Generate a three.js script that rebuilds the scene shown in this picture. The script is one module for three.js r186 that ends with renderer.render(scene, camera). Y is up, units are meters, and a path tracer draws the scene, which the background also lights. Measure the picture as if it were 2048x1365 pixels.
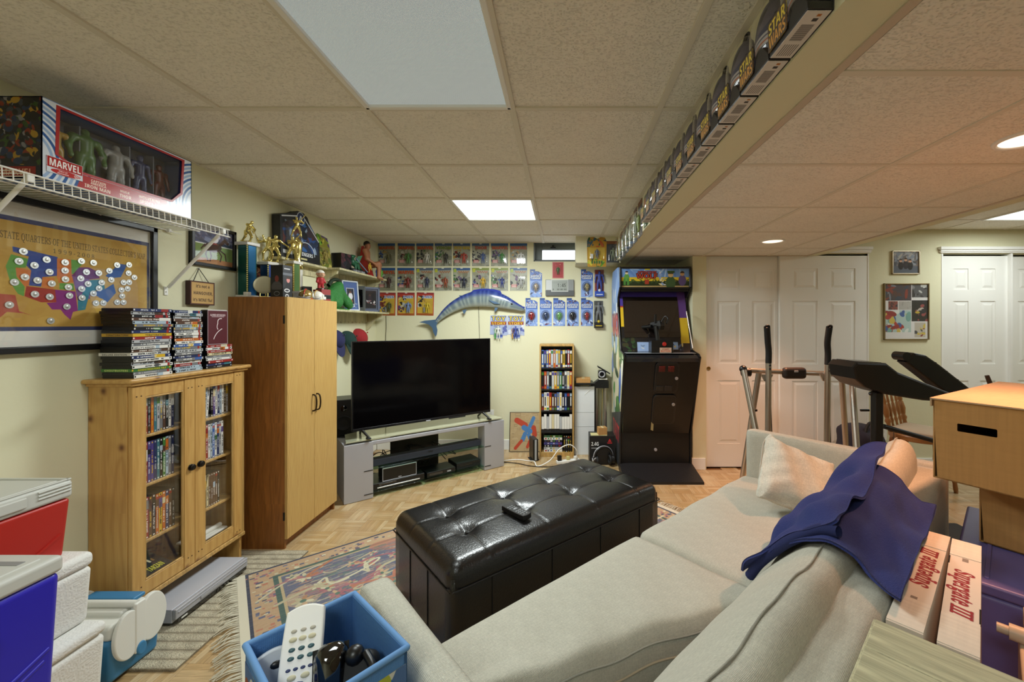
import * as THREE from 'three';
import { RoundedBoxGeometry } from 'three/addons/geometries/RoundedBoxGeometry.js';
import { mergeGeometries, mergeVertices } from 'three/addons/utils/BufferGeometryUtils.js';
import { MarchingCubes } from 'three/addons/objects/MarchingCubes.js';
import { RectAreaLightUniformsLib } from 'three/addons/lights/RectAreaLightUniformsLib.js';

// ---------------------------------------------------------------- camera, daylight, exposure
const scene = new THREE.Scene();
const renderer = new THREE.WebGLRenderer({ antialias: true });
renderer.toneMapping = THREE.LinearToneMapping;
renderer.toneMappingExposure = 1.08;
renderer.shadowMap.enabled = true;
const EYE = 1.384;                                        // lens height above the floor, metres
const camera = new THREE.PerspectiveCamera(82.22, 2248 / 1434, 0.05, 60);
camera.position.set(0, EYE, 0);
camera.setViewOffset(2248, 1434, 0, 69, 2048, 1365);      // a shift lens: level camera, upright verticals
scene.add(camera);
scene.background = new THREE.Color(2.6, 2.8, 3.0);        // overcast sky seen through the small window
RectAreaLightUniformsLib.init();
const MAIN = 2.279, SOFFIT = 2.03;                        // ceiling heights
const WHITE_LIGHT = 0xeef6f5, WARM_LIGHT = 0xffb285;
const POWER = { far: 48, near: 14, right: 12, rear: 20, can: 9 };
function panelLight(x, y, d, w, l, power) {
  const a = new THREE.RectAreaLight(WHITE_LIGHT, power, w, l);
  a.position.set(x, y, -d); a.rotation.x = -Math.PI / 2; a.name = 'panel_light'; a.castShadow = true; scene.add(a);
}
function canLight(x, y, d, power) {
  const s = new THREE.SpotLight(WARM_LIGHT, power, 0, 0.85, 0.9, 2);
  s.position.set(x, y, -d); s.target.position.set(x, 0, -d); s.castShadow = true; s.shadow.radius = 3; s.name = 'can_lamp';
  scene.add(s, s.target);
}
panelLight(-0.5085, MAIN - 0.03, 3.23, 0.57, 0.57, POWER.far);
panelLight(-0.507, MAIN - 0.03, 1.395, 0.57, 0.57, POWER.near);
panelLight(3.895, MAIN - 0.03, 3.23, 0.57, 0.57, POWER.right);
panelLight(-0.507, MAIN - 0.03, -0.74, 0.57, 0.57, POWER.rear);                 // out of view behind the camera, placed to light the foreground
panelLight(3.895, MAIN - 0.03, 0.79, 0.57, 0.57, POWER.right);  // also out of view, on the closet side, placed to light the foreground
for (const [x, d] of [[1.64, 3.2], [1.62, 1.43]]) canLight(x, SOFFIT - 0.012, d, POWER.can);

// ---------------------------------------------------------------- helpers
let seed = 7;
const rnd = () => { seed = (seed * 1664525 + 1013904223) >>> 0; return seed / 4294967296; };
const rr = (a, b) => a + (b - a) * rnd();
const pick = (a) => a[Math.floor(rnd() * a.length) % a.length];
const PI = Math.PI, V3 = (x, y, z) => new THREE.Vector3(x, y, z), rad = (d) => d * PI / 180;
const used = new Map();
function numbered(n) { const k = used.get(n) || 0; used.set(n, k + 1); return k ? n + '_' + String(k).padStart(3, '0') : n; }
function uvBox(g, s = 1) {                                  // uv in metres from the facing direction of each face
  if (g.index) g = g.toNonIndexed();
  const p = g.attributes.position, n = p.count, uv = new Float32Array(n * 2), a = V3(), b = V3(), c = V3(), e = V3(), f = V3();
  for (let i = 0; i < n; i += 3) {
    a.fromBufferAttribute(p, i); b.fromBufferAttribute(p, i + 1); c.fromBufferAttribute(p, i + 2);
    const m = e.subVectors(b, a).cross(f.subVectors(c, a)), ax = Math.abs(m.x), ay = Math.abs(m.y), az = Math.abs(m.z);
    [a, b, c].forEach((q, k) => {
      const o = (i + k) * 2;
      if (ax >= ay && ax >= az) { uv[o] = q.z * s; uv[o + 1] = q.y * s; } else if (ay >= az) { uv[o] = q.x * s; uv[o + 1] = q.z * s; } else { uv[o] = q.x * s; uv[o + 1] = q.y * s; }
    });
  }
  g.setAttribute('uv', new THREE.BufferAttribute(uv, 2));
  return g;
}
const clean = (g) => { g = g.index ? g.toNonIndexed() : g; for (const k of Object.keys(g.attributes)) if (!['position', 'normal', 'uv'].includes(k)) g.deleteAttribute(k); if (!g.attributes.uv) g = uvBox(g); return g; };
const join = (gs) => gs.length === 1 ? gs[0] : mergeGeometries(gs.map(clean), false);
function bx(w, h, d, x = 0, y = 0, z = 0, r = 0) {           // box centred at x, y, z; r rounds its edges
  const g = uvBox(r ? new RoundedBoxGeometry(w, h, d, 2, Math.min(r, w / 2.02, h / 2.02, d / 2.02)) : new THREE.BoxGeometry(w, h, d));
  return g.translate(x, y, z);
}
const bxc = (x0, x1, y0, y1, z0, z1, r = 0) => bx(Math.abs(x1 - x0), Math.abs(y1 - y0), Math.abs(z1 - z0), (x0 + x1) / 2, (y0 + y1) / 2, (z0 + z1) / 2, r);
const cyl = (r0, r1, h, x = 0, y = 0, z = 0, n = 20) => new THREE.CylinderGeometry(r1, r0, h, n).translate(x, y, z);
function rod(a, b, r, n = 8, r2 = r) {                       // round bar between two points
  const A = V3(...a), B = V3(...b), g = new THREE.CylinderGeometry(r2, r, A.distanceTo(B), n);
  g.applyQuaternion(new THREE.Quaternion().setFromUnitVectors(V3(0, 1, 0), B.clone().sub(A).normalize()));
  return g.translate((A.x + B.x) / 2, (A.y + B.y) / 2, (A.z + B.z) / 2);
}
const tube = (pts, r, seg = 40, n = 8) => new THREE.TubeGeometry(new THREE.CatmullRomCurve3(pts.map((p) => V3(...p))), seg, r, n);
const ball = (r, x = 0, y = 0, z = 0, n = 16) => new THREE.SphereGeometry(r, n, Math.max(8, n * 0.6 | 0)).translate(x, y, z);
const lathe = (pts, n = 28) => new THREE.LatheGeometry(pts.map((p) => new THREE.Vector2(...p)), n);
function shapeOf(pts) { const s = new THREE.Shape(); pts.forEach((p, i) => i ? s.lineTo(p[0], p[1]) : s.moveTo(p[0], p[1])); s.closePath(); return s; }
function extr(pts, depth, bevel = 0, curve = 10) {           // outline in x, y pushed along z
  const s = pts instanceof THREE.Shape ? pts : shapeOf(pts);
  return uvBox(new THREE.ExtrudeGeometry(s, { depth, bevelEnabled: bevel > 0, bevelSize: bevel, bevelThickness: bevel, bevelSegments: 2, curveSegments: curve }));
}
function roundRect(w, h, r, x = 0, y = 0) {
  const s = new THREE.Shape(), a = x - w / 2, b = y - h / 2;
  s.moveTo(a + r, b); s.lineTo(a + w - r, b); s.absarc(a + w - r, b + r, r, -PI / 2, 0); s.lineTo(a + w, b + h - r); s.absarc(a + w - r, b + h - r, r, 0, PI / 2);
  s.lineTo(a + r, b + h); s.absarc(a + r, b + h - r, r, PI / 2, PI); s.lineTo(a, b + r); s.absarc(a + r, b + r, r, PI, 1.5 * PI);
  return s;
}
function smooth(g) { g.deleteAttribute('uv'); g.deleteAttribute('normal'); g = mergeVertices(g, 1e-5); g.computeVertexNormals(); return uvBox(g); }
function softBox(w, h, d, r, o = {}) {                       // upholstery: rounded, puffed, a little uneven
  const s = o.seg || 0.03, nx = Math.max(4, Math.min(60, w / s | 0)), ny = Math.max(4, Math.min(60, h / s | 0)), nz = Math.max(4, Math.min(60, d / s | 0));
  const g = new THREE.BoxGeometry(w, h, d, nx, ny, nz), p = g.attributes.position, v = V3(), c = V3();
  for (let i = 0; i < p.count; i++) {
    v.fromBufferAttribute(p, i);
    const X = 2 * v.x / w, Y = 2 * v.y / h, Z = 2 * v.z / d;
    c.set(THREE.MathUtils.clamp(v.x, -w / 2 + r, w / 2 - r), THREE.MathUtils.clamp(v.y, -h / 2 + r, h / 2 - r), THREE.MathUtils.clamp(v.z, -d / 2 + r, d / 2 - r));
    const q = v.clone().sub(c); if (q.lengthSq() > 0) v.copy(c).addScaledVector(q.normalize(), r);
    const e = (a) => Math.max(0, 1 - a * a * a * a);
    v.y += (o.puffY || 0) * Y * e(X) * e(Z); v.z += (o.puffZ || 0) * Z * e(X) * e(Y); v.x += (o.puffX || 0) * X * e(Y) * e(Z);
    if (o.warp) o.warp(v, X, Y, Z);
    p.setXYZ(i, v.x, v.y, v.z);
  }
  return smooth(g);
}
function atlasBox(w, h, d, faces, x = 0, y = 0, z = 0) {     // faces: px nx py ny pz nz -> rectangle of a print sheet; the rest take faces.all
  const g = new THREE.BoxGeometry(w, h, d), uv = g.attributes.uv;
  ['px', 'nx', 'py', 'ny', 'pz', 'nz'].forEach((f, k) => {
    const r = faces[f] || faces.all;
    for (let i = 0; i < 4; i++) { let a = uv.getX(k * 4 + i), b = uv.getY(k * 4 + i); if (r.turn) [a, b] = [b, 1 - a]; uv.setXY(k * 4 + i, r.u0 + (r.u1 - r.u0) * a, r.v0 + (r.v1 - r.v0) * b); }
  });
  return g.translate(x, y, z);
}
const turned = (r) => ({ ...r, turn: true });
function sheet(w, h, r, x = 0, y = 0, z = 0, t = 0.0012) { return atlasBox(w, h, t, { pz: r, all: r.plain || r }, x, y, z); }   // thin print facing +z
// scene graph
function mesh(name, geos, m, parent, label) {
  const g = Array.isArray(geos) ? join(geos) : geos, o = new THREE.Mesh(g, m);
  o.castShadow = o.receiveShadow = true;
  o.name = parent ? name : numbered(name); (parent || scene).add(o);
  if (label) o.userData.label = label;
  return o;
}
function tag(o, label, category, group) { o.userData.label = label; o.userData.category = category; if (group) o.userData.group = group; return o; }
function thing(name, label, category, x = 0, y = 0, d = 0, turn = 0, group) {
  const o = new THREE.Group(); o.name = numbered(name); scene.add(o); o.position.set(x, y, -d); o.rotation.y = turn;
  return tag(o, label, category, group);
}
function solid(name, geos, m, label, category, x = 0, y = 0, d = 0, turn = 0, group) {   // a thing of one mesh
  const o = mesh(name, geos, m); o.position.set(x, y, -d); o.rotation.y = turn; return tag(o, label, category, group);
}
function struct(name, geos, m, parent) { const o = mesh(name, geos, m, parent); if (!parent) o.userData.kind = 'structure'; return o; }
function again(o, label, x, y, d, turn) { const c = o.clone(); c.name = numbered(o.name.replace(/_\d{3}$/, '')); scene.add(c); c.position.set(x, y, -d); if (turn !== undefined) c.rotation.y = turn; c.userData = { ...o.userData, label }; return c; }
const ORD = 'first second third fourth fifth sixth seventh eighth ninth tenth eleventh twelfth thirteenth fourteenth fifteenth sixteenth seventeenth eighteenth nineteenth twentieth twenty-first twenty-second twenty-third twenty-fourth twenty-fifth'.split(' ');

// ---------------------------------------------------------------- textures
function hash(x, y, s) { let h = (x * 374761393 + y * 668265263 + s * 1442695041) | 0; h = Math.imul(h ^ (h >>> 13), 1274126177); return ((h ^ (h >>> 16)) >>> 0) / 4294967296; }
function vnoise(x, y, px, py, s) {                            // value noise that repeats every px, py cells
  const xi = Math.floor(x), yi = Math.floor(y), fx = x - xi, fy = y - yi, w = (a, n) => ((a % n) + n) % n, u = fx * fx * (3 - 2 * fx), v = fy * fy * (3 - 2 * fy);
  const q = (i, j) => hash(w(xi + i, px), w(yi + j, py), s);
  return (q(0, 0) * (1 - u) + q(1, 0) * u) * (1 - v) + (q(0, 1) * (1 - u) + q(1, 1) * u) * v;
}
function fbm(x, y, p, s, oct = 4) { let a = 0.5, t = 0, f = 1; for (let i = 0; i < oct; i++) { t += a * vnoise(x * f, y * f, p * f, p * f, s + i); a *= 0.5; f *= 2; } return t; }
function dataTex(w, h, fn, color) {                           // fn(u, v) -> value or [r, g, b] in 0..1
  const d = new Uint8Array(w * h * 4);
  for (let j = 0; j < h; j++) for (let i = 0; i < w; i++) { const c = fn(i / w, j / h), o = (j * w + i) * 4, A = Array.isArray(c); for (let k = 0; k < 3; k++) d[o + k] = Math.max(0, Math.min(255, (A ? c[k] : c) * 255)); d[o + 3] = 255; }
  const t = new THREE.DataTexture(d, w, h); t.wrapS = t.wrapT = THREE.RepeatWrapping; t.magFilter = t.minFilter = THREE.LinearFilter; if (color) t.colorSpace = THREE.SRGBColorSpace; t.needsUpdate = true; return t;
}
const rep = (t, sx, sy = sx) => { const c = t.clone(); c.repeat.set(sx, sy); c.needsUpdate = true; return c; };
const mix = (a, b, t) => a.map((v, i) => v + (b[i] - v) * t);
const hexc = (h) => [(h >> 16 & 255) / 255, (h >> 8 & 255) / 255, (h & 255) / 255];
const T = {};
T.tileBump = dataTex(512, 512, (u, v) => { const a = vnoise(u * 64, v * 128, 64, 128, 3), b = vnoise(u * 128, v * 180, 128, 180, 5); return 1 - Math.max(0, Math.max(a, b) - 0.62) * 2.4; });
T.tileCol = dataTex(512, 512, (u, v) => { const a = vnoise(u * 64, v * 128, 64, 128, 3), b = vnoise(u * 128, v * 180, 128, 180, 5), k = Math.max(0, Math.max(a, b) - 0.7) * 1.6; return mix([0.95, 0.93, 0.88], [0.76, 0.735, 0.68], Math.min(1, k)).map((c) => c + (fbm(u * 6, v * 6, 6, 9) - 0.47) * 0.03); }, true);
T.plaster = dataTex(256, 256, (u, v) => fbm(u * 24, v * 24, 24, 21));
T.weave = dataTex(256, 256, (u, v) => { const a = Math.sin(u * 64 * PI) * 0.5 + 0.5, b = Math.sin(v * 64 * PI) * 0.5 + 0.5; return 0.35 * a + 0.35 * b + 0.5 * vnoise(u * 90, v * 20, 90, 20, 4) * vnoise(u * 20, v * 90, 20, 90, 8); });
T.weaveCol = dataTex(256, 256, (u, v) => { const n = 0.9 + 0.2 * (vnoise(u * 110, v * 12, 110, 12, 4) * 0.5 + vnoise(u * 12, v * 110, 12, 110, 8) * 0.5 - 0.5) + 0.02 * fbm(u * 4, v * 4, 4, 2); return [n, n, n]; }, true);
T.leather = dataTex(512, 512, (u, v) => { const a = vnoise(u * 70, v * 70, 70, 70, 2), b = vnoise(u * 130, v * 130, 130, 130, 6); return 0.5 * a + 0.3 * b + 0.4 * fbm(u * 5, v * 5, 5, 1); });
T.grain = dataTex(512, 512, (u, v) => { const w = fbm(u * 3, v * 1, 3, 31) * 0.5, s = vnoise(u * 60 + w * 18, v * 4, 60, 4, 12), f = vnoise(u * 220, v * 12, 220, 12, 17); return 0.78 + 0.16 * s + 0.12 * f - 0.06; }, true);
T.oak = dataTex(512, 512, (u, v) => {                          // cathedral grain of the laminate wardrobe
  const x = (u * 2) % 1 - 0.5, y = v, k = x * x * 26 + y * 3 + fbm(u * 4, v * 4, 4, 41) * 1.4, ring = Math.pow(0.5 + 0.5 * Math.sin(k * 13), 3), f = vnoise(u * 200, v * 14, 200, 14, 17);
  return mix([0.80, 0.66, 0.40], [0.68, 0.51, 0.27], 0.45 * ring + 0.4 * f * 0.8); }, true);
T.pine = dataTex(1024, 1024, (u, v) => {
  let kx = 0, knot = 0;
  const board = Math.floor(u * 8), tone = hash(board, 3, 8);
  for (let i = 0; i < 22; i++) { const cx = hash(i, 1, 77), cy = hash(i, 2, 77), dx = u - cx, dy = (v - cy) * 0.8, d = Math.hypot(dx, dy); kx += Math.exp(-d * 34) * Math.sign(dx) * 0.02; knot = Math.max(knot, Math.exp(-Math.pow(d / 0.011, 2))); }
  const w = fbm(u * 4, v * 2, 4, 51), ring = Math.pow(0.5 + 0.5 * Math.sin((u * 8 + kx * 30 + w * 0.7) * 2 * PI * 3), 2), f = vnoise(u * 240, v * 16, 240, 16, 18);
  return mix(mix([0.82, 0.655, 0.385], [0.705, 0.525, 0.27], 0.38 * ring + 0.3 * f + 0.3 * tone), [0.36, 0.19, 0.08], knot * 0.85); }, true);
T.card = dataTex(256, 256, (u, v) => { const n = 0.93 + 0.05 * fbm(u * 8, v * 60, 8, 61) + 0.04 * vnoise(u * 120, v * 4, 120, 4, 3); return [n, n, n]; }, true);
T.brush = dataTex(256, 256, (u, v) => { const n = 0.86 + 0.12 * vnoise(u * 180, v * 3, 180, 3, 71); return [n, n, n]; }, true);
T.shag = dataTex(512, 512, (u, v) => { const rib = Math.pow(Math.abs(Math.sin(v * 7 * PI)), 0.35), n = vnoise(u * 120, v * 120, 120, 120, 14); return rib * (0.5 + 0.5 * n); });
T.shagCol = dataTex(512, 512, (u, v) => { const rib = Math.pow(Math.abs(Math.sin(v * 7 * PI)), 0.35), n = vnoise(u * 100, v * 140, 100, 140, 14), m = fbm(u * 10, v * 10, 10, 3); return mix([0.40, 0.35, 0.27], [0.80, 0.76, 0.66], Math.min(1, rib * 0.75 + n * 0.3)).map((c) => c * (0.86 + 0.28 * m)); }, true);
T.fleece = dataTex(256, 256, (u, v) => vnoise(u * 100, v * 100, 100, 100, 19) * 0.6 + vnoise(u * 40, v * 60, 40, 60, 29) * 0.4);
T.foam = dataTex(256, 256, (u, v) => vnoise(u * 60, v * 60, 60, 60, 39));
T.prism = dataTex(256, 256, (u, v) => 0.5 + 0.25 * (Math.sin((u + v) * 64 * PI) + Math.sin((u - v) * 64 * PI)));
const mats = new Map();
function mat(color, rough = 0.6, o = {}) {
  const k = JSON.stringify([color, rough, Object.fromEntries(Object.entries(o).map(([a, b]) => [a, b && b.isTexture ? b.uuid : b]))]);
  if (!mats.has(k)) mats.set(k, new THREE.MeshPhysicalMaterial({ color, roughness: rough, ...o }));
  return mats.get(k);
}
const W = {
  wall: mat(0xe0dcbb, 0.85, { bumpMap: rep(T.plaster, 2), bumpScale: 0.0006 }), tile: mat(0xffffff, 0.95, { map: rep(T.tileCol, 1 / 0.61), bumpMap: rep(T.tileBump, 1 / 0.61), bumpScale: 0.003 }),
  bar: mat(0xdfd8c7, 0.6), white: mat(0xf2f1ec, 0.5), door: mat(0xf0efe9, 0.45), slab: mat(0xb9b2a4, 0.9), dark: mat(0x16130f, 0.9),
  oak: mat(0xffffff, 0.42, { map: T.oak }), oakEdge: mat(0x8d6231, 0.5, { map: rep(T.grain, 2) }), oakSide: mat(0xa6692f, 0.42, { map: rep(T.grain, 2) }), pine: mat(0xffffff, 0.4, { map: T.pine, clearcoat: 0.25, clearcoatRoughness: 0.35 }), pineX: mat(0xd9ad66, 0.42, { map: rep(T.grain, 2) }),
  cream: mat(0xe6dcb0, 0.55, { map: rep(T.grain, 1) }), black: mat(0x111112, 0.35), blackMatte: mat(0x141414, 0.7), gloss: mat(0x08080a, 0.08, { clearcoat: 1, clearcoatRoughness: 0.04 }), gold: mat(0xe6d68c, 0.2, { metalness: 1 }),
  silver: mat(0xb2b2b8, 0.42, { metalness: 0.25 }), steel: mat(0xb9b2a8, 0.3, { metalness: 0.85 }), wire: mat(0xf3f1ea, 0.4), grey: mat(0x8b8b8a, 0.5),
  fabric: mat(0xcfccbc, 0.95, { map: rep(T.weaveCol, 13), bumpMap: rep(T.weave, 14), bumpScale: 0.0008, sheen: 0.3, sheenColor: new THREE.Color(0.8, 0.78, 0.7), sheenRoughness: 0.6 }),
  canvas: mat(0xe8e4d4, 0.95, { map: rep(T.weaveCol, 7), bumpMap: rep(T.weave, 8), bumpScale: 0.001 }),
  leather: mat(0x141313, 0.3, { bumpMap: rep(T.leather, 3), bumpScale: 0.0009, clearcoat: 0.25, clearcoatRoughness: 0.3 }), seam: mat(0x0c0c0c, 0.6),
  navy: mat(0x26306a, 0.98, { bumpMap: rep(T.fleece, 8), bumpScale: 0.002, sheen: 0.5, sheenColor: new THREE.Color(0.12, 0.15, 0.4), sheenRoughness: 0.6 }),
  cardboard: mat(0xbd8d52, 0.85, { map: rep(T.card, 2) }), whiteCard: mat(0xe6dccb, 0.75, { map: rep(T.card, 2) }),
  glass: mat(0xffffff, 0.02, { transmission: 1, thickness: 0, ior: 1.5 }), clear: mat(0xffffff, 0.05, { transmission: 1, thickness: 0, ior: 1.45 }), greenGlass: mat(0xcfe8dc, 0.02, { transmission: 1, thickness: 0, ior: 1.5 }),
  foam: mat(0xebeae4, 0.85, { bumpMap: rep(T.foam, 4), bumpScale: 0.001 }), plasticGrey: mat(0xc9c9c2, 0.4), red: mat(0xb92a22, 0.35), blue: mat(0x2f27b4, 0.35), teal: mat(0x3a7fae, 0.4), offWhite: mat(0xe6e6de, 0.4),
};
// print sheets: everything printed is drawn here and laid on real faces
class Sheet {
  constructor(w, h) { this.w = w; this.h = h; this.c = document.createElement('canvas'); this.c.width = w; this.c.height = h; this.g = this.c.getContext('2d'); this.x = this.y = this.row = 0; this.g.fillStyle = '#777'; this.g.fillRect(0, 0, w, h); }
  add(w, h, draw) {
    w = Math.ceil(w); h = Math.ceil(h);
    if (this.x + w + 4 > this.w) { this.x = 0; this.y += this.row; this.row = 0; }
    if (this.y + h + 4 > this.h) throw new Error('print sheet full at ' + this.y);
    const g = this.g, X = this.x + 2, Y = this.y + 2;
    g.save(); g.beginPath(); g.rect(X - 1, Y - 1, w + 2, h + 2); g.clip(); g.translate(X, Y); draw(g, w, h); g.restore();
    this.x += w + 4; this.row = Math.max(this.row, h + 4);
    return { u0: (X + 0.5) / this.w, u1: (X + w - 0.5) / this.w, v0: 1 - (Y + h - 0.5) / this.h, v1: 1 - (Y + 0.5) / this.h };
  }
  flat(color) { return this.add(6, 6, (g) => { g.fillStyle = color; g.fillRect(-2, -2, 12, 12); }); }
  material(rough, o = {}) { const t = new THREE.CanvasTexture(this.c); t.colorSpace = THREE.SRGBColorSpace; t.magFilter = THREE.LinearFilter; return new THREE.MeshPhysicalMaterial({ map: t, roughness: rough, ...o }); }
}
const bg = (g, w, h, c) => { g.fillStyle = c; g.fillRect(-2, -2, w + 4, h + 4); };
function txt(g, s, x, y, size, color, o = {}) {               // o: font, bold, align, width, outline, spread, italic
  g.save(); g.translate(x, y); if (o.rot) g.rotate(o.rot); if (o.skew) g.transform(1, 0, o.skew, 1, 0, 0);
  g.font = (o.bold === false ? '' : 'bold ') + size + 'px ' + (o.font || 'sans-serif'); g.textAlign = o.align || 'center'; g.textBaseline = 'middle';
  if (o.width) g.scale(o.width / Math.max(1, g.measureText(s).width), 1);
  if (o.outline) { g.lineWidth = o.thick || size * 0.16; g.lineJoin = 'round'; g.strokeStyle = o.outline; g.strokeText(s, 0, 0); }
  g.fillStyle = color; g.fillText(s, 0, 0); g.restore();
}
function blobs(g, x, y, w, h, n, colors, k = 1) { g.save(); g.beginPath(); g.rect(x, y, w, h); g.clip(); for (let i = 0; i < n; i++) { g.fillStyle = pick(colors); g.beginPath(); g.ellipse(x + rnd() * w, y + rnd() * h, w * rr(0.05, 0.2) * k, h * rr(0.04, 0.16) * k, rnd() * 3, 0, 7); g.fill(); } g.restore(); }
const A = new Sheet(2048, 2048), S = new Sheet(2048, 1024), MAPS = new Sheet(944, 600), ART2 = new Sheet(1024, 1024);
const MAPM = MAPS.material(0.75), ARTM = ART2.material(0.35), PRINT = A.material(0.42), SPINE = S.material(0.3), PAPER = A.material(0.75), GLOSSP = A.material(0.2);
// one continuous figure from tapered bones, meshed as a smooth field
function figureGeo(bones, k = 0.03, res = 44) {
  let lo = [9, 9, 9], hi = [-9, -9, -9];
  for (const b of bones) for (const o of [0, 4]) for (let i = 0; i < 3; i++) { lo[i] = Math.min(lo[i], b[o + i] - b[o + 3]); hi[i] = Math.max(hi[i], b[o + i] + b[o + 3]); }
  const mid = lo.map((v, i) => (v + hi[i]) / 2), half = Math.max(...hi.map((v, i) => v - lo[i])) / 2 * 1.12;
  const mc = new MarchingCubes(res, new THREE.MeshBasicMaterial(), false, false, 60000); mc.isolation = 0;
  for (let z = 0; z < res; z++) for (let y = 0; y < res; y++) for (let x = 0; x < res; x++) {
    const q = [x, y, z].map((c, i) => mid[i] + ((c - res / 2) / (res / 2)) * half); let d = 9;
    for (const b of bones) {
      const ax = b[4] - b[0], ay = b[5] - b[1], az = b[6] - b[2], px = q[0] - b[0], py = q[1] - b[1], pz = q[2] - b[2];
      const t = Math.max(0, Math.min(1, (px * ax + py * ay + pz * az) / (ax * ax + ay * ay + az * az + 1e-9))), e = Math.hypot(px - ax * t, py - ay * t, pz - az * t) - (b[3] + (b[7] - b[3]) * t);
      const hh = Math.max(k - Math.abs(d - e), 0) / k; d = Math.min(d, e) - hh * hh * k * 0.25;
    }
    mc.field[x + y * res + z * res * res] = -d;
  }
  mc.update();
  const n = mc.count, g = new THREE.BufferGeometry(), P = new Float32Array(n * 3), N = new Float32Array(n * 3);
  for (let i = 0; i < n * 3; i++) { P[i] = mid[i % 3] + mc.positionArray[i] * half; N[i] = mc.normalArray[i]; }
  g.setAttribute('position', new THREE.BufferAttribute(P, 3)); g.setAttribute('normal', new THREE.BufferAttribute(N, 3));
  return uvBox(g);
}
function body(o = {}) {                                       // a plain doll of height 1: joints may be overridden
  const j = { hip: [0, 0.5, 0], chest: [0, 0.77, 0], head: [0, 0.93, 0], la: [-0.155, 0.79, 0], le: [-0.2, 0.62, 0], lh: [-0.21, 0.46, 0.03], ra: [0.155, 0.79, 0], re: [0.2, 0.62, 0], rh: [0.21, 0.46, 0.03],
    lk: [-0.085, 0.27, 0], lf: [-0.095, 0.04, 0], rk: [0.085, 0.27, 0], rf: [0.095, 0.04, 0], fat: 1, ...o }, f = j.fat, B = (a, r, b, s) => [...a, r, ...b, s], up = (a, d) => [a[0] + d[0], a[1] + d[1], a[2] + d[2]];
  return [B(j.head, 0.062, up(j.head, [0, -0.03, 0.01]), 0.052), B(up(j.chest, [0, 0.03, 0]), 0.034, j.head, 0.03), B(j.chest, 0.085 * f, j.hip, 0.078 * f), B(j.la, 0.048 * f, j.ra, 0.048 * f), B(j.la, 0.043 * f, j.le, 0.035 * f), B(j.le, 0.035 * f, j.lh, 0.024 * f),
    B(j.lh, 0.026, up(j.lh, [0, -0.045, 0.01]), 0.018), B(j.ra, 0.043 * f, j.re, 0.035 * f), B(j.re, 0.035 * f, j.rh, 0.024 * f), B(j.rh, 0.026, up(j.rh, [0, -0.045, 0.01]), 0.018),
    B(up(j.hip, [-0.06, 0, 0]), 0.068 * f, j.lk, 0.046 * f), B(j.lk, 0.046 * f, j.lf, 0.03 * f), B(j.lf, 0.03, up(j.lf, [0, -0.015, 0.07]), 0.022), B(up(j.hip, [0.06, 0, 0]), 0.068 * f, j.rk, 0.046 * f), B(j.rk, 0.046 * f, j.rf, 0.03 * f), B(j.rf, 0.03, up(j.rf, [0, -0.015, 0.07]), 0.022)];
}
const scaled = (g, s) => g.clone().scale(s, s, s);
const FIG = {
  stand: figureGeo(body(), 0.03, 40), bulky: figureGeo(body({ fat: 1.3, la: [-0.19, 0.79, 0], ra: [0.19, 0.79, 0], le: [-0.27, 0.62, 0.02], re: [0.27, 0.62, 0.02], lh: [-0.26, 0.45, 0.06], rh: [0.26, 0.45, 0.06] }), 0.04, 40),
  seated: figureGeo(body({ hip: [0, 0.3, -0.05], chest: [0, 0.57, -0.06], head: [0, 0.74, -0.03], la: [-0.16, 0.6, -0.06], ra: [0.16, 0.6, -0.06], le: [-0.22, 0.42, -0.02], re: [0.22, 0.42, -0.02], lh: [-0.16, 0.32, 0.14], rh: [0.16, 0.32, 0.14], lk: [-0.1, 0.34, 0.2], rk: [0.1, 0.34, 0.2], lf: [-0.1, 0.04, 0.2], rf: [0.1, 0.04, 0.2] }), 0.035, 48),
  skate: figureGeo([...body({ hip: [0, 0.42, 0], chest: [0.12, 0.64, 0.04], head: [0.24, 0.77, 0.05], la: [0.06, 0.68, -0.12], ra: [0.14, 0.66, 0.17], le: [0.2, 0.52, -0.14], re: [0.26, 0.52, 0.16], lh: [0.28, 0.42, -0.02], rh: [0.34, 0.36, 0.1], lk: [-0.02, 0.22, 0.08], lf: [-0.2, 0.05, 0.02], rk: [0.16, 0.22, -0.02], rf: [0.08, 0.04, -0.04] }), [0.25, 0.5, 0, 0.014, 0.52, 0.03, 0.1, 0.014], [0.52, 0.03, 0.1, 0.016, 0.68, 0.025, 0.1, 0.016]], 0.03, 56),
  runner: figureGeo(body({ chest: [0.03, 0.76, 0.02], head: [0.05, 0.92, 0.02], le: [-0.3, 0.74, 0.05], lh: [-0.34, 0.9, 0.08], re: [0.3, 0.7, -0.05], rh: [0.42, 0.6, 0.05], lk: [-0.12, 0.32, 0.12], lf: [-0.16, 0.06, 0.02], rk: [0.16, 0.28, 0], rf: [0.1, 0.03, -0.04] }), 0.03, 52),
  batter: figureGeo([...body({ chest: [0, 0.76, 0], head: [-0.02, 0.92, 0.02], la: [-0.15, 0.78, 0.03], ra: [0.15, 0.78, 0], le: [-0.1, 0.68, 0.16], lh: [0.1, 0.76, 0.18], re: [0.25, 0.7, 0.1], rh: [0.15, 0.8, 0.18], lk: [-0.16, 0.28, 0.04], lf: [-0.24, 0.04, 0.02], rk: [0.14, 0.27, 0.02], rf: [0.17, 0.04, 0] }), [0.12, 0.78, 0.18, 0.014, 0.32, 1.08, 0.12, 0.024]], 0.03, 56),
};
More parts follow.
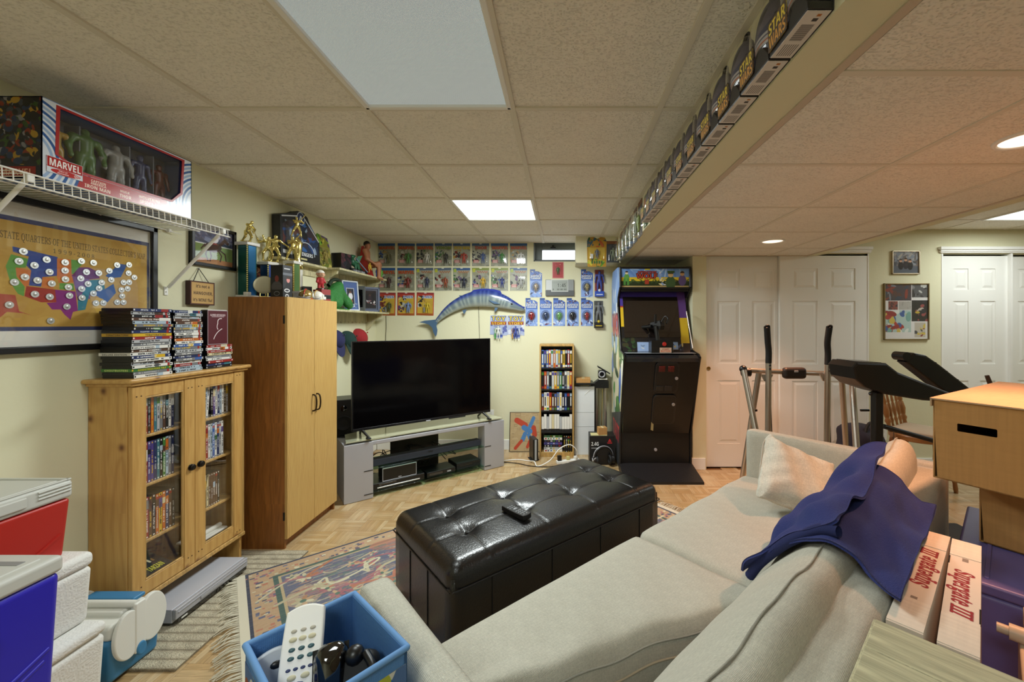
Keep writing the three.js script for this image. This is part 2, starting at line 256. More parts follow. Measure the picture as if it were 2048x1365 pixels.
// ================================================================ the room
const LW = -2.05, BW = 4.52, DW = 3.9, REAR = -1.6, RW = 5.6, CORNER = 1.24;
const bxd = (x0, x1, y0, y1, d0, d1, r = 0) => bxc(x0, x1, y0, y1, -d0, -d1, r);
{
  struct('wall_left', bxd(LW - 0.12, LW, 0, 2.42, REAR, BW + 0.12), W.wall);
  const WX0 = -0.313, WX1 = 0.4, WY0 = 2.07;
  struct('wall_back', [bxd(LW, CORNER + 0.12, 0, WY0, BW, BW + 0.22), bxd(LW, WX0, WY0, 2.42, BW, BW + 0.22), bxd(WX1, CORNER + 0.12, WY0, 2.42, BW, BW + 0.22)], W.wall);
  struct('wall_return', bxd(CORNER, CORNER + 0.1, 0, 2.42, DW + 0.1, BW), W.wall);
  struct('wall_front', [bxd(CORNER, 1.37, 0, 2.42, DW, DW + 0.1), bxd(2.9, 3.607, 0, 2.42, DW, DW + 0.1), bxd(5.2, RW, 0, 2.42, DW, DW + 0.1), bxd(1.37, 2.9, 2.05, 2.42, DW, DW + 0.1), bxd(3.607, 5.2, 2.05, 2.42, DW, DW + 0.1)], W.wall);
  struct('wall_closet', [bxd(CORNER + 0.1, RW, 0, 2.42, DW + 0.65, DW + 0.7), bxd(3.2, 3.25, 0, 2.42, DW + 0.1, DW + 0.65)], W.wall);
  struct('wall_right', bxd(RW, RW + 0.1, 0, 2.42, REAR, DW + 0.7), W.wall);
  struct('wall_rear', bxd(LW - 0.12, RW + 0.1, 0, 2.42, REAR - 0.1, REAR), W.wall);
  // baseboards
  const base = (n, g) => struct(n, g, W.white);
  base('baseboard_left', bxd(LW, LW + 0.012, 0, 0.11, REAR, BW, 0.003));
  base('baseboard_back', bxd(LW + 0.02, CORNER, 0, 0.11, BW - 0.012, BW, 0.003));
  base('baseboard_front', [bxd(CORNER - 0.012, 1.36, 0, 0.11, DW - 0.012, DW, 0.003), bxd(2.92, 3.58, 0, 0.11, DW - 0.012, DW, 0.003)]);
  base('baseboard_return', bxd(CORNER - 0.012, CORNER, 0, 0.11, DW, BW - 0.02, 0.003));
  // boxed duct on the back wall beside the window, and the long dropped soffit
  struct('trim_1', bxd(0.143, 0.6, 2.01, 2.3, 4.207, BW), W.wall).name = 'duct_box';
  struct('beam', [bxd(0.565, 0.69, SOFFIT, 2.36, REAR, BW), bxd(2.33, 2.43, SOFFIT, 2.36, REAR, DW), bxd(0.69, 2.33, 2.1, 2.36, REAR, DW + 0.05), bxd(0.69, CORNER, 2.1, 2.36, DW, BW)], W.wall);
  // window, sunk into the wall above the clock
  const win = struct('window_1', [bxd(WX0, WX1, WY0, WY0 + 0.012, BW, BW + 0.2), bxd(WX0, WX0 + 0.014, WY0, 2.36, BW, BW + 0.2)], mat(0x6d7272, 0.6));
  const fr = mat(0x7d8484, 0.5);
  mesh('window_frame', [bxd(WX0, WX1, WY0 + 0.01, WY0 + 0.035, BW + 0.1, BW + 0.15, 0.003), bxd(WX0, WX0 + 0.09, WY0, 2.36, BW + 0.1, BW + 0.15, 0.003), bxd(WX0 + 0.09, WX1, 2.215, 2.36, BW + 0.1, BW + 0.15, 0.003), bxd(WX1 - 0.04, WX1, WY0, 2.36, BW + 0.1, BW + 0.15, 0.003)], fr, win);
  mesh('window_pane', bxd(WX0 + 0.09, WX1 - 0.04, WY0 + 0.035, 2.215, BW + 0.12, BW + 0.125), W.glass, win);
  mesh('window_latch', [bxd(-0.13, -0.07, 2.225, 2.243, BW + 0.07, BW + 0.1, 0.004), bxd(-0.11, -0.09, 2.235, 2.262, BW + 0.06, BW + 0.1, 0.004)], W.black, win);
  // ceiling: slab, then every lay-in tile and bar as a piece of its own
  const ceil = struct('ceiling', [bxd(LW, RW, 2.36, 2.46, REAR, BW + 0.2)], W.slab);
  const XS = [LW, -1.42, -0.812, -0.205, 0.405, 0.565], rows = []; for (let k = -5; k < 6; k++) rows.push(1.705 + 0.61 * k); rows[0] = REAR; rows[rows.length - 1] = BW;
  const lights = [[2, 1.095], [2, 2.925], [2, -1.045]];
  for (let i = 0; i + 1 < XS.length; i++) for (let j = 0; j + 1 < rows.length; j++) {
    if (lights.some(([a, d]) => a === i && Math.abs(rows[j] - d) < 0.1)) continue;
    const w = XS[i + 1] - XS[i], l = rows[j + 1] - rows[j], g = bx(w - 0.012, 0.014, l - 0.012); if ((i * 7 + j * 3) % 2) g.attributes.uv.array.forEach((v, q, a) => a[q] = v + 0.37 * (i + j));
    mesh('tile', g, W.tile, ceil).position.set((XS[i] + XS[i + 1]) / 2, MAIN + 0.007 + ((i * 5 + j * 3) % 4) * 0.0006, -(rows[j] + rows[j + 1]) / 2);
  }
  for (const x of XS.slice(1, -1)) mesh('grid_bar', bxd(x - 0.0125, x + 0.0125, MAIN - 0.007, MAIN + 0.02, REAR, BW, 0.0015), W.bar, ceil);
  for (const d of rows.slice(1, -1)) mesh('grid_bar', bxd(LW, 0.565, MAIN - 0.006, MAIN + 0.02, d - 0.0125, d + 0.0125, 0.0015), W.bar, ceil);
  mesh('edge_angle', [bxd(LW, LW + 0.02, MAIN - 0.004, MAIN, REAR, BW), bxd(0.54, 0.565, MAIN - 0.004, MAIN, REAR, BW), bxd(LW, 0.565, MAIN - 0.004, MAIN, BW - 0.02, BW)], W.bar, ceil);
  // right-hand room beyond the soffit
  const XR = [2.43, 2.98, 3.59, 4.2, 4.81, 5.42, RW];
  for (let i = 0; i + 1 < XR.length; i++) for (let j = 0; j + 1 < rows.length; j++) {
    const d1 = Math.min(rows[j + 1], DW); if (rows[j] >= DW - 0.05 || (i === 2 && (Math.abs(rows[j] - 2.925) < 0.1 || Math.abs(rows[j] - 0.485) < 0.1))) continue;
    mesh('tile', bx(XR[i + 1] - XR[i] - 0.02, 0.014, d1 - rows[j] - 0.02), W.tile, ceil).position.set((XR[i] + XR[i + 1]) / 2, MAIN + 0.007, -(rows[j] + d1) / 2);
  }
  mesh('grid_bar', XR.slice(1, -1).map((x) => bxd(x - 0.0125, x + 0.0125, MAIN - 0.004, MAIN + 0.02, REAR, DW)).concat(rows.slice(1, -2).map((d) => bxd(2.43, RW, MAIN - 0.003, MAIN + 0.02, d - 0.0125, d + 0.0125))), W.bar, ceil);
  mesh('grid_backing', [bxd(2.43, RW, MAIN + 0.02, MAIN + 0.03, REAR, DW), bxd(LW, 0.565, MAIN + 0.03, MAIN + 0.04, REAR, BW)], W.slab, ceil);
  // soffit underside
  const sof = struct('ceiling', [bxd(0.69, 2.33, SOFFIT + 0.04, SOFFIT + 0.06, REAR, DW), bxd(0.69, CORNER, SOFFIT + 0.04, SOFFIT + 0.06, DW, BW)], W.slab);
  const XF = [0.715, 1.335, 1.95, 2.33], rf = []; for (let k = -5; k < 5; k++) rf.push(1.67 + 0.612 * k); rf[0] = REAR; 
  for (let i = 0; i + 1 < XF.length; i++) for (let j = 0; j < rf.length; j++) {
    const d0 = rf[j]; let d1 = rf[j + 1] ?? BW; if (d0 >= DW - 0.02 && i > 0) continue; if (i > 0) d1 = Math.min(d1, DW); const x1 = d0 >= DW - 0.3 && i === 0 ? CORNER : XF[i + 1];
    const g = bx(x1 - XF[i] - 0.014, 0.014, d1 - d0 - 0.014); g.attributes.uv.array.forEach((v, q, a) => a[q] = v + 0.21 * (i + 2 * j));
    const t = mesh('tile', g, W.tile, sof); t.position.set((XF[i] + x1) / 2, SOFFIT + 0.008, -(d0 + d1) / 2); if (i === 1 && j === 4) t.rotation.z = 0.004;
  }
  for (const x of [1.335, 1.95]) mesh('grid_bar', bxd(x - 0.012, x + 0.012, SOFFIT - 0.003, SOFFIT + 0.02, REAR, DW, 0.0015), W.bar, sof);
  for (const d of rf.slice(1)) mesh('grid_bar', bxd(0.69, d < DW ? 2.33 : CORNER, SOFFIT - 0.002, SOFFIT + 0.02, d - 0.012, d + 0.012, 0.0015), W.bar, sof);
  mesh('edge_angle', [bxd(0.69, 0.715, SOFFIT - 0.004, SOFFIT + 0.004, REAR, BW), bxd(2.31, 2.33, SOFFIT - 0.004, SOFFIT + 0.004, REAR, DW), bxd(CORNER, 2.33, SOFFIT - 0.004, SOFFIT + 0.004, DW - 0.02, DW)], mat(0xc9b9a4, 0.6), sof);
  // floor: finger-block parquet in a basket weave, five slats to a square
  const floor = struct('floor', bxd(LW - 0.1, RW, -0.1, -0.006, REAR, BW + 0.2), mat(0x7a5228, 0.8));
  const tones = [0xd6b788, 0xcdab79, 0xdec295, 0xc9a572, 0xd3b181], sm = tones.map((c) => mat(c, 0.33, { map: rep(T.grain, 2.5), clearcoat: 0.35, clearcoatRoughness: 0.25 }));
  const Q = 0.152, slat = [0, 1].map((t) => { const g = new THREE.BoxGeometry(t ? Q / 5 - 0.0008 : Q - 0.001, 0.006, t ? Q - 0.001 : Q / 5 - 0.0008); const u = g.attributes.uv, p = g.attributes.position; for (let i = 0; i < p.count; i++) u.setXY(i, t ? p.getX(i) : p.getZ(i), t ? p.getZ(i) : p.getX(i)); return g; });
  const spots = [];
  for (let a = Math.floor(LW / Q); a * Q < RW; a++) for (let b = Math.floor(REAR / Q); b * Q < BW; b++) for (let k = 0; k < 5; k++) {
    const t = (a + b) & 1, x = (a + 0.5) * Q + (t ? (k - 2) * Q / 5 : 0), d = (b + 0.5) * Q + (t ? 0 : (k - 2) * Q / 5);
    if (x < LW || d > BW || (d > DW && x > CORNER)) continue;
    // stretches of floor that the furniture leaves bare, as the photograph shows them, nearest first
    const open = (x > -1.66 && x < -0.1 && d > 2.55 && d < 3.9 && d > 2.45 + (x + 1.52) * 0.8) || (x > 0.62 && x < 1.9 && d > 2.75 && d < 3.6) || (x > -1.5 && x < -1.15 && d > 1.55 && d < 1.95);
    spots.push([x, d, t, open ? d : 100 + d, hash(a * 5 + k, b, 5)]);
  }
  spots.sort((p, q) => p[3] - q[3]);
  const rest = sm.map(() => []);
  spots.forEach(([x, d, t, , h], i) => {
    const m = Math.floor(h * 5) % 5;
    if (i < 300) mesh('slat', slat[t], sm[m], floor).position.set(x, -0.003, -d); else if (d > 0.2) rest[m].push(slat[t].clone().translate(x, -0.003, -d));
  });
  rest.forEach((gs, i) => { const o = mesh('parquet_slats', gs, sm[i], floor); o.userData.kind = 'stuff'; });
  // six-panel sliding closet doors
  const DH = 2.03;
  const sixPanel = (name, x, w, d) => {
    const o = struct(name, bxd(0, w, 0.012, DH, 0.006, 0.03), W.door); o.position.set(x, 0, -d);
    const pw = (w - 0.345) / 2, xs = [[0.115, 0.115 + pw], [w - 0.115 - pw, w - 0.115]], ys = [[0.235, 0.84], [1.0, 1.60], [1.71, 1.91]], H = [];
    H.push(bxd(0, 0.115, 0.012, DH, 0, 0.006), bxd(w - 0.115, w, 0.012, DH, 0, 0.006), bxd(xs[0][1], xs[1][0], 0.012, DH, 0, 0.006)); for (const [a, b] of [[0.012, 0.235], [0.84, 1.0], [1.6, 1.71], [1.91, DH]]) for (const [p, q] of xs) H.push(bxd(p, q, a, b, 0, 0.006));
    mesh('door_rails', H, W.door, o);
    for (const [p, q] of xs) for (const [a, b] of ys) {       // raised field with sloping sides
      const cw = q - p - 0.02, ch = b - a - 0.02, g = new THREE.ExtrudeGeometry(shapeOf([[-cw / 2 + 0.03, -ch / 2 + 0.03], [cw / 2 - 0.03, -ch / 2 + 0.03], [cw / 2 - 0.03, ch / 2 - 0.03], [-cw / 2 + 0.03, ch / 2 - 0.03]]), { depth: 0.0005, bevelEnabled: true, bevelSize: 0.028, bevelThickness: 0.0075, bevelSegments: 1 });
      mesh('panel', uvBox(g), W.door, o).position.set((p + q) / 2, (a + b) / 2, -0.0085);
    }
    return o;
  };
  const d1 = sixPanel('door_1', 1.375, 0.78, DW + 0.04), d2 = sixPanel('door_2', 2.07, 0.83, DW), d3 = sixPanel('door_3', 3.62, 0.63, DW + 0.02), d4 = sixPanel('door_4', 4.27, 0.9, DW + 0.05);
  mesh('finger_pull', [new THREE.TorusGeometry(0.016, 0.004, 8, 20).translate(0.03, 0.955, 0.003), cyl(0.013, 0.013, 0.002, 0, 0, 0).rotateX(PI / 2).translate(0.03, 0.955, 0.002)], mat(0xa88f5a, 0.3, { metalness: 0.8 }), d1);
  const head = (n, x0, x1, y) => struct(n, [bxd(x0, x1, y, y + 0.045, DW - 0.02, DW, 0.003), bxd(x0 - 0.012, x1 + 0.012, y + 0.03, y + 0.058, DW - 0.034, DW, 0.004), bxd(x0 - 0.006, x1 + 0.006, y + 0.012, y + 0.022, DW - 0.027, DW, 0.003)], W.white);
  head('trim_1', 1.36, 2.92, 2.055); head('trim_2', 3.58, 5.22, 2.055);
  struct('trim_3', [bxd(4.25, 4.27, 0, 2.05, DW - 0.01, DW + 0.08), bxd(2.9, 2.91, 0, 2.05, DW - 0.004, DW + 0.04), bxd(3.6, 3.615, 0, 2.05, DW - 0.004, DW + 0.04)], W.white);
}
// ---------------------------------------------------------------- lamps in the ceiling
function troffer(x, d, glow, label) {
  const t = thing('ceiling_light', label, 'light', x, MAIN, d, 0);
  const lens = new THREE.MeshPhysicalMaterial({ color: 0xb4c0c4, roughness: 0.35, emissive: 0xeaf4f2, emissiveIntensity: glow, bumpMap: rep(T.prism, 6), bumpScale: 0.002 });
  mesh('lens', bx(0.566, 0.006, 0.566, 0, 0.006, 0), lens, t);
  mesh('frame', [bx(0.6, 0.02, 0.02, 0, 0, 0.291, 0.004), bx(0.6, 0.02, 0.02, 0, 0, -0.291, 0.004), bx(0.02, 0.02, 0.6, 0.291, 0, 0, 0.004), bx(0.02, 0.02, 0.6, -0.291, 0, 0, 0.004)], W.white, t);
  mesh('housing', bx(0.59, 0.02, 0.59, 0, 0.022, 0), W.white, t);
}
troffer(-0.5085, 3.23, 3.2, 'bright square ceiling light panel over the television end of the room');
troffer(-0.5085, 1.4, 0.24, 'dim square ceiling light with a prismatic lens nearest the camera');
troffer(3.895, 3.23, 2.5, 'square ceiling light panel beyond the soffit near the second closet');
troffer(-0.5085, -0.74, 1.2, 'unseen square ceiling light panel behind the camera, lighting the foreground');  // this panel and the next are out of view, set for foreground light
troffer(3.895, 0.79, 1.2, 'unseen square ceiling light panel at the rear of the closet side, lighting the foreground');
[['small round recessed ceiling light in the soffit near the closet doors', 1.64, 3.2], ['small round recessed ceiling light in the soffit above the cardboard boxes', 1.62, 1.43]].forEach(([label, x, d]) => {
  const t = thing('recessed_light', label, 'light', x, SOFFIT, d);
  mesh('trim_ring', new THREE.TorusGeometry(0.08, 0.009, 10, 36).rotateX(PI / 2), W.white, t);
  mesh('lamp_face', cyl(0.072, 0.072, 0.004, 0, -0.001, 0, 32), new THREE.MeshPhysicalMaterial({ color: 0xfff2e4, emissive: 0xffe6cc, emissiveIntensity: 1.6, roughness: 0.5 }), t);
});
// ================================================================ left wall
const EAST = PI / 2;                                          // things on the left wall face +x; their local x runs along the depth
const planar = (g, r, x0, x1, y0, y1) => { const p = g.attributes.position, u = g.attributes.uv; for (let i = 0; i < p.count; i++) u.setXY(i, r.u0 + (r.u1 - r.u0) * (p.getX(i) - x0) / (x1 - x0), r.v0 + (r.v1 - r.v0) * (p.getY(i) - y0) / (y1 - y0)); return g; };
{ // wire shelf on two braces
  const t = thing('wire_shelf', 'white coated wire shelf on diagonal braces above the framed map', 'shelf', LW, 1.872, 0.85, EAST), L = 1.303, D = 0.305;
  const w = []; for (let x = 0.01; x < L; x += 0.0262) w.push(rod([x, 0, 0.004], [x, 0, D], 0.0017, 5), rod([x, 0, D], [x, -0.034, D + 0.002], 0.0017, 5));
  mesh('deck_wires', w, W.wire, t);
  for (const [y, z, r] of [[0.003, D + 0.002, 0.0032], [-0.034, D + 0.003, 0.0032], [-0.004, 0.15, 0.003], [-0.004, 0.008, 0.003]]) mesh('rail', rod([0, y, z], [L, y, z], r, 8), W.wire, t);
  for (const x of [0.5, 1.273]) {
    const b = mesh('brace', [rod([x, -0.005, D - 0.006], [x, -0.30, 0.016], 0.0075, 10), bx(0.02, 0.03, 0.012, x, -0.008, D - 0.004, 0.003)], W.wire, t);
    mesh('wall_plate', [bx(0.02, 0.045, 0.006, x, -0.318, 0.003, 0.002), cyl(0.004, 0.004, 0.004).rotateX(PI / 2).translate(x, -0.322, 0.008)], W.wire, b);
  }
  for (const x of [0.9, 1.28]) mesh('wall_clip', [bx(0.016, 0.02, 0.02, x, -0.004, 0.01, 0.004), rod([x, -0.01, 0.02], [x + 0.05, -0.012, 0.03], 0.002, 6)], W.wire, t);
}
{ // big window box of five plain dolls
  const Wd = 0.564, H = 0.278, Dp = 0.17;
  const front = A.add(564, 278, (g, w, h) => {
    bg(g, w, h, '#dfe6f0'); g.lineWidth = 9; for (let i = 0; i < 16; i++) { g.strokeStyle = i % 2 ? '#2f5d9e' : '#9fb9dc'; g.beginPath(); g.arc(i < 8 ? -60 : w + 60, h * 0.75, 90 + (i % 8) * 16, 0, 7); g.stroke(); }
    g.fillStyle = '#fff'; for (let i = 0; i < 60; i++) g.fillRect(rnd() * w, rnd() * h, 1.6, 1.6);
    g.fillStyle = '#b32222'; g.beginPath(); g.moveTo(100, h + 2); g.lineTo(118, h - 54); g.lineTo(440, h - 54); g.lineTo(468, h - 10); g.lineTo(474, h + 2); g.fill();
        
    [['CAPTAIN', 172, 34, 12], ['AMERICA', 172, 24, 12], ['HULK', 266, 28, 14], ['WOLVERINE', 366, 29, 16], ['IRON MAN', 170, 10, 17], ['THOR', 268, 10, 17], ['SPIDER-MAN', 376, 10, 17]].forEach(([s, x, y, z]) => txt(g, s, x, h - y - 9, z, '#f6ead8'));
  });
  const end = A.add(170, 278, (g, w, h) => { bg(g, w, h, '#1a1c2e'); blobs(g, 0, 0, w, h * 0.84, 260, ['#6a1c1a', '#1f2f52', '#2f4a1f', '#a8842c', '#3a3f4c', '#10121c', '#7c2c1c', '#7c7c84', '#10121c', '#181a26', '#241a1c'], 0.45); g.fillStyle = '#8d1a18'; g.fillRect(20, h - 40, w - 40, 36); txt(g, 'MARVEL', w / 2, h - 21, 28, '#e8b59a', { width: w - 60 }); });
  const blue = A.flat('#3a63a3'), t = thing('toy_window_box', 'large blue and white window box of five plastic figures on the wire shelf', 'toy box', LW + 0.115, 1.879, 1.675, EAST);
  const poly = [[0.083, 0.1], [0.204, 0.064], [0.80, 0.064], [0.825, 0.066], [0.9, 0.112], [0.915, 0.262], [0.092, 0.262]].map(([u, y]) => [(u - 0.5) * Wd, y]);
  const off = [[0.066, 0.096], [0.2, 0.055], [0.8, 0.055], [0.828, 0.057], [0.917, 0.107], [0.935, 0.27], [0.072, 0.27]].map(([u, y]) => [(u - 0.5) * Wd, y]);
  const sh = shapeOf([[-Wd / 2, 0], [Wd / 2, 0], [Wd / 2, H], [-Wd / 2, H]]); sh.holes.push(new THREE.Path(off.map((p) => new THREE.Vector2(...p))));
  mesh('front_panel', planar(extr(sh, 0.002).translate(0, 0, Dp - 0.002), front, -Wd / 2, Wd / 2, 0, H), GLOSSP, t);
  const ring = shapeOf(off); ring.holes.push(new THREE.Path(poly.map((p) => new THREE.Vector2(...p)))); const lg = A.add(150, 80, (g, w, h) => { bg(g, w, h, '#dfe6f0'); g.fillStyle = '#b01c1c'; g.fillRect(2, 2, w - 4, 50); txt(g, 'MARVEL', w / 2, 28, 48, '#fff', { width: 134 }); g.fillStyle = '#c02020'; g.beginPath(); g.ellipse(78, 66, 62, 13, 0, 0, 7); g.fill(); txt(g, 'ONLY AT', 66, 61, 9, '#fff'); txt(g, 'EXCLUSIVE', 66, 71, 9, '#fff'); for (const [r, c] of [[11, '#fff'], [9, '#c02020'], [6, '#fff'], [3, '#c02020']]) { g.fillStyle = c; g.beginPath(); g.arc(124, 66, r, 0, 7); g.fill(); } });
  mesh('logo_panel', sheet(0.105, 0.056, lg, -0.217, 0.056, Dp + 0.0018, 0.0015), GLOSSP, t); mesh('red_border', extr(ring, 0.003).translate(0, 0, Dp - 0.002), mat(0xb02020, 0.3), t);
  mesh('carton', [atlasBox(0.003, H, Dp, { nx: end, all: blue }, -Wd / 2 + 0.0015, H / 2, Dp / 2), atlasBox(0.003, H, Dp, { all: blue }, Wd / 2 - 0.0015, H / 2, Dp / 2), atlasBox(Wd, 0.003, Dp, { all: blue }, 0, 0.0015, Dp / 2), atlasBox(Wd, 0.003, Dp, { all: blue }, 0, H - 0.0015, Dp / 2), atlasBox(Wd, H, 0.003, { all: blue }, 0, H / 2, 0.0015)], GLOSSP, t);
  mesh('tray', [bx(Wd - 0.02, H - 0.02, 0.004, 0, H / 2, 0.05), ...[-0.12, 0.06, 0.16].map((x) => bx(0.004, H - 0.05, 0.06, x, H / 2, 0.08)), bx(Wd - 0.02, 0.02, 0.09, 0, 0.02, 0.095)], mat(0x666a74, 0.5), t);
  mesh('clear_window', bx(Wd - 0.02, H - 0.01, 0.001, 0, H / 2, Dp - 0.006), W.clear, t);
  [[-0.19, 0xa8862f, 'stand', 0.2], [-0.095, 0x4d6e38, 'bulky', 0.215], [0.015, 0x8e8e8c, 'bulky', 0.2], [0.11, 0x24305c, 'stand', 0.2], [0.195, 0x551c1a, 'stand', 0.19]].forEach(([x, c, f, s]) => mesh('figure', scaled(FIG[f], s).translate(x, 0.04, 0.1), mat(c, 0.35), t));
}
{ // framed coin map
  const D0 = 1.12, D1 = 2.055, Y0 = 1.272, H = 0.59, Wd = D1 - D0;
  const at = (x, y) => { const p = (1124 - x / 4.014) / 2.03; return [822 / p - D0, (648 - 380 - y / 4.014) / p + EYE - Y0]; };
  const pr = MAPS.add(935, 590, (g, w, h) => {
    const P = (a) => { g.beginPath(); a.forEach((q, i) => { const [x, y] = at(...q); i ? g.lineTo(x * 1000, h - y * 1000) : g.moveTo(x * 1000, h - y * 1000); }); g.closePath(); };
    bg(g, w, h, '#e4e1d8'); g.fillStyle = '#39406b'; g.fillRect(18, 72, w - 38, h - 150); g.fillStyle = '#c39a47'; g.fillRect(30, 90, w - 62, h - 184);
    for (let i = 0; i < 90; i++) { g.fillStyle = pick(['rgba(160,110,40,.10)', 'rgba(235,205,120,.12)']); g.beginPath(); g.ellipse(rnd() * w, 100 + rnd() * (h - 200), rr(20, 90), rr(8, 30), rnd() * 3, 0, 7); g.fill(); }
    const R = (c, ...q) => { P(q); g.fillStyle = c; g.fill(); };
    R('#3c4f96', [105, 445], [475, 535], [470, 690], [355, 700], [340, 780], [240, 770], [255, 640], [215, 600], [240, 530], [110, 490]); R('#69a04a', [95, 510], [235, 550], [215, 620], [130, 625], [140, 700], [205, 780], [200, 860], [150, 840], [90, 750], [50, 610]);
    R('#d4793a', [135, 620], [260, 645], [240, 770], [205, 780], [140, 690]); R('#d4793a', [350, 700], [450, 710], [440, 800], [345, 785]); R('#a83a2c', [220, 775], [465, 805], [465, 910], [340, 910], [205, 860]); R('#d4793a', [470, 545], [585, 555], [605, 745], [485, 750], [470, 700]);
    R('#69a04a', [585, 555], [700, 570], [650, 620], [665, 680], [590, 675]); R('#69a04a', [490, 750], [605, 755], [610, 810], [490, 800]); R('#8a2a7c', [455, 805], [620, 820], [640, 980], [600, 990], [580, 1055], [530, 1010], [500, 970], [430, 970], [385, 915], [465, 910]);
    R('#80598f', [590, 680], [735, 700], [740, 880], [640, 900], [620, 800]); R('#6d2260', [650, 620], [730, 620], [790, 650], [820, 710], [740, 720], [590, 690]); R('#2f7f93', [740, 725], [850, 720], [860, 800], [740, 820], [700, 970], [640, 980], [640, 900]);
    R('#31589c', [860, 800], [930, 755], [950, 830], [880, 910], [800, 860], [740, 830]); R('#31589c', [865, 690], [980, 590], [1040, 600], [990, 700], [900, 710]); R('#d9b04c', [790, 870], [840, 880], [880, 910], [800, 1000], [760, 930]); R('#b04a3a', [0, 840], [130, 850], [160, 985], [270, 1020], [190, 1000], [60, 990], [0, 1040]);
    txt(g, 'STATE QUARTERS OF THE UNITED STATES COLLECTOR\u2019S MAP', 630, 146, 38, '#4a3a22', { font: 'serif', bold: false, width: 530 }); txt(g, '1 9 9 9 - 2 0 0 8', 598, 182, 26, '#4a3a22', { font: 'serif', bold: false, width: 150 });
  });
  const t = thing('framed_map', 'large black framed collector map with silver coins on the left wall', 'picture', LW, Y0, D0, EAST);
  mesh('frame', [bx(Wd, 0.026, 0.03, Wd / 2, 0.013, 0.016, 0.004), bx(Wd, 0.026, 0.03, Wd / 2, H - 0.013, 0.016, 0.004), bx(0.026, H, 0.03, 0.013, H / 2, 0.016, 0.004), bx(0.026, H, 0.03, Wd - 0.013, H / 2, 0.016, 0.004)], W.black, t);
  mesh('map_sheet', sheet(Wd - 0.02, H - 0.02, pr, Wd / 2, H / 2, 0.014), MAPM, t);
  mesh('glazing', bx(Wd - 0.03, H - 0.03, 0.002, Wd / 2, H / 2, 0.024), W.glass, t);
  const coin = cyl(0.0128, 0.0128, 0.002, 0, 0, 0, 20).rotateX(PI / 2), cm = mat(0xcfcfca, 0.35, { metalness: 0.85 });
  const XY = [[192, 494], [157, 574], [379, 560], [281, 606], [402, 660], [205, 700], [306, 728], [121, 742], [420, 753], [285, 838], [404, 859], [527, 583], [526, 648], [529, 718], [553, 782], [562, 850], [541, 938], [658, 572], [755, 586], [698, 660], [797, 668], [652, 711], [711, 756], [660, 795], [663, 867], [820, 745], [799, 791], [754, 833], [944, 604], [1040, 602], [882, 650], [1036, 669], [1083, 703], [897, 722], [996, 744], [1041, 742], [979, 804], [1028, 794], [985, 853], [775, 910], [834, 908], [945, 903], [996, 903], [80, 924], [412, 1052]];
  for (const q of XY) { const [x, y] = at(...q), c = mesh('coin', coin, cm, t); c.position.set(x, y, 0.0165); mesh('relief', ball(0.006, 0, 0, 0, 8), cm, c).scale.set(1, 1.2, 0.22); c.children[0].position.z = 0.001; }
}
function framed(name, label, w, h, print, x, y, d, turn, frameMat, fw = 0.014, fd = 0.02, glass = true) {
  const t = thing(name, label, 'picture', x, y, d, turn);
  mesh('frame', [bx(w, fw, fd, 0, fw / 2, fd / 2, 0.003), bx(w, fw, fd, 0, h - fw / 2, fd / 2, 0.003), bx(fw, h, fd, -w / 2 + fw / 2, h / 2, fd / 2, 0.003), bx(fw, h, fd, w / 2 - fw / 2, h / 2, fd / 2, 0.003)], frameMat, t);
  mesh('print', sheet(w - fw, h - fw, print, 0, h / 2, fd * 0.45), PAPER, t); if (glass) mesh('glazing', bx(w - fw * 1.5, h - fw * 1.5, 0.001, 0, h / 2, fd * 0.62), W.glass, t);
  return t;
}
const personPrint = (g, x, y, s, c, skin = '#d9a98a') => { g.fillStyle = c; g.beginPath(); g.ellipse(x, y + s * 0.9, s * 0.5, s * 0.75, 0, 0, 7); g.fill(); g.fillStyle = skin; g.beginPath(); g.arc(x, y, s * 0.28, 0, 7); g.fill(); g.fillStyle = '#3a2a20'; g.beginPath(); g.arc(x, y - s * 0.1, s * 0.28, PI, 2 * PI); g.fill(); };
const horse = A.add(300, 236, (g, w, h) => {
  bg(g, w, h, '#6a6f94'); blobs(g, 0, 0, w, h * 0.45, 70, ['#4c5278', '#8d90a8', '#5f5a78', '#7d86a8', '#3c405e']); g.fillStyle = '#7f9450'; g.fillRect(0, h * 0.45, w, h); g.fillStyle = '#b07648'; g.fillRect(0, h * 0.82, w, h); g.fillStyle = '#e8e6e0'; g.fillRect(0, h * 0.44, w, 7);
  g.fillStyle = '#4a2719'; g.beginPath(); g.ellipse(145, 120, 62, 30, -0.1, 0, 7); g.fill(); g.lineWidth = 20; g.strokeStyle = '#4a2719'; g.lineCap = 'round'; const L = (...q) => { g.beginPath(); q.forEach(([a, b], i) => i ? g.lineTo(a, b) : g.moveTo(a, b)); g.stroke(); };
  L([190, 105], [228, 66], [252, 78]); g.lineWidth = 9; L([105, 135], [92, 170], [108, 206]); L([118, 140], [132, 175], [122, 206]); L([185, 138], [206, 165], [196, 200]); L([195, 132], [232, 150], [240, 190]); L([86, 112], [62, 140]);
  g.fillStyle = '#e9e6ee'; g.beginPath(); g.ellipse(160, 74, 26, 18, -0.5, 0, 7); g.fill(); g.fillStyle = '#dcdcea'; g.beginPath(); g.arc(186, 52, 11, 0, 7); g.fill(); g.fillStyle = '#8e2f2f'; g.fillRect(140, 92, 34, 10);
});
framed('horse_race_picture', 'black framed racehorse and jockey photo beside the wire shelf end', 0.308, 0.243, horse, LW, EYE + 0.327, 2.406, EAST, W.black, 0.02, 0.024);
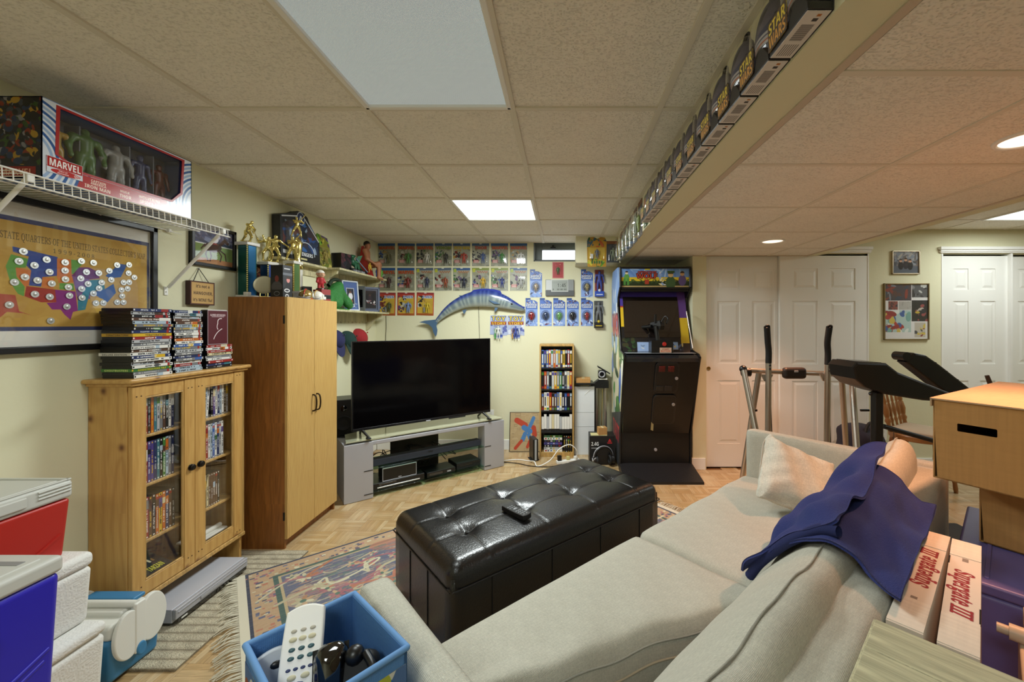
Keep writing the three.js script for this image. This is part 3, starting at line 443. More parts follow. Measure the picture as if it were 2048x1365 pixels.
{ // hanging wooden plaque
  const pr = A.add(156, 131, (g, w, h) => { bg(g, w, h, '#c9a264'); g.lineWidth = 16; g.strokeStyle = 'rgba(70,32,24,.75)'; g.strokeRect(0, 0, w, h); g.lineWidth = 8; g.strokeStyle = 'rgba(60,24,30,.8)'; g.strokeRect(0, 0, w, h); txt(g, 'it\u2019s not a', w * 0.5, 28, 24, '#35231f', { width: 88 }); txt(g, 'HANGOVER,', w * 0.52, 66, 24, '#35231f', { width: 124 }); txt(g, 'it\u2019s WINE flu!', w * 0.5, 104, 23, '#35231f', { width: 124 }); });
  const wood = A.flat('#3c2320'), t = thing('wooden_plaque', 'small wooden sign about wine hanging from a cord on the left wall', 'sign', LW, EYE + 0.106, 2.312, EAST);
  mesh('board', atlasBox(0.156, 0.131, 0.026, { pz: pr, all: wood }, 0, 0.0655, 0.016), PAPER, t);
  mesh('cord', [rod([-0.05, 0.128, 0.02], [0, 0.205, 0.006], 0.0018, 6), rod([0.05, 0.128, 0.02], [0, 0.205, 0.006], 0.0018, 6)], W.dark, t); mesh('nail', cyl(0.003, 0.003, 0.012).rotateX(PI / 2).translate(0, 0.206, 0.006), W.silver, t);
}
// ---------------------------------------------------------------- pine cabinet
const CAB = { D0: 1.775, W: 0.635, T: 1.125, front: 0.19 };
{
  const t = thing('pine_cabinet', 'pine display cabinet with two glass doors against the left wall', 'cabinet', LW, 0, CAB.D0, EAST), w = CAB.W, F = CAB.front, b = 0.15;
  mesh('top', [bx(w + 0.05, 0.02, F + 0.026, w / 2 - 0.002, CAB.T + 0.01, F / 2 + 0.011, 0.008), bx(w + 0.02, 0.014, F + 0.01, w / 2, CAB.T - 0.006, F / 2 + 0.006, 0.004)], W.pine, t);
  for (const x of [0.009, w - 0.009]) mesh('side_panel', bx(0.018, CAB.T - 0.0248, F - 0.022, x, CAB.T / 2 + 0.0004, F / 2 - 0.009, 0.002), W.pine, t);
  mesh('back_panel', bx(w - 0.03, CAB.T - b - 0.02, 0.005, w / 2, (CAB.T + b) / 2, 0.004), W.oakEdge, t);
  mesh('plinth', [bx(w - 0.03, 0.02, F - 0.02, w / 2, b + 0.012, F / 2 - 0.008), bx(w + 0.004, 0.022, 0.014, w / 2, b + 0.009, F - 0.006, 0.004)], W.pineX, t);
  for (const y of [0.88, 0.655, 0.4]) mesh('shelf', bx(w - 0.038, 0.016, F - 0.035, w / 2, y - 0.008, F / 2 - 0.012, 0.006), W.pineX, t);
  mesh('stile', bx(0.02, CAB.T - b - 0.03, 0.012, w - 0.01, (CAB.T + b) / 2, F - 0.01, 0.002), W.pineX, t);
  const y0 = b + 0.023, y1 = CAB.T - 0.016, dw = 0.3045, fr = 0.02;
  for (const k of [0, 1]) {
    const x0 = 0.003 + k * (dw + 0.002), S = 0.0575, d = mesh('door', [bx(S, y1 - y0, fr, x0 + S / 2, (y0 + y1) / 2, F - 0.01, 0.003), bx(S, y1 - y0, fr, x0 + dw - S / 2, (y0 + y1) / 2, F - 0.01, 0.003), bx(dw - 2 * S, 0.052, fr - 0.003, x0 + dw / 2, y1 - 0.026, F - 0.0115, 0.003), bx(dw - 2 * S, 0.06, fr - 0.003, x0 + dw / 2, y0 + 0.03, F - 0.0115, 0.003)], W.pine, t);
    mesh('glass', bx(dw - 2 * S + 0.006, y1 - y0 - 0.1, 0.003, x0 + dw / 2, (y0 + y1) / 2 + 0.004, F - 0.014), W.glass, d);
    mesh('bead', [bx(0.008, y1 - y0 - 0.11, 0.01, x0 + S + 0.004, (y0 + y1) / 2 + 0.004, F - 0.008, 0.003), bx(0.008, y1 - y0 - 0.11, 0.01, x0 + dw - S - 0.004, (y0 + y1) / 2 + 0.004, F - 0.008, 0.003), bx(dw - 2 * S, 0.008, 0.01, x0 + dw / 2, y1 - 0.056, F - 0.008, 0.003), bx(dw - 2 * S, 0.008, 0.01, x0 + dw / 2, y0 + 0.064, F - 0.008, 0.003)], W.pineX, d);
    mesh('knob', [lathe([[0, 0], [0.008, 0], [0.007, 0.006], [0.016, 0.011], [0.013, 0.017], [0, 0.019]], 20).rotateX(PI / 2).translate(k ? x0 + 0.025 : x0 + dw - 0.025, 0.665, F), new THREE.TorusGeometry(0.013, 0.003, 8, 20).translate(k ? x0 + 0.025 : x0 + dw - 0.025, 0.665, F + 0.002)], mat(0x2a2622, 0.3, { metalness: 0.6 }), d);
    const pegs = []; for (const px of [x0 + 0.018, x0 + 0.038, x0 + dw - 0.018, x0 + dw - 0.038]) for (const py of [y0 + 0.02, y0 + 0.045, y1 - 0.02, y1 - 0.045]) if ((px * 1000 + py * 1000 | 0) % 2) pegs.push(cyl(0.003, 0.003, 0.002, 0, 0, 0, 8).rotateX(PI / 2).translate(px, py, F)); if (pegs.length) mesh('peg', pegs, mat(0x4a2f18, 0.6), d);
  }
}
// ---------------------------------------------------------------- film cases: one object each
const SP = { black: '#15151a', white: '#e6e4de', grey: '#77787c', navy: '#23305e', blue: '#3f62a8', red: '#962826', 'pale blue': '#a9bccb', orange: '#c2651f', yellow: '#d9b02b', green: '#3f7a36', purple: '#4c3f86', brown: '#55392a', cream: '#d8cba2', teal: '#3d7480', silver: '#b5b7ba' };
const CASEB = S.flat('#101012');
function spine(colour, words, o = {}) {                       // unreadable print is only flecks; what the photo lets one read is lettered
  return S.add(o.w || 200, o.h || 16, (g, w, h) => {
    const c = SP[colour], ink = ['white', 'yellow', 'cream', 'pale blue', 'silver'].includes(colour) ? '#1a1a1e' : pick(['#e6e4de', '#e6e4de', '#d9b02b', '#b5b7ba']); bg(g, w, h, c);
    if (!o.plain) { if (rnd() < 0.6) { g.fillStyle = pick(Object.values(SP)); g.fillRect(w * rr(0.5, 0.7), 0, w * rr(0.1, 0.3), h); } g.fillStyle = ink; g.fillRect(3, h * 0.25, 7, h * 0.5); g.fillRect(w - 14, h * 0.3, 8, h * 0.4); if (rnd() < 0.3) { g.fillStyle = '#9e2a24'; g.fillRect(w * 0.86, 0, w * 0.06, h); } }
    if (words) txt(g, words, w * (o.at || 0.5), h / 2 + 1, h * 0.72, o.ink || ink, { width: w * (o.len || 0.6), italic: 1 });
    else { g.fillStyle = ink; let x = w * rr(0.12, 0.3); const end = w * rr(0.55, 0.8); while (x < end) { const l = rr(2, 6); if (rnd() < 0.82) g.fillRect(x, h * rr(0.26, 0.36), l, h * rr(0.34, 0.44)); x += l + rr(0.8, 2); } }
  });
}
function caseStack(x, d, y, n, len, cols, place, group, special = {}) {
  const th = place.th; for (let i = n - 1; i >= 0; i--) {        // i counts down from the top
    const s = special[i] || [], c = s[0] || pick(cols), h = th * (0.94 + 0.06 * rnd()), sp = spine(c, s[1], s[2]);
    const o = solid('film_case', atlasBox(len * rr(0.97, 1), h * 0.96, 0.135, { pz: sp, nx: s[3] || CASEB, all: CASEB }), SPINE, `${ORD[i]} film case from the top of ${place.name} on the cabinet, ${c} spine`, 'film case', x + rr(-0.006, 0.006), y + h / 2, d + rr(-0.006, 0.006), EAST + rr(-0.03, 0.03), group);
    y += h;
  }
  return y;
}
const MIXED = ['black', 'black', 'black', 'white', 'grey', 'grey', 'navy', 'navy', 'silver', 'pale blue', 'red', 'brown', 'blue', 'grey', 'brown', 'purple'];
const topY = CAB.T + 0.0205;
seed = 21;
const yA = caseStack(-1.935, 1.872, topY, 22, 0.182, MIXED, { th: 0.0144, name: 'the left stack' }, 'film cases piled on the pine cabinet', {
  4: ['pale blue'], 5: ['grey'], 8: ['yellow', 'TORA!TORA!TORA!', { plain: 1, at: 0.58, len: 0.55 }, S.add(140, 16, (g, w, h) => { bg(g, w, h, '#c99e2a'); txt(g, 'TORA!TORA!TORA!', w / 2, 9, 12, '#2a1a10', { width: 100 }); })], 12: ['white', 'KELLY\u2019S HEROES', { at: 0.32, len: 0.5 }], 14: ['white', '', {}, S.add(140, 16, (g, w, h) => { bg(g, w, h, '#d9d6cc'); txt(g, 'DELUXE EDITION', w / 2, 9, 11, '#3a3a3a', { width: 110 }); })], 16: ['white'], 19: ['green', 'GHOSTBUSTERS 1&2', { at: 0.5, len: 0.7 }, S.add(140, 16, (g, w, h) => { bg(g, w, h, '#3f7a36'); txt(g, 'GHOSTBUSTERS', w / 2, 9, 12, '#d8e08a', { width: 110 }); })],
});
caseStack(-1.94, 2.062, topY, 22, 0.156, MIXED, { th: 0.0142, name: 'the middle stack' }, 'film cases piled on the pine cabinet', { 8: ['white'], 10: ['orange'], 11: ['white'], 12: ['blue'], 14: ['silver'], 21: ['pale blue'], 20: ['pale blue'] });
const yC = caseStack(-1.935, 2.245, topY, 9, 0.172, MIXED, { th: 0.0142, name: 'the low right stack' }, 'film cases piled on the pine cabinet', { 0: ['red'], 1: ['white'], 2: ['red'], 3: ['cream'], 4: ['grey'], 6: ['red'], 7: ['navy'] });
{ // dark red box standing on the low stack
  const pr = A.add(130, 185, (g, w, h) => { bg(g, w, h, '#541420'); g.lineWidth = 5; g.strokeStyle = '#9c8a8e'; g.strokeRect(2, 2, w - 4, h - 4); txt(g, 'ALFRED HITCHCOCK', w / 2, 25, 15, '#e9dede', { width: 96 }); g.fillStyle = '#c7b3b6'; g.fillRect(26, 34, 78, 3); g.strokeStyle = '#efe6e6'; g.lineWidth = 4; g.beginPath(); g.moveTo(90, 45); g.quadraticCurveTo(60, 42, 64, 72); g.quadraticCurveTo(54, 92, 66, 104); g.moveTo(92, 100); g.quadraticCurveTo(52, 118, 38, 156); g.stroke(); });
  const side = A.flat('#1a0c10'), t = thing('film_box_set', 'dark red boxed film set standing upright on the low right stack', 'box set', -1.916, yC + 0.001, 2.245, EAST);
  mesh('slipcase', atlasBox(0.132, 0.186, 0.036, { pz: pr, all: side }, 0, 0.093, 0.018), PRINT, t); mesh('page_block', bx(0.124, 0.004, 0.03, 0, 0.187, 0.018), W.offWhite, t);
}
// upright cases behind the glass
seed = 77;
const ROWCOL = [['black', 'grey', 'red', 'black', 'orange', 'teal', 'silver', 'grey', 'brown', 'black', 'white', 'navy'], ['white', 'silver', 'red', 'purple', 'purple', 'navy', 'teal', 'black', 'green', 'pale blue', 'grey', 'navy'], ['brown', 'cream', 'red', 'brown', 'black', 'orange', 'yellow', 'orange', 'navy', 'brown', 'black'], ['black', 'white', 'pale blue', 'white', 'black', 'purple', 'white', 'navy', 'pale blue', 'white', 'black', 'silver'], ['white', 'black', 'silver', 'red', 'white', 'pale blue', 'blue', 'white', 'navy', 'silver', 'white'], ['brown', 'cream', 'cream', 'brown', 'brown', 'brown', 'brown', 'black']];
[['top', 0.88, 0], ['second', 0.655, 0], ['third', 0.4, 0], ['top', 0.88, 1], ['second', 0.655, 1], ['third', 0.4, 1]].forEach(([shelf, y, k], row) => {
  let d = CAB.D0 + 0.064 + k * 0.3065; ROWCOL[row].forEach((c, i) => {
    const th = row === 2 ? 0.0155 : 0.0138, h = row === 5 ? 0.175 : row === 2 ? 0.185 + 0.008 * rnd() : 0.188, lean = row === 5 && i === 1 ? 0.16 : row === 3 && i < 4 ? 0.08 : 0;
    const o = solid('film_case', atlasBox(th * 0.95, h, 0.125, { pz: turned(spine(c)), all: CASEB }), SPINE, `${ORD[i]} upright film case from the left, ${shelf} shelf behind the ${k ? 'right' : 'left'} glass door`, 'film case', LW + 0.09, y + h / 2 + Math.abs(lean) * 0.006, d + th / 2 + lean * 0.09, EAST, 'film cases inside the pine cabinet');
    o.rotation.z = -lean; d += th + (lean && (row === 5 || i === 3) ? 0.018 : 0.0004);
  });
});
{ const pr = A.add(120, 80, (g, w, h) => { bg(g, w, h, '#14161c'); blobs(g, 20, 4, 70, 44, 12, ['#b49a4a', '#8a6a34', '#d8cfa8']); txt(g, 'TARZAN', w / 2, 64, 20, '#d8d23a', { width: 70 }); });
  const o = solid('film_case', atlasBox(0.12, 0.016, 0.16, { all: A.flat('#15171c'), py: pr }), PRINT, 'flat film case with yellow lettering lying low in the left half of the cabinet', 'film case', LW + 0.1, 0.262, CAB.D0 + 0.145, EAST); o.rotateX(0.4);
  for (let i = 0; i < 3; i++) solid('film_case', atlasBox(0.17, 0.014, 0.13, { pz: spine(['black', 'grey', 'black'][i]), all: CASEB }), SPINE, `${['lowest', 'middle', 'top'][i]} of three flat film cases on the left cabinet floor`, 'film case', LW + 0.095, 0.181 + i * 0.0145, CAB.D0 + 0.145, EAST, 'flat film cases on the cabinet floor');
  solid('paper_roll', [bx(0.19, 0.012, 0.12, 0, 0.006, 0, 0.005), cyl(0.012, 0.012, 0.18).rotateZ(PI / 2).translate(0, 0.022, 0.02)], W.offWhite, 'white paper bundle at the bottom behind the right glass door', 'paper', LW + 0.095, 0.228, CAB.D0 + 0.46, EAST);
  for (let i = 0; i < 3; i++) solid('film_case', atlasBox(0.17, 0.0145, 0.13, { pz: spine(['black', 'grey', 'black'][i]), all: CASEB }), SPINE, `${['lowest', 'middle', 'top'][i]} of three flat film cases on the right cabinet floor`, 'film case', LW + 0.095, 0.181 + i * 0.0152, CAB.D0 + 0.46, EAST, 'flat film cases on the cabinet floor'); }
// ---------------------------------------------------------------- oak wardrobe
const WR = { D0: 2.52, W: 0.555, T: 1.55, F: 0.365 };
{
  const t = thing('oak_wardrobe', 'tall light oak two-door wardrobe against the left wall', 'wardrobe', LW, 0, WR.D0, EAST), w = WR.W, F = WR.F;
  mesh('carcass', [bx(0.016, WR.T, F - 0.018, 0.008, WR.T / 2, F / 2 - 0.008, 0.001), bx(0.016, WR.T, F - 0.018, w - 0.008, WR.T / 2, F / 2 - 0.008, 0.001), bx(w - 0.03, 0.016, F - 0.02, w / 2, WR.T - 0.008, F / 2 - 0.009), bx(w - 0.03, WR.T, 0.004, w / 2, WR.T / 2, 0.003), bx(w - 0.03, 0.05, 0.014, w / 2, 0.025, F - 0.045)], W.oakSide, t);
  for (const k of [0, 1]) {
    const dw = w / 2 - 0.002, x = dw / 2 + 0.0005 + k * (dw + 0.003), d = mesh('door', bx(dw, WR.T - 0.06, 0.017, x, WR.T / 2 + 0.03, F - 0.0085, 0.0015), W.oak, t);
    const hx = k ? w / 2 + 0.022 : w / 2 - 0.022; mesh('handle', tube([[hx, 0.795, F - 0.002], [hx, 0.8, F + 0.018], [hx, 0.85, F + 0.028], [hx, 0.9, F + 0.018], [hx, 0.905, F - 0.002]], 0.005, 24), mat(0x3b2f22, 0.3, { metalness: 0.7 }), d);
    for (const y of [0.2, WR.T - 0.14]) mesh('hinge', bx(0.004, 0.05, 0.01, k ? w + 0.001 : -0.001, y, F - 0.02, 0.001), W.dark, d);
  }
}
// ---------------------------------------------------------------- on top of the wardrobe
const WT = WR.T;
function trophy(label, x, d, cw, h, turn, colours, fig, fh, o = {}) {
  const t = thing('trophy', label, 'trophy', x, WT, d, turn), marble = mat(0xd8d5cd, 0.25), mb = 0.012;
  mesh('base', bx(cw + 0.02, mb, cw + 0.02, 0, mb / 2, 0, 0.002), marble, t);
  if (o.feet) mesh('foot', [bx(0.03, 0.02, 0.03, cw / 2 - 0.01, mb + 0.01, cw / 2 - 0.01, 0.004)], marble, t);
  const c1 = mat(colours[0], 0.18, { metalness: 0.5 }), c2 = mat(colours[1], 0.18, { metalness: 0.5 });
  mesh('column', bx(cw, h, cw, 0, mb + h / 2, 0, 0.001), c1, t);
  mesh('column_face', bx(0.003, h, cw * 0.76, cw / 2, mb + h / 2, 0), c2, t, 'bright foil strip');
  const edge = []; for (let i = 0; i < h / 0.012; i++) edge.push(bx(0.007, 0.007, 0.007, 0, 0, 0).rotateY(PI / 4).translate(cw / 2, mb + 0.006 + i * 0.012, cw / 2)); mesh('corner_strip', edge, W.gold, t);
  mesh('cap', [bx(cw + 0.026, 0.02, cw + 0.026, 0, mb + h + 0.01, 0, 0.003)], marble, t);
  const pl = mesh('figure', FIG[fig].clone().scale(fh, fh, fh).rotateY(o.face ?? 0).translate(0, mb + h + 0.026, 0), W.gold, t, 'gold sports figure'); mesh('plinth', lathe([[0, 0], [0.026, 0], [0.022, 0.006], [0.02, 0.01], [0, 0.012]], 20).translate(0, mb + h + 0.02, 0), W.gold, pl);
  return t;
}
trophy('tall teal column trophy topped by a gold crouching player with a stick', -1.972, 2.575, 0.066, 0.31, -0.15, [0x0f4f4a, 0x1d5f8c], 'skate', 0.155, { face: 0.1, feet: 1 });
trophy('blue column trophy with a gold running figure behind the black box', -1.925, 2.69, 0.058, 0.205, -0.15, [0x2c4d7d, 0x4560b0], 'runner', 0.165, { face: 0.3 });
trophy('second gold figure trophy at the back beside the blue column', -1.975, 2.82, 0.05, 0.22, -0.15, [0x93772c, 0x3a6a9a], 'runner', 0.19, { face: 0.9 });
trophy('gold column trophy with patterned green foil and a gold batter', -1.865, 2.85, 0.058, 0.235, -0.15, [0xa38a3f, 0x5c7d4a], 'batter', 0.17, { face: 0.4 });
{ const t = thing('cup_trophy', 'tallest gold trophy figure with a flared gold column at the back', 'trophy', -1.912, WT, 2.965); mesh('base', bx(0.09, 0.03, 0.09, 0, 0.015, 0, 0.003), mat(0xd8d5cd, 0.3), t); mesh('riser', bx(0.05, 0.2, 0.05, 0, 0.13, 0), mat(0xd2cfc6, 0.3), t); mesh('column', lathe([[0, 0.23], [0.04, 0.23], [0.034, 0.26], [0.022, 0.3], [0.03, 0.36], [0.036, 0.42], [0.016, 0.44], [0.012, 0.455], [0, 0.46]]), W.gold, t); mesh('figure', FIG.batter.clone().scale(0.15, 0.15, 0.15).rotateY(0.6).translate(0, 0.458, 0), W.gold, t); }
{ const pr = A.add(90, 160, (g, w, h) => { bg(g, w, h, '#2c160f'); blobs(g, 0, h * 0.1, w, h * 0.7, 26, ['#5a2a18', '#7a3a1e', '#3a1c12', '#8a4a2a']); g.strokeStyle = '#c7a970'; g.lineWidth = 3; g.beginPath(); g.arc(24, 30, 11, 0, 7); g.stroke(); });
  const t = thing('photo_plaque', 'dark brown sports photo plaque standing behind the silver plate', 'plaque', -1.995, WT, 2.72, 0.9); mesh('panel', atlasBox(0.1, 0.23, 0.014, { pz: pr, all: A.flat('#2a150e') }, 0, 0.115, 0), PRINT, t); mesh('foot', bx(0.11, 0.01, 0.04, 0, 0.005, 0.01, 0.003), W.oakEdge, t); }
{ const t = thing('silver_plate', 'round engraved silver plate on a little stand next to the teal trophy', 'plate', -1.872, WT, 2.585, 0.5); mesh('dish', lathe([[0, 0.003], [0.03, 0.002], [0.045, 0], [0.056, 0.007], [0.058, 0.009], [0.055, 0.011], [0.044, 0.005], [0, 0.006]], 40).rotateX(PI / 2 - 0.2).translate(0, 0.077, 0), mat(0xa39c80, 0.4, { metalness: 0.8 }), t); mesh('stand', [rod([-0.02, 0.004, 0.02], [-0.02, 0.03, 0.016], 0.003), rod([0.02, 0.004, 0.02], [0.02, 0.03, 0.016], 0.003), rod([-0.02, 0.004, 0.02], [0.02, 0.004, 0.02], 0.003), rod([0, 0.004, -0.05], [0, 0.09, -0.022], 0.003), rod([0, 0.004, -0.05], [0, 0.004, 0.02], 0.003)], W.gold, t); }
{ const f = A.add(80, 130, (g, w, h) => { bg(g, w, h, '#121214'); g.fillStyle = '#4a4648'; g.beginPath(); g.ellipse(w / 2, h * 0.68, 34, 24, 0, 0, 7); g.fill(); g.fillStyle = '#7a2f2a'; g.beginPath(); g.arc(w / 2, h * 0.42, 13, 0, 7); g.fill(); g.fillStyle = '#0c0c0e'; g.fillRect(0, h * 0.76, w, h); g.strokeStyle = '#9a9a9c'; g.lineWidth = 2; g.beginPath(); g.ellipse(w / 2, h * 0.88, 17, 8, 0, 0, 7); g.stroke(); });
  const s = A.add(64, 130, (g, w, h) => { bg(g, w, h, '#2a2b30'); g.fillStyle = '#c9c9cc'; g.fillRect(8, 11, 40, 5); g.fillStyle = '#6a6f78'; g.fillRect(0, 30, w, 10); personPrint(g, 36, 58, 42, '#1b1b1f', '#d98f8a'); g.fillStyle = '#0e0e10'; g.fillRect(0, h * 0.7, w, h); for (const [y, rx] of [[0.78, 19], [0.95, 12]]) { g.fillStyle = '#e2e2e2'; g.beginPath(); g.ellipse(28, h * y, rx, 8, 0, 0, 7); g.fill(); g.fillStyle = '#3a3a3e'; g.beginPath(); g.ellipse(28, h * y, rx * 0.7, 4, 0, 0, 7); g.fill(); } });
  const t = thing('doll_carton', 'black printed carton with a portrait in front of the trophies', 'box', -1.775, WT, 2.6, -0.12); mesh('carton', atlasBox(0.085, 0.2, 0.075, { pz: f, px: s, all: A.flat('#161618') }, 0, 0.1, 0), PRINT, t); mesh('lid_flap', atlasBox(0.083, 0.002, 0.073, { all: A.flat('#1c1c20') }, 0, 0.201, 0), PRINT, t); }
function bobble(label, x, y, d, turn, hair, top, legs, s) {      // big-headed figurine
  const t = thing('figurine', label, 'figurine', x, y, d, turn); mesh('base', cyl(0.03 * s, 0.028 * s, 0.008, 0, 0.004, 0), W.black, t); mesh('body', figureGeo([[0, 0.05, 0, 0.018, 0, 0.075, 0, 0.02], [-0.01, 0.045, 0, 0.011, -0.014, 0.01, 0.004, 0.009], [0.01, 0.045, 0, 0.011, 0.014, 0.01, 0.004, 0.009], [-0.018, 0.08, 0, 0.01, -0.028, 0.055, 0.006, 0.008], [0.018, 0.08, 0, 0.01, 0.028, 0.055, 0.006, 0.008]], 0.008, 30).scale(s, s, s), mat(top, 0.5), t);
  const h = mesh('head', figureGeo([[0, 0.115, 0, 0.026, 0, 0.108, 0.004, 0.024], [0, 0.113, 0.026, 0.005, 0, 0.11, 0.028, 0.005], [-0.027, 0.112, 0, 0.006, -0.027, 0.11, 0, 0.006], [0.027, 0.112, 0, 0.006, 0.027, 0.11, 0, 0.006]], 0.008, 28).scale(s, s, s), mat(0xc79a7c, 0.5), t); mesh('hair', new THREE.SphereGeometry(0.0285 * s, 20, 12, 0, 7, 0, 1.7).rotateX(-0.35).translate(0, 0.117 * s, -0.002), mat(hair, 0.7), h);
  return t;
}
bobble('brown-haired figurine in a grey shirt behind the black carton', -1.835, WT, 2.70, 1.1, 0x5a3a20, 0x8a9098, 0x22222a, 1.05);
{ const t = thing('white_gift_box', 'small white box behind the gold mini helmet', 'box', -1.80, WT, 2.835, 1.2); mesh('carton', bx(0.07, 0.05, 0.07, 0, 0.025, 0, 0.002), W.offWhite, t); mesh('lid', bx(0.074, 0.016, 0.074, 0, 0.05, 0, 0.002), W.white, t); }
function helmet(label, x, d, turn, shell, trim) { const t = thing('mini_helmet', label, 'helmet', x, WT, d, turn), r = 0.043, g = new THREE.SphereGeometry(r, 28, 20, 0, 7, 0, 2.15); g.scale(1.0, 0.98, 1.12); mesh('shell', g.translate(0, 0.0255, 0), shell, t); mesh('stripe', new THREE.TorusGeometry(r * 1.06, 0.004, 8, 30, PI).rotateY(PI / 2).translate(0, 0.024, 0), trim, t); mesh('rim', new THREE.TorusGeometry(r * 0.86, 0.004, 8, 30).rotateX(PI / 2).scale(1, 1, 1.1).translate(0, 0.004, 0), trim, t); mesh('face_guard', [tube([[-0.034, 0.02, 0.028], [-0.02, 0.012, 0.058], [0.02, 0.012, 0.058], [0.034, 0.02, 0.028]], 0.003, 20, 6), tube([[-0.034, 0.006, 0.028], [-0.02, 0.004, 0.056], [0.02, 0.004, 0.056], [0.034, 0.006, 0.028]], 0.003, 20, 6), rod([0, 0.004, 0.057], [0, 0.03, 0.05], 0.003)], mat(0xa9a9a9, 0.4), t); mesh('emblem', new THREE.CircleGeometry(0.015, 20).rotateY(PI / 2).translate(r * 1.004, 0.03, 0), W.offWhite, t); }
helmet('gold miniature football helmet with a red stripe on the wardrobe front edge', -1.745, 2.8, 0.3, mat(0xb0955a, 0.25, { metalness: 0.6 }), W.red);
helmet('white miniature football helmet on the wardrobe front edge', -1.745, 2.925, 0.2, mat(0xe4e0d4, 0.25), mat(0xbfa060, 0.3));
{ const t = thing('red_gift_box', 'red and black striped box on the wardrobe far end', 'box', -1.765, WT, 3.02, 1.1); mesh('carton', [bx(0.07, 0.085, 0.1, 0, 0.0425, 0, 0.002)], mat(0x8e2622, 0.5), t); mesh('label_band', bx(0.072, 0.03, 0.102, 0, 0.03, 0, 0.002), W.black, t); mesh('white_label', bx(0.024, 0.02, 0.002, -0.015, 0.02, 0.052), W.offWhite, t); }
bobble('figurine in a red coat standing on the red box', -1.775, WT + 0.0855, 3.02, 1.0, 0xd9d4c8, 0xa51e24, 0x222222, 1.0);
{ const t = thing('small_black_box', 'small black cube box behind the white mini helmet', 'box', -1.87, WT, 3.0, 0.9); mesh('carton', bx(0.06, 0.105, 0.06, 0, 0.0525, 0, 0.002), W.black, t); mesh('label', bx(0.03, 0.02, 0.002, 0, 0.05, 0.031), mat(0xb59a4a, 0.5), t); }
// ---------------------------------------------------------------- cream wall shelves beyond the wardrobe
function wallShelf(label, d0, d1, y, dep, scallop, spots) {
  const t = thing('wall_shelf', label, 'shelf', LW, y, d0, EAST), L = d1 - d0; mesh('board', bx(L, 0.018, dep, L / 2, -0.009, dep / 2, 0.003), W.cream, t);
  const s = new THREE.Shape(); s.moveTo(0, 0); s.lineTo(0, -0.17); s.quadraticCurveTo(0.03, -0.16, 0.05, -0.12); s.quadraticCurveTo(0.08, -0.055, dep - 0.045, -0.03); s.lineTo(dep - 0.035, 0); s.closePath();
  for (const x of spots) mesh('bracket', extr(s, 0.018, 0.002).rotateY(-PI / 2).translate(x, -0.019, 0.002), W.cream, t);
  const b = new THREE.Shape(); b.moveTo(0, 0); b.lineTo(L, 0); b.lineTo(L, -0.07); const n = Math.round(L / 0.07); for (let i = n; i > 0; i--) b.quadraticCurveTo((i - 0.5) * L / n, -0.105, (i - 1) * L / n, scallop ? -0.07 : -0.075); b.closePath(); mesh('back_rail', extr(b, 0.014, 0.001).translate(0, -0.019, 0.001), W.cream, t);
  return t;
}
const US = 1.854, LS = 1.504;
wallShelf('upper cream wooden shelf with curved brackets and scalloped rail by the corner', 3.42, 4.34, US, 0.2, true, [0.045, 0.86]);
wallShelf('lower cream wooden shelf with curved brackets by the corner', 3.15, 4.4, LS, 0.2, false, [0.1, 1.16]);
{ const t = thing('wall_ledge', 'narrow cream ledge under the dark shield-shaped toy box', 'shelf', LW, US, 2.86, EAST); mesh('board', bx(0.55, 0.018, 0.1, 0.275, -0.009, 0.05, 0.003), W.cream, t); mesh('back_rail', bx(0.55, 0.07, 0.014, 0.275, -0.05, 0.007, 0.002), W.cream, t); mesh('bracket', bx(0.018, 0.06, 0.08, 0.05, -0.048, 0.04, 0.003), W.cream, t); }
{ // shield-topped dark carton
  const Wd = 0.42, H = 0.37, out = [[-Wd / 2, 0], [Wd / 2, 0], [Wd / 2, 0.18], [0.1, 0.3], [0.075, 0.345], [0.03, H], [-0.03, H], [-0.075, 0.345], [-Wd / 2 + 0.02, 0.31], [-Wd / 2, 0.3]];
  const pr = A.add(420, 370, (g, w, h) => { bg(g, w, h, '#15171f'); blobs(g, 20, h * 0.2, w - 40, h * 0.6, 90, ['#2a4a86', '#16233f', '#6b7f9c', '#3a2f3a', '#20304f', '#8fa3bd', '#5c2a2a', '#10141f', '#2f62a4']); g.strokeStyle = '#d5d8dc'; g.lineWidth = 9; g.beginPath(); g.moveTo(14, 76); g.lineTo(170, 40); g.moveTo(250, 40); g.lineTo(412, 190); g.stroke(); g.fillStyle = '#1c2f5c'; g.beginPath(); g.ellipse(w / 2, 50, 40, 46, 0, 0, 7); g.fill(); g.lineWidth = 6; g.strokeStyle = '#c9d0da'; g.stroke(); txt(g, 'A', w / 2, 52, 62, '#dfe4ea', { bold: true }); g.beginPath(); g.arc(w * 0.62, h * 0.86, 96, PI, 2 * PI); g.lineWidth = 7; g.stroke(); g.fillStyle = '#0d0f15'; g.fillRect(0, h * 0.9, w, h); txt(g, 'AVENGERS', w * 0.6, h * 0.85, 40, '#e6e9ee', { width: 170 }); g.fillStyle = '#c9c08a'; g.fillRect(w * 0.4, h * 0.93, 100, 14); g.fillStyle = '#cfd2d6'; g.fillRect(18, h * 0.84, 90, 26); });
  const t = thing('shield_toy_carton', 'big dark shield-topped toy carton with a circled letter on the ledge', 'toy box', LW + 0.03, US + 0.0005, 3.1, EAST - 0.06); t.rotation.order = 'YXZ'; t.rotation.x = -0.03;
  mesh('carton', planar(extr(out, 0.06, 0.001), pr, -Wd / 2, Wd / 2, 0, H), PRINT, t); mesh('window', extr([[-0.16, 0.06], [0.0, 0.06], [-0.02, 0.2], [-0.16, 0.24]], 0.004).translate(0, 0, 0.0615), W.clear, t);
}
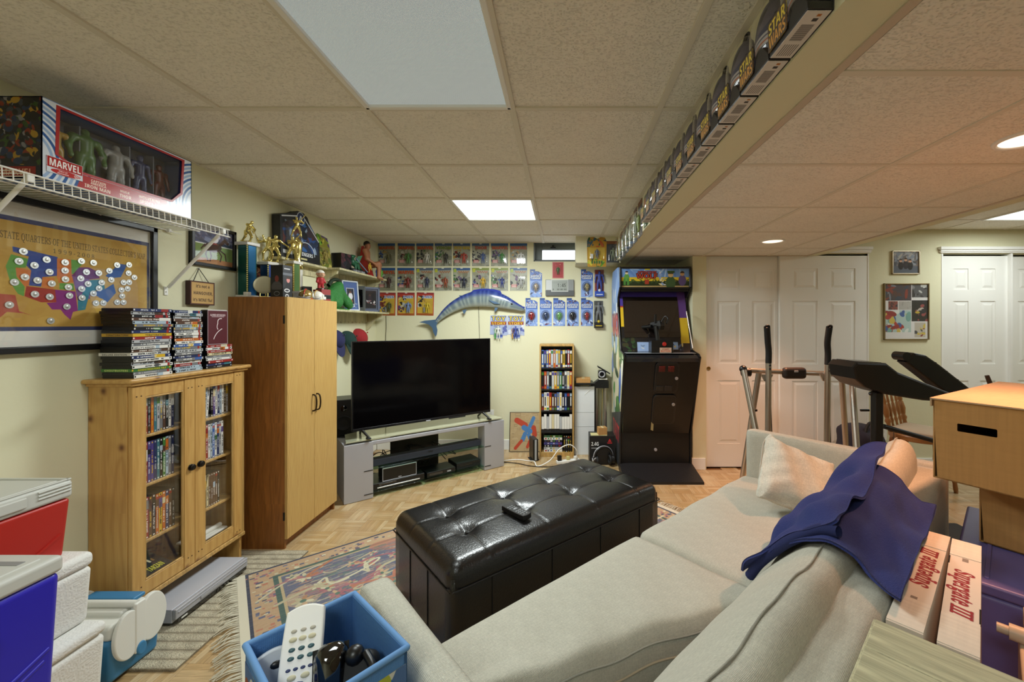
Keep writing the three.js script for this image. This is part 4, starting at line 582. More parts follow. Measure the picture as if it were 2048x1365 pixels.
{ const t = thing('carded_toy', 'yellow and green die-cut carded toy leaning on the upper shelf', 'toy', LW + 0.05, US, 3.475, EAST - 0.1), out = [[-0.085, 0], [0.085, 0], [0.085, 0.2], [0.07, 0.27], [-0.05, 0.29], [-0.085, 0.25]]; t.rotation.order = 'YXZ'; t.rotation.x = -0.14;
  const pr = A.add(170, 290, (g, w, h) => { bg(g, w, h, '#8c8a35'); blobs(g, 0, h * 0.4, w, h * 0.6, 40, ['#b4a845', '#6d7a2c', '#d2c26a', '#5f5a30', '#9a8f52']); blobs(g, 0, 0, w, h * 0.35, 26, ['#3f7a2a', '#5a3f7a', '#86b83a', '#2a4a1c', '#c9c24a']); }); mesh('backing_card', planar(extr(out, 0.002), pr, -0.085, 0.085, 0, 0.29), PRINT, t); mesh('blister', bx(0.12, 0.15, 0.035, 0, 0.095, 0.02, 0.014), W.clear, t); mesh('figure', scaled(FIG.stand, 0.12).translate(0, 0.035, 0.018), mat(0x9a8a3a, 0.5), t); }
{ const t = thing('dark_toy_carton', 'dark printed toy carton beside the green toy dragon', 'toy box', LW + 0.085, US, 3.66, EAST - 0.2); mesh('carton', atlasBox(0.13, 0.15, 0.1, { pz: A.add(130, 150, (g, w, h) => { bg(g, w, h, '#15131a'); blobs(g, 0, 0, w, h, 30, ['#3a1f2a', '#20242e', '#5a3038', '#101218']); }), all: A.flat('#141216') }, 0, 0.075, 0), PRINT, t); mesh('lid', atlasBox(0.131, 0.003, 0.101, { all: A.flat('#1a181c') }, 0, 0.151, 0), PRINT, t); }
{ // small dragon-like toy on a dark stand
  const t = thing('toy_dragon', 'green winged toy dragon on a long dark stand on the upper shelf', 'toy', LW + 0.13, US, 3.81, EAST); mesh('stand', atlasBox(0.3, 0.035, 0.06, { pz: A.add(150, 18, (g, w, h) => { bg(g, w, h, '#17171b'); g.fillStyle = '#b9bcc4'; for (let i = 0; i < 12; i++) g.fillRect(20 + i * 9, 5, rr(3, 7), 8); }), all: A.flat('#17171b') }, 0.03, 0.0175, 0), PRINT, t);
  mesh('body', figureGeo([[-0.05, 0.09, 0, 0.026, 0.03, 0.075, 0, 0.024], [-0.05, 0.1, 0, 0.018, -0.075, 0.14, 0.01, 0.014], [-0.075, 0.14, 0.01, 0.016, -0.045, 0.15, 0.02, 0.01], [0.03, 0.075, 0, 0.02, 0.15, 0.04, 0.0, 0.004], [-0.03, 0.08, 0.02, 0.012, -0.035, 0.035, 0.024, 0.01], [0.02, 0.07, 0.02, 0.012, 0.02, 0.035, 0.024, 0.01]], 0.02, 40), mat(0x1f5a3c, 0.4), t); for (const s of [-1, 1]) mesh('wing', extr([[0, 0], [0.03, 0.06], [0.08, 0.075], [0.06, 0.035], [0.045, 0.0]], 0.003).rotateY(-s * 0.5).translate(-0.03, 0.095, s * 0.012), mat(0x2f6f4c, 0.5), t); mesh('lance', rod([-0.04, 0.13, 0.03], [0.17, 0.03, 0.035], 0.006), mat(0x7f97b5, 0.3, { metalness: 0.4 }), t);
}
{ const t = thing('seated_doll', 'large skin-toned doll with a red cloth sitting at the upper shelf end', 'doll', LW + 0.11, US - 0.015, 4.13, EAST + 0.35), s = 0.46; mesh('body', scaled(FIG.seated, s).translate(0, -0.01, 0), mat(0xb07552, 0.5), t); mesh('hair', new THREE.SphereGeometry(0.032, 20, 12, 0, 7, 0, 1.7).rotateX(-0.4).translate(0, 0.345, -0.02), mat(0x17120f, 0.5), t);
  const g = new THREE.PlaneGeometry(0.27, 0.31, 16, 16), p = g.attributes.position; for (let i = 0; i < p.count; i++) { const v = 0.5 - p.getY(i) / 0.29; p.setX(i, p.getX(i) * (0.5 + 0.6 * v)); p.setZ(i, -0.03 - 0.04 * v + 7 * p.getX(i) ** 2 + 0.006 * Math.sin(p.getX(i) * 120)); } g.computeVertexNormals(); mesh('red_cloth', g.translate(0, 0.165, -0.035), mat(0xb02a22, 0.7, { side: THREE.DoubleSide }), t); }
solid('toy_figure', scaled(FIG.stand, 0.13), mat(0xc9a52a, 0.45), 'small yellow figure standing in front of the seated doll', 'toy', LW + 0.165, US, 4.03, EAST, 'little figures on the upper shelf');
solid('toy_figure', scaled(FIG.bulky, 0.1), mat(0x5fae3a, 0.45), 'small green figure at the outer end of the upper shelf', 'toy', LW + 0.165, US, 4.285, EAST, 'little figures on the upper shelf');
solid('toy_figure', scaled(FIG.stand, 0.09), mat(0x2f3f86, 0.45), 'small blue figure beside the small green figure', 'toy', LW + 0.155, US, 4.2, EAST, 'little figures on the upper shelf');
// lower shelf
{ const t = thing('green_toy_display', 'bright green rounded display piece on the lower shelf', 'toy', LW + 0.1, LS, 3.52, EAST); mesh('body', figureGeo([[0, 0.06, 0, 0.07, 0.02, 0.15, 0, 0.06], [0.02, 0.15, 0, 0.05, 0.05, 0.2, 0.01, 0.035], [-0.07, 0.12, 0, 0.04, -0.13, 0.05, 0.03, 0.035], [0.09, 0.13, 0.01, 0.038, 0.15, 0.06, 0.03, 0.032], [0.15, 0.06, 0.03, 0.03, 0.18, 0.03, 0.035, 0.03]], 0.04, 44).translate(0, 0.012, 0), mat(0x35803a, 0.55, { bumpMap: rep(T.leather, 4), bumpScale: 0.006 }), t); mesh('stand', bx(0.3, 0.012, 0.09, 0.02, 0.006, 0, 0.004), mat(0x2f7a2c, 0.5), t); mesh('dark_crest', tube([[-0.09, 0.2, 0.0], [-0.03, 0.25, 0], [0.05, 0.255, 0.01], [0.1, 0.2, 0.01]], 0.016, 24), mat(0x1d2b1a, 0.7), t); }
const jersey = A.add(150, 260, (g, w, h) => { bg(g, w, h, '#4a68a4'); g.fillStyle = '#c9cdd6'; g.fillRect(36, 60, 78, 150); g.fillStyle = '#20283a'; g.fillRect(41, 66, 68, 138); personPrint(g, 75, 96, 42, '#e8e6ec', '#7a4a34'); g.fillStyle = '#b0602e'; g.beginPath(); g.arc(76, 180, 17, 0, 7); g.fill(); blobs(g, 90, 200, 50, 40, 8, ['#2f4a22', '#c9c9c9', '#e6e6e6']); });
{ const t = framed('blue_photo_frame', 'blue bordered photo frame leaning on the lower shelf', 0.16, 0.28, jersey, LW + 0.1, LS, 3.8, EAST - 0.5, mat(0xd5dae2, 0.4), 0.012, 0.016); t.rotation.order = 'YXZ'; t.rotation.x = -0.12; mesh('easel_back', bx(0.05, 0.2, 0.006, 0, 0.1, -0.02), W.grey, t); }
const signed = A.add(130, 190, (g, w, h) => { bg(g, w, h, '#5a6276'); g.fillStyle = '#14101a'; g.fillRect(20, 22, w - 40, h - 44); personPrint(g, 62, 60, 36, '#2a1c2c', '#4a3030'); g.fillStyle = '#ded6d6'; blobs(g, 24, 100, 80, 40, 10, ['#e8e0e0', '#c9c0c4', '#8a5a5a']); });
{ const t = framed('grey_photo_frame', 'grey framed sports photo at the outer end of the lower shelf', 0.18, 0.25, signed, LW + 0.11, LS, 4.15, EAST - 0.85, mat(0x59617a, 0.5), 0.02, 0.02); mesh('backing', bx(0.17, 0.24, 0.006, 0, 0.122, -0.002), W.grey, t); }
{ const t = thing('grey_display_case', 'flat dark grey display case between the two photo frames', 'display case', LW + 0.09, LS, 3.97, 0.2); mesh('shell', bx(0.11, 0.245, 0.02, 0, 0.1225, 0, 0.004), mat(0x5d605f, 0.5), t); mesh('window', bx(0.07, 0.17, 0.002, 0, 0.125, 0.0112), W.gloss, t); }
// ball caps on pegs below the lower shelf
function cap(label, d, color, yy, tilt) { const t = thing('ball_cap', label, 'cap', LW + 0.03, yy, d, EAST, 'ball caps hanging under the lower shelf'); const m = mat(color, 0.9), g = new THREE.SphereGeometry(0.095, 26, 14, 0, 7, 0, PI / 2); g.scale(0.85, 0.8, 0.95); const c = mesh('crown', g.rotateX(1.1 + tilt), m, t); mesh('button', ball(0.007, 0, 0.095, 0, 8).rotateX(1.1 + tilt), m, c); const s = new THREE.Shape(); s.absellipse(0, 0, 0.082, 0.13, 0, PI, false); s.quadraticCurveTo(0, 0.05, 0.082, 0); mesh('brim', extr(s, 0.004, 0.001).rotateX(-0.25).translate(0, 0, -0.004).rotateX(PI).translate(0, -0.03, 0.03), m, t); mesh('peg', rod([0, 0.03, -0.029], [0, 0.05, 0.02], 0.005), W.cream, t); }
cap('grey and white ball cap hanging nearest the wardrobe', 3.46, 0xb9b7ae, 1.235, 0.1); cap('navy ball cap hanging second from the wardrobe', 3.66, 0x2a2c55, 1.245, 0); cap('dark green ball cap hanging third from the wardrobe', 3.87, 0x1e3b36, 1.23, 0.05); cap('red ball cap hanging farthest from the wardrobe', 4.09, 0xa0272c, 1.25, -0.05);
// ================================================================ back wall: carded toys
const wallX = (px) => (px - 1124) / 182, wallY = (py) => EYE - (py - 648) / 182;   // measurements taken on the back wall, 182 px to the metre
const ART = ['#6a2a22', '#2f4a86', '#3f6a3a', '#8a8a84', '#20242e', '#a8843a', '#5a3a6a', '#b9b9b0'];
function toyCard(name, label, group, w, h, print, x, y, d, turn, o) {
  const t = thing(name, label, 'carded toy', x, y, d, turn, group);
  mesh('backing_card', o.out ? planar(extr(o.out, 0.0016), print, -w / 2, w / 2, 0, h) : atlasBox(w, h, 0.0018, { pz: print, all: o.edge }, 0, h / 2, 0.001), PRINT, t);
  const [bxx, by, bw, bh, bd] = o.blister;
  if (o.round) mesh('blister', new THREE.SphereGeometry(1, 24, 12, 0, 7, 0, PI / 2).rotateX(PI / 2).scale(bw / 2, bh / 2, bd).translate(bxx, by + bh / 2, 0.002), W.clear, t);
  else mesh('blister', bx(bw, bh, bd, bxx, by + bh / 2, bd / 2 + 0.0025, 0.008), W.clear, t);
  const f = mesh('figure', scaled(FIG[o.fig || 'stand'], bh * 0.86).translate(bxx, by + bh * 0.06, bd * 0.45 + 0.002), mat(o.color, 0.45), t);
  if (o.second) mesh('accessory', bx(bw * 0.18, bh * 0.4, 0.01, bxx - bw * 0.34, by + bh * 0.3, bd * 0.4, 0.003), mat(o.second, 0.5), t);
  return t;
}
seed = 5;
const CW = 0.19, CH = 0.252, edgeC = A.flat('#c9c6b8');
const cardArt = (style, title, tc, cols) => A.add(150, 200, (g, w, h) => {
  if (style === 'x') { bg(g, w, h, '#b23a2a'); g.fillStyle = '#c8a63a'; g.fillRect(8, 40, w - 16, h - 58); blobs(g, 8, 30, w * 0.45, h - 60, 22, cols); g.fillStyle = '#8e2a30'; g.fillRect(0, 0, w, 14); txt(g, title, w * 0.62, 38, 30, '#3f5fa4', { outline: '#d8dbe2', width: 84, skew: -0.15 }); g.fillStyle = '#a4632a'; g.fillRect(6, h - 14, w - 12, 10); }
  else { bg(g, w, h, style === 'm' ? '#8a8a74' : '#9a9b8c'); blobs(g, 0, 40, w, h - 40, 16, ['#8f8e78', '#7d7d69', '#a2a28e']); g.fillStyle = style === 'm' ? '#2f5a94' : pick(['#3a5a8a', '#7c8a3a', '#54657c']); g.fillRect(0, 0, w, 22); blobs(g, 4, 58, w * 0.5, h * 0.5, 16, cols); if (style === 'n') { g.fillStyle = pick(['#b5b83a', '#9fb04a']); g.fillRect(6, 8, 24, 30); g.fillStyle = '#a6653c'; for (let i = 0; i < 9; i++) g.fillRect(48 + i * 10, 26 + (i % 2) * 8, 7, 14); } else txt(g, title, w * 0.52, 40, 36, tc, { outline: '#3a1a10', width: Math.min(138, title.length * 26), thick: 3 }); g.fillStyle = '#a83030'; g.fillRect(14, h * 0.72, 46, 26); g.fillStyle = '#e3d9d0'; for (let i = 0; i < 3; i++) g.fillRect(18, h * 0.72 + 4 + i * 8, 38, 4); }
  g.fillStyle = 'rgba(235,235,230,.8)'; if (style !== 'm') g.fillRect(w * 0.5 - 10, 0, 20, 9);
});
const R1 = [['m', 'MARVEL', '#d2572a', 0x6d6a44], ['m', 'MARVEL', '#d2572a', 0x3f7a36], ['m', 'MARVEL', '#d2572a', 0xd9d6cc], ['t', 'VENOM', '#7c9a3a', 0x1c1e22], ['t', 'IRON MAN', '#d8c23a', 0xa8382a], ['t', 'THOR', '#c04a34', 0x3a5490], ['m', 'MARVEL', '#d2572a', 0x3f8a44], ['m', 'MARVEL', '#d2572a', 0xd8d8da]];
const R2 = [['m', 'MARVEL', '#d2572a', 0x4a2a28], ['m', 'MARVEL', '#d2572a', 0x7a2a22], ['n', '', '', 0x2c3050], ['n', '', '', 0x9c4a2c], ['n', '', '', 0x23283c], ['n', '', '', 0xd0a52c], ['n', '', '', 0x3a4686], ['n', '', '', 0xa9aaa8]];
const R3 = [['x', 'X-MEN', '', 0x3b4526], ['x', 'X-MEN', '', 0x6f86b4], ['x', 'X-MEN', '', 0xc9b02c]];
const COLX = [773, 811.5, 849.5, 886.5, 923, 961, 999, 1037], rowName = ['top', 'middle', 'bottom'];
[R1, R2, R3].forEach((row, r) => row.forEach(([st, title, tc, col], i) => {
  const pr = cardArt(st, title, tc, [pick(ART), pick(ART), pick(ART), '#2a2a2c']);
  const t = toyCard('toy_card', `${ORD[i]} carded toy from the left in the ${rowName[r]} row on the back wall`, 'carded toys in rows above the television', CW, CH, pr, wallX(COLX[i]), wallY([532.5, 581.5, 631][r]) - 0.002, BW - 0.0006, 0, { edge: edgeC, blister: [0.03, 0.022, 0.105, 0.14, 0.034], color: col, fig: i % 3 === 1 ? 'bulky' : 'stand', second: i % 2 ? undefined : 0x8a8a80 });
  t.rotation.z = [[0.01, -0.02, 0, 0, 0, 0, 0, 0], [0, 0.0, 0.01, 0.025, 0, 0, 0, 0], [-0.02, -0.01, -0.025]][r][i] || 0;
}));
{ // tall blue cards with round bubbles, right of the fish
  const out = [[-0.066, 0], [0.066, 0], [0.066, 0.262], [0.03, 0.285], [-0.01, 0.288], [-0.01, 0.308], [-0.066, 0.308]], w = 0.132, h = 0.308;
  const jl = (c) => A.add(120, 280, (g, W_, H_) => { bg(g, W_, H_, '#4f70bc'); g.fillStyle = '#86a2da'; g.fillRect(0, H_ * 0.4, W_, H_); g.fillStyle = '#33508e'; g.fillRect(0, 0, W_, H_ * 0.08); blobs(g, 4, H_ * 0.07, W_ - 8, H_ * 0.14, 12, ['#5a3a3a', '#c9c9c2', '#3a3f78', '#7a4a3a', '#2a2f5a']); txt(g, 'JUSTICE', W_ / 2, H_ * 0.245, 26, '#f0f0ec', { outline: '#3a4f86', width: 104 }); txt(g, 'LEAGUE', W_ / 2, H_ * 0.325, 24, '#f0f0ec', { outline: '#3a4f86', width: 92 }); g.fillStyle = '#3a62b4'; g.fillRect(0, H_ * 0.37, W_, 8); blobs(g, 0, H_ * 0.78, W_, H_ * 0.22, 12, ['#b4c4e4', '#7088bc', '#c9d5ea', '#6a3444', '#39446a']); g.fillStyle = '#6a80b4'; g.beginPath(); g.ellipse(W_ / 2, H_ * 0.63, 47, 52, 0, 0, 7); g.fill(); g.fillStyle = '#3c465f'; g.beginPath(); g.ellipse(W_ / 2, H_ * 0.64, 36, 42, 0, 0, 7); g.fill(); g.fillStyle = c; g.globalAlpha = 0.45; g.fill(); g.globalAlpha = 1; g.strokeStyle = '#2c3a66'; g.lineWidth = 3; g.beginPath(); g.ellipse(W_ / 2, H_ * 0.63, 48, 53, 0, 2.4, 5.2); g.stroke(); });
  const spot = (px, pb, label, color, back, fig) => toyCard('toy_card', label, 'tall blue carded toys beside the wall clock', w, h, jl(back), wallX(px), wallY(pb), BW - 0.0006, 0, { out, round: 1, blister: [0, 0.055, 0.1, 0.11, 0.03], color, fig });
  spot(1072, 595, 'tall blue carded toy with a pale figure left of the wall clock', 0xc0ab90, '#5a6a86');
  spot(1174, 595, 'tall blue carded toy with a small tan figure right of the wall clock', 0xb0a070, '#2a2c34');
  spot(1063, 652.5, 'tall blue carded toy with a red figure, first in the lower blue row', 0x9e2626, '#7c2626', 'bulky');
  spot(1091.5, 652.5, 'tall blue carded toy with a dark blue figure, second in the lower blue row', 0x2f4470, '#3a4a5c');
  spot(1118.5, 652.5, 'tall blue carded toy with a pale green bubble, third in the lower blue row', 0x6fae62, '#88b880');
  spot(1145.5, 652.5, 'tall blue carded toy with a black figure, fourth in the lower blue row', 0x14151c, '#1b1c26', 'bulky');
  spot(1174, 652.5, 'tall blue carded toy with a slim red figure, last in the lower blue row', 0xa83434, '#4a4654');
  const dollBox = (px, pb, label, back, base, color, band) => { const t = thing('doll_box', label, 'carded toy', wallX(px), wallY(pb), BW - 0.0005, 0, 'slim boxed dolls beside the blue cards'), W0 = 0.1, H0 = 0.295; mesh('backing', bx(W0, H0, 0.003, 0, H0 / 2, 0.0015), mat(back, 0.4), t); mesh('base', [bx(W0, 0.06, 0.045, 0, 0.03, 0.0225, 0.004)], mat(base, 0.4), t); mesh('label_band', [bx(W0 * 0.7, 0.01, 0.002, 0, 0.022, 0.0455), ball(0.016, 0, 0.068, 0.04, 16)], mat(band, 0.4), t); mesh('doll', scaled(FIG.stand, 0.225).translate(0, 0.058, 0.024), mat(color, 0.5), t); mesh('clear_shell', bx(W0 - 0.004, H0 - 0.06, 0.042, 0, 0.06 + (H0 - 0.06) / 2, 0.0245, 0.006), W.clear, t); };
  dollBox(1198.5, 594, 'slim boxed blue doll on a red and blue base below the green toy card', 0x8a2a2a, 0x2f4fae, 0x39489a, 0xd5dce8);
  dollBox(1197, 656, 'slim boxed grey doll on a black base with a yellow oval', 0x4c5052, 0x1c1c1e, 0x6f7273, 0xd0b52e);
}
{ const tsArt = (c1, c2) => A.add(140, 190, (g, w, h) => { bg(g, w, h, '#a9b4d4'); blobs(g, 0, h * 0.4, w, h * 0.6, 14, ['#d5d8e2', '#5a64a4', '#8d96b8', '#e6e6ea', c1]); txt(g, 'TOY', w / 2, 26, 48, '#e0c53a', { outline: '#3a4a86', width: 112 }); g.fillStyle = '#9c3a26'; g.fillRect(8, 50, w - 16, 28); txt(g, 'STORY', w / 2, 66, 30, '#e2c23a', { outline: '#7a2a1a', width: 112 }); g.fillStyle = '#4a62b4'; g.fillRect(w * 0.25, h - 30, w * 0.5, 20); g.fillStyle = c2; g.beginPath(); g.ellipse(w * 0.4, h * 0.66, 20, 24, 0, 0, 7); g.fill(); });
  const out = [[-0.095, 0.04], [-0.05, 0.04], [-0.045, 0], [0.045, 0], [0.05, 0.03], [0.095, 0.03], [0.09, 0.25], [-0.09, 0.25]];
  [[997, 'carded toy with a white and green figure hanging under the fish', 0xd9dbd6, 0x4f9a4a, '#7aa86a'], [1031.5, 'carded toy with a slim blue and tan figure hanging under the fish', 0x3f4f9e, 0xb58a4a, '#a4723a']].forEach(([px, label, c, s, c2]) => { const t = toyCard('toy_card', label, 'pair of carded toys under the fish', 0.19, 0.25, tsArt('#b9bfd2', c2), wallX(px), wallY(677), BW - 0.0006, 0, { out, blister: [0, -0.02, 0.1, 0.17, 0.05], color: c, second: s }); mesh('peg_hook', rod([0, 0.245, -0.001], [0, 0.25, 0.03], 0.002), W.silver, t); }); }
toyCard('toy_card', 'small red carded ornament above the wall clock', undefined, 0.125, 0.18, A.add(110, 160, (g, w, h) => { bg(g, w, h, '#a82a2c'); g.strokeStyle = '#d9a0a0'; g.lineWidth = 3; g.strokeRect(4, 4, w - 8, h - 8); blobs(g, 30, 10, 50, 30, 6, ['#c94a4a', '#8e2024', '#e0c0b0']); }), wallX(1116), wallY(557), BW - 0.0006, 0, { edge: edgeC, round: 1, blister: [0, 0.035, 0.08, 0.1, 0.03], color: 0x3f6f46 });
{ const out = [[-0.095, 0], [0.095, 0], [0.1, 0.21], [0.1, 0.26], [0.085, 0.298], [0.04, 0.305], [0.005, 0.285], [-0.03, 0.305], [-0.085, 0.3], [-0.1, 0.265], [-0.1, 0.21]];
  toyCard('toy_card', 'green and orange die-cut carded toy on the boxed duct by the window', undefined, 0.2, 0.305, A.add(180, 276, (g, w, h) => { bg(g, w, h, '#b98a2c'); blobs(g, 0, 0, w, h * 0.34, 22, ['#4f7a44', '#3a5a6a', '#2f5a30', '#b5582c', '#6a8a3a']); blobs(g, 0, h * 0.72, w, h * 0.28, 14, ['#9ac03a', '#5a8a2c', '#c9c040', '#4a6a2a']); g.fillStyle = '#c9a83a'; g.fillRect(14, h * 0.36, w - 28, h * 0.36); g.fillStyle = '#3f6a3a'; for (let i = 0; i < 5; i++) g.fillRect(40 + i * 22, h * 0.8, 15, 26); }), 0.356, 1.968, 4.2066, 0, { out, blister: [0, 0.07, 0.15, 0.12, 0.04], color: 0x59657e, second: 0xd8d8d0 }); }
{ // digital clock
  const face = A.add(180, 140, (g, w, h) => { bg(g, w, h, '#9fa5a0'); g.fillStyle = '#70766f'; g.fillRect(4, 34, w - 8, 2); txt(g, '1:45', w * 0.62, 66, 56, '#2c302e', { width: 96, font: 'monospace' }); g.fillStyle = '#4a4e4c'; for (const x of [14, 60, 76, 100, 114, 138, 154]) g.fillRect(x, 108, 8, 18); });
  const t = thing('wall_clock', 'grey digital wall clock with a large display reading the time', 'clock', wallX(1119.5), wallY(592.5), BW, 0); const W0 = 0.31, H0 = 0.18;
  mesh('case', [bx(W0, H0, 0.025, 0, H0 / 2, 0.0125, 0.006)], mat(0x8d908f, 0.45), t); mesh('lower_band', bx(W0 + 0.002, 0.058, 0.006, 0, 0.031, 0.024, 0.002), mat(0x55585a, 0.45), t); mesh('side_panel', bx(0.06, 0.11, 0.004, -0.12, 0.12, 0.026, 0.001), mat(0xc4c7c8, 0.4), t); mesh('bezel', [bx(0.186, 0.134, 0.006, 0, 0.112, 0.026, 0.002)], mat(0xd5d7d6, 0.35), t); mesh('display', sheet(0.174, 0.122, face, 0, 0.112, 0.0296), GLOSSP, t);
}
{ // mounted striped game fish
  const pts = [[770, 1045, 20, 16], [810, 1000, 28, 18], [880, 935, 44, 26], [960, 878, 58, 32], [1050, 832, 70, 38], [1150, 800, 82, 44], [1250, 786, 92, 48], [1350, 786, 95, 50], [1450, 802, 88, 48], [1530, 824, 76, 42], [1600, 850, 60, 34], [1680, 880, 40, 22], [1740, 902, 26, 12], [1764, 912, 8, 5]].map(([x, y, r, z]) => [(x - 1250) / 1035, (840 - y) / 1035, r / 1035, z / 1035]);
  const t = thing('mounted_fish', 'long blue striped mounted game fish on the back wall above the television', 'fish', (740 + 1250 / 5.688 - 1124) / 182, EYE - (460 + 840 / 5.688 - 648) / 182, BW - 0.052, 0);
  const cv = new THREE.CatmullRomCurve3(pts.map((p) => V3(p[0], p[1], 0))), rv = new THREE.CatmullRomCurve3(pts.map((p) => V3(p[2], p[3], 0))), N = 120, K = 26, P = [], C = [], I = [], U = [];
  for (let i = 0; i <= N; i++) { const s = i / N, c = cv.getPoint(s), r = rv.getPoint(s), tg = cv.getTangent(s), nx = -tg.y, ny = tg.x; for (let k = 0; k <= K; k++) { const a = k / K * 2 * PI, q = Math.cos(a), z = Math.sin(a); P.push(c.x + nx * q * r.x, c.y + ny * q * r.x, z * r.y); U.push(s * 1.2, k / K);
    const stripe = s < 0.8 ? Math.pow(0.5 + 0.5 * Math.sin(s * 150 + Math.sin(s * 37) * 2), 2.2) : 0, up = THREE.MathUtils.smoothstep(q, 0.1, 0.75), low = THREE.MathUtils.smoothstep(-q, 0.3, 0.9); let col = mix(mix([0.16, 0.21, 0.23], [0.33, 0.39, 0.36], stripe * (1 - up)), [0.018, 0.04, 0.24], up); if (up > 0.3) col = mix(col, [0.12, 0.2, 0.5], stripe * 0.35); col = mix(col, [0.45, 0.47, 0.4], low * 0.75); C.push(...col); } }
  for (let i = 0; i < N; i++) for (let k = 0; k < K; k++) { const a = i * (K + 1) + k, b = a + K + 1; I.push(a, a + 1, b, a + 1, b + 1, b); }
  const g = new THREE.BufferGeometry(); g.setAttribute('position', new THREE.Float32BufferAttribute(P, 3)); g.setAttribute('color', new THREE.Float32BufferAttribute(C, 3)); g.setAttribute('uv', new THREE.Float32BufferAttribute(U, 2)); g.setIndex(I); g.computeVertexNormals();
  const body_ = new THREE.Mesh(g, new THREE.MeshPhysicalMaterial({ vertexColors: true, roughness: 0.22, clearcoat: 0.7, clearcoatRoughness: 0.1, side: THREE.DoubleSide })); body_.name = 'body'; body_.castShadow = body_.receiveShadow = true; t.add(body_);
  const f = (x, y) => [(x - 1250) / 1035, (840 - y) / 1035], fin = (name, m, q, z = 0) => mesh(name, extr(q.map((p) => f(...p)), 0.006, 0.002).translate(0, 0, z), m, t), blue = mat(0x24379c, 0.25, { clearcoat: 0.6 }), slate = mat(0x4d6a88, 0.35, { clearcoat: 0.4 });
  fin('dorsal_fin', blue, [[1140, 760], [1150, 722], [1190, 692], [1260, 678], [1340, 676], [1420, 682], [1490, 700], [1512, 745], [1450, 735], [1300, 708], [1200, 722]]);
  fin('tail_fin', slate, [[790, 1040], [770, 1090], [782, 1140], [775, 1190], [764, 1212], [740, 1165], [728, 1115], [690, 1078], [640, 1062], [582, 1052], [640, 1036], [710, 1030], [760, 1024]], 0.004);
  fin('second_dorsal_fin', slate, [[1110, 770], [1030, 780], [1040, 765], [1026, 750], [1060, 752]]); fin('anal_fin', slate, [[1066, 918], [1110, 910], [1100, 932], [1082, 962]]); fin('pelvic_fin', slate, [[1428, 890], [1466, 884], [1450, 915], [1426, 940]]); fin('pectoral_fin', slate, [[1370, 808], [1440, 822], [1490, 850], [1430, 846], [1400, 830]], 0.046);
  mesh('eye', [ball(0.011, ...f(1622, 848), 0.026, 12)], W.gloss, t); mesh('bill', [rod([...f(1700, 878), 0], [...f(1768, 884), 0], 0.018, 10, 0.004)], blue, t);
}
{ // window-side odds and ends, wires, outlet
  solid('wall_cable', tube([[wallX(772), wallY(632), -BW + 0.006], [wallX(772.5), wallY(655), -BW + 0.008], [wallX(771), wallY(690), -BW + 0.007], [wallX(772), wallY(790), -BW + 0.007]], 0.0022, 40, 6), W.dark, 'thin cable running down the back wall from the lower shelf', 'cable');
  solid('wall_cable', tube([[wallX(957), wallY(613), -BW + 0.006], [wallX(958), wallY(640), -BW + 0.006], [wallX(959.5), wallY(690), -BW + 0.006], [wallX(960), wallY(800), -BW + 0.006]], 0.0022, 40, 6), W.dark, 'thin cable hanging down the back wall below the fish', 'cable');
  const t = thing('wall_outlet', 'white wall outlet beside the right television foot', 'outlet', wallX(981), wallY(842), BW); mesh('plate', bx(0.075, 0.12, 0.006, 0, 0.06, 0.003, 0.002), W.white, t); mesh('socket', [bx(0.034, 0.03, 0.003, 0, 0.086, 0.006, 0.002), bx(0.034, 0.03, 0.003, 0, 0.036, 0.006, 0.002)], W.offWhite, t);
}
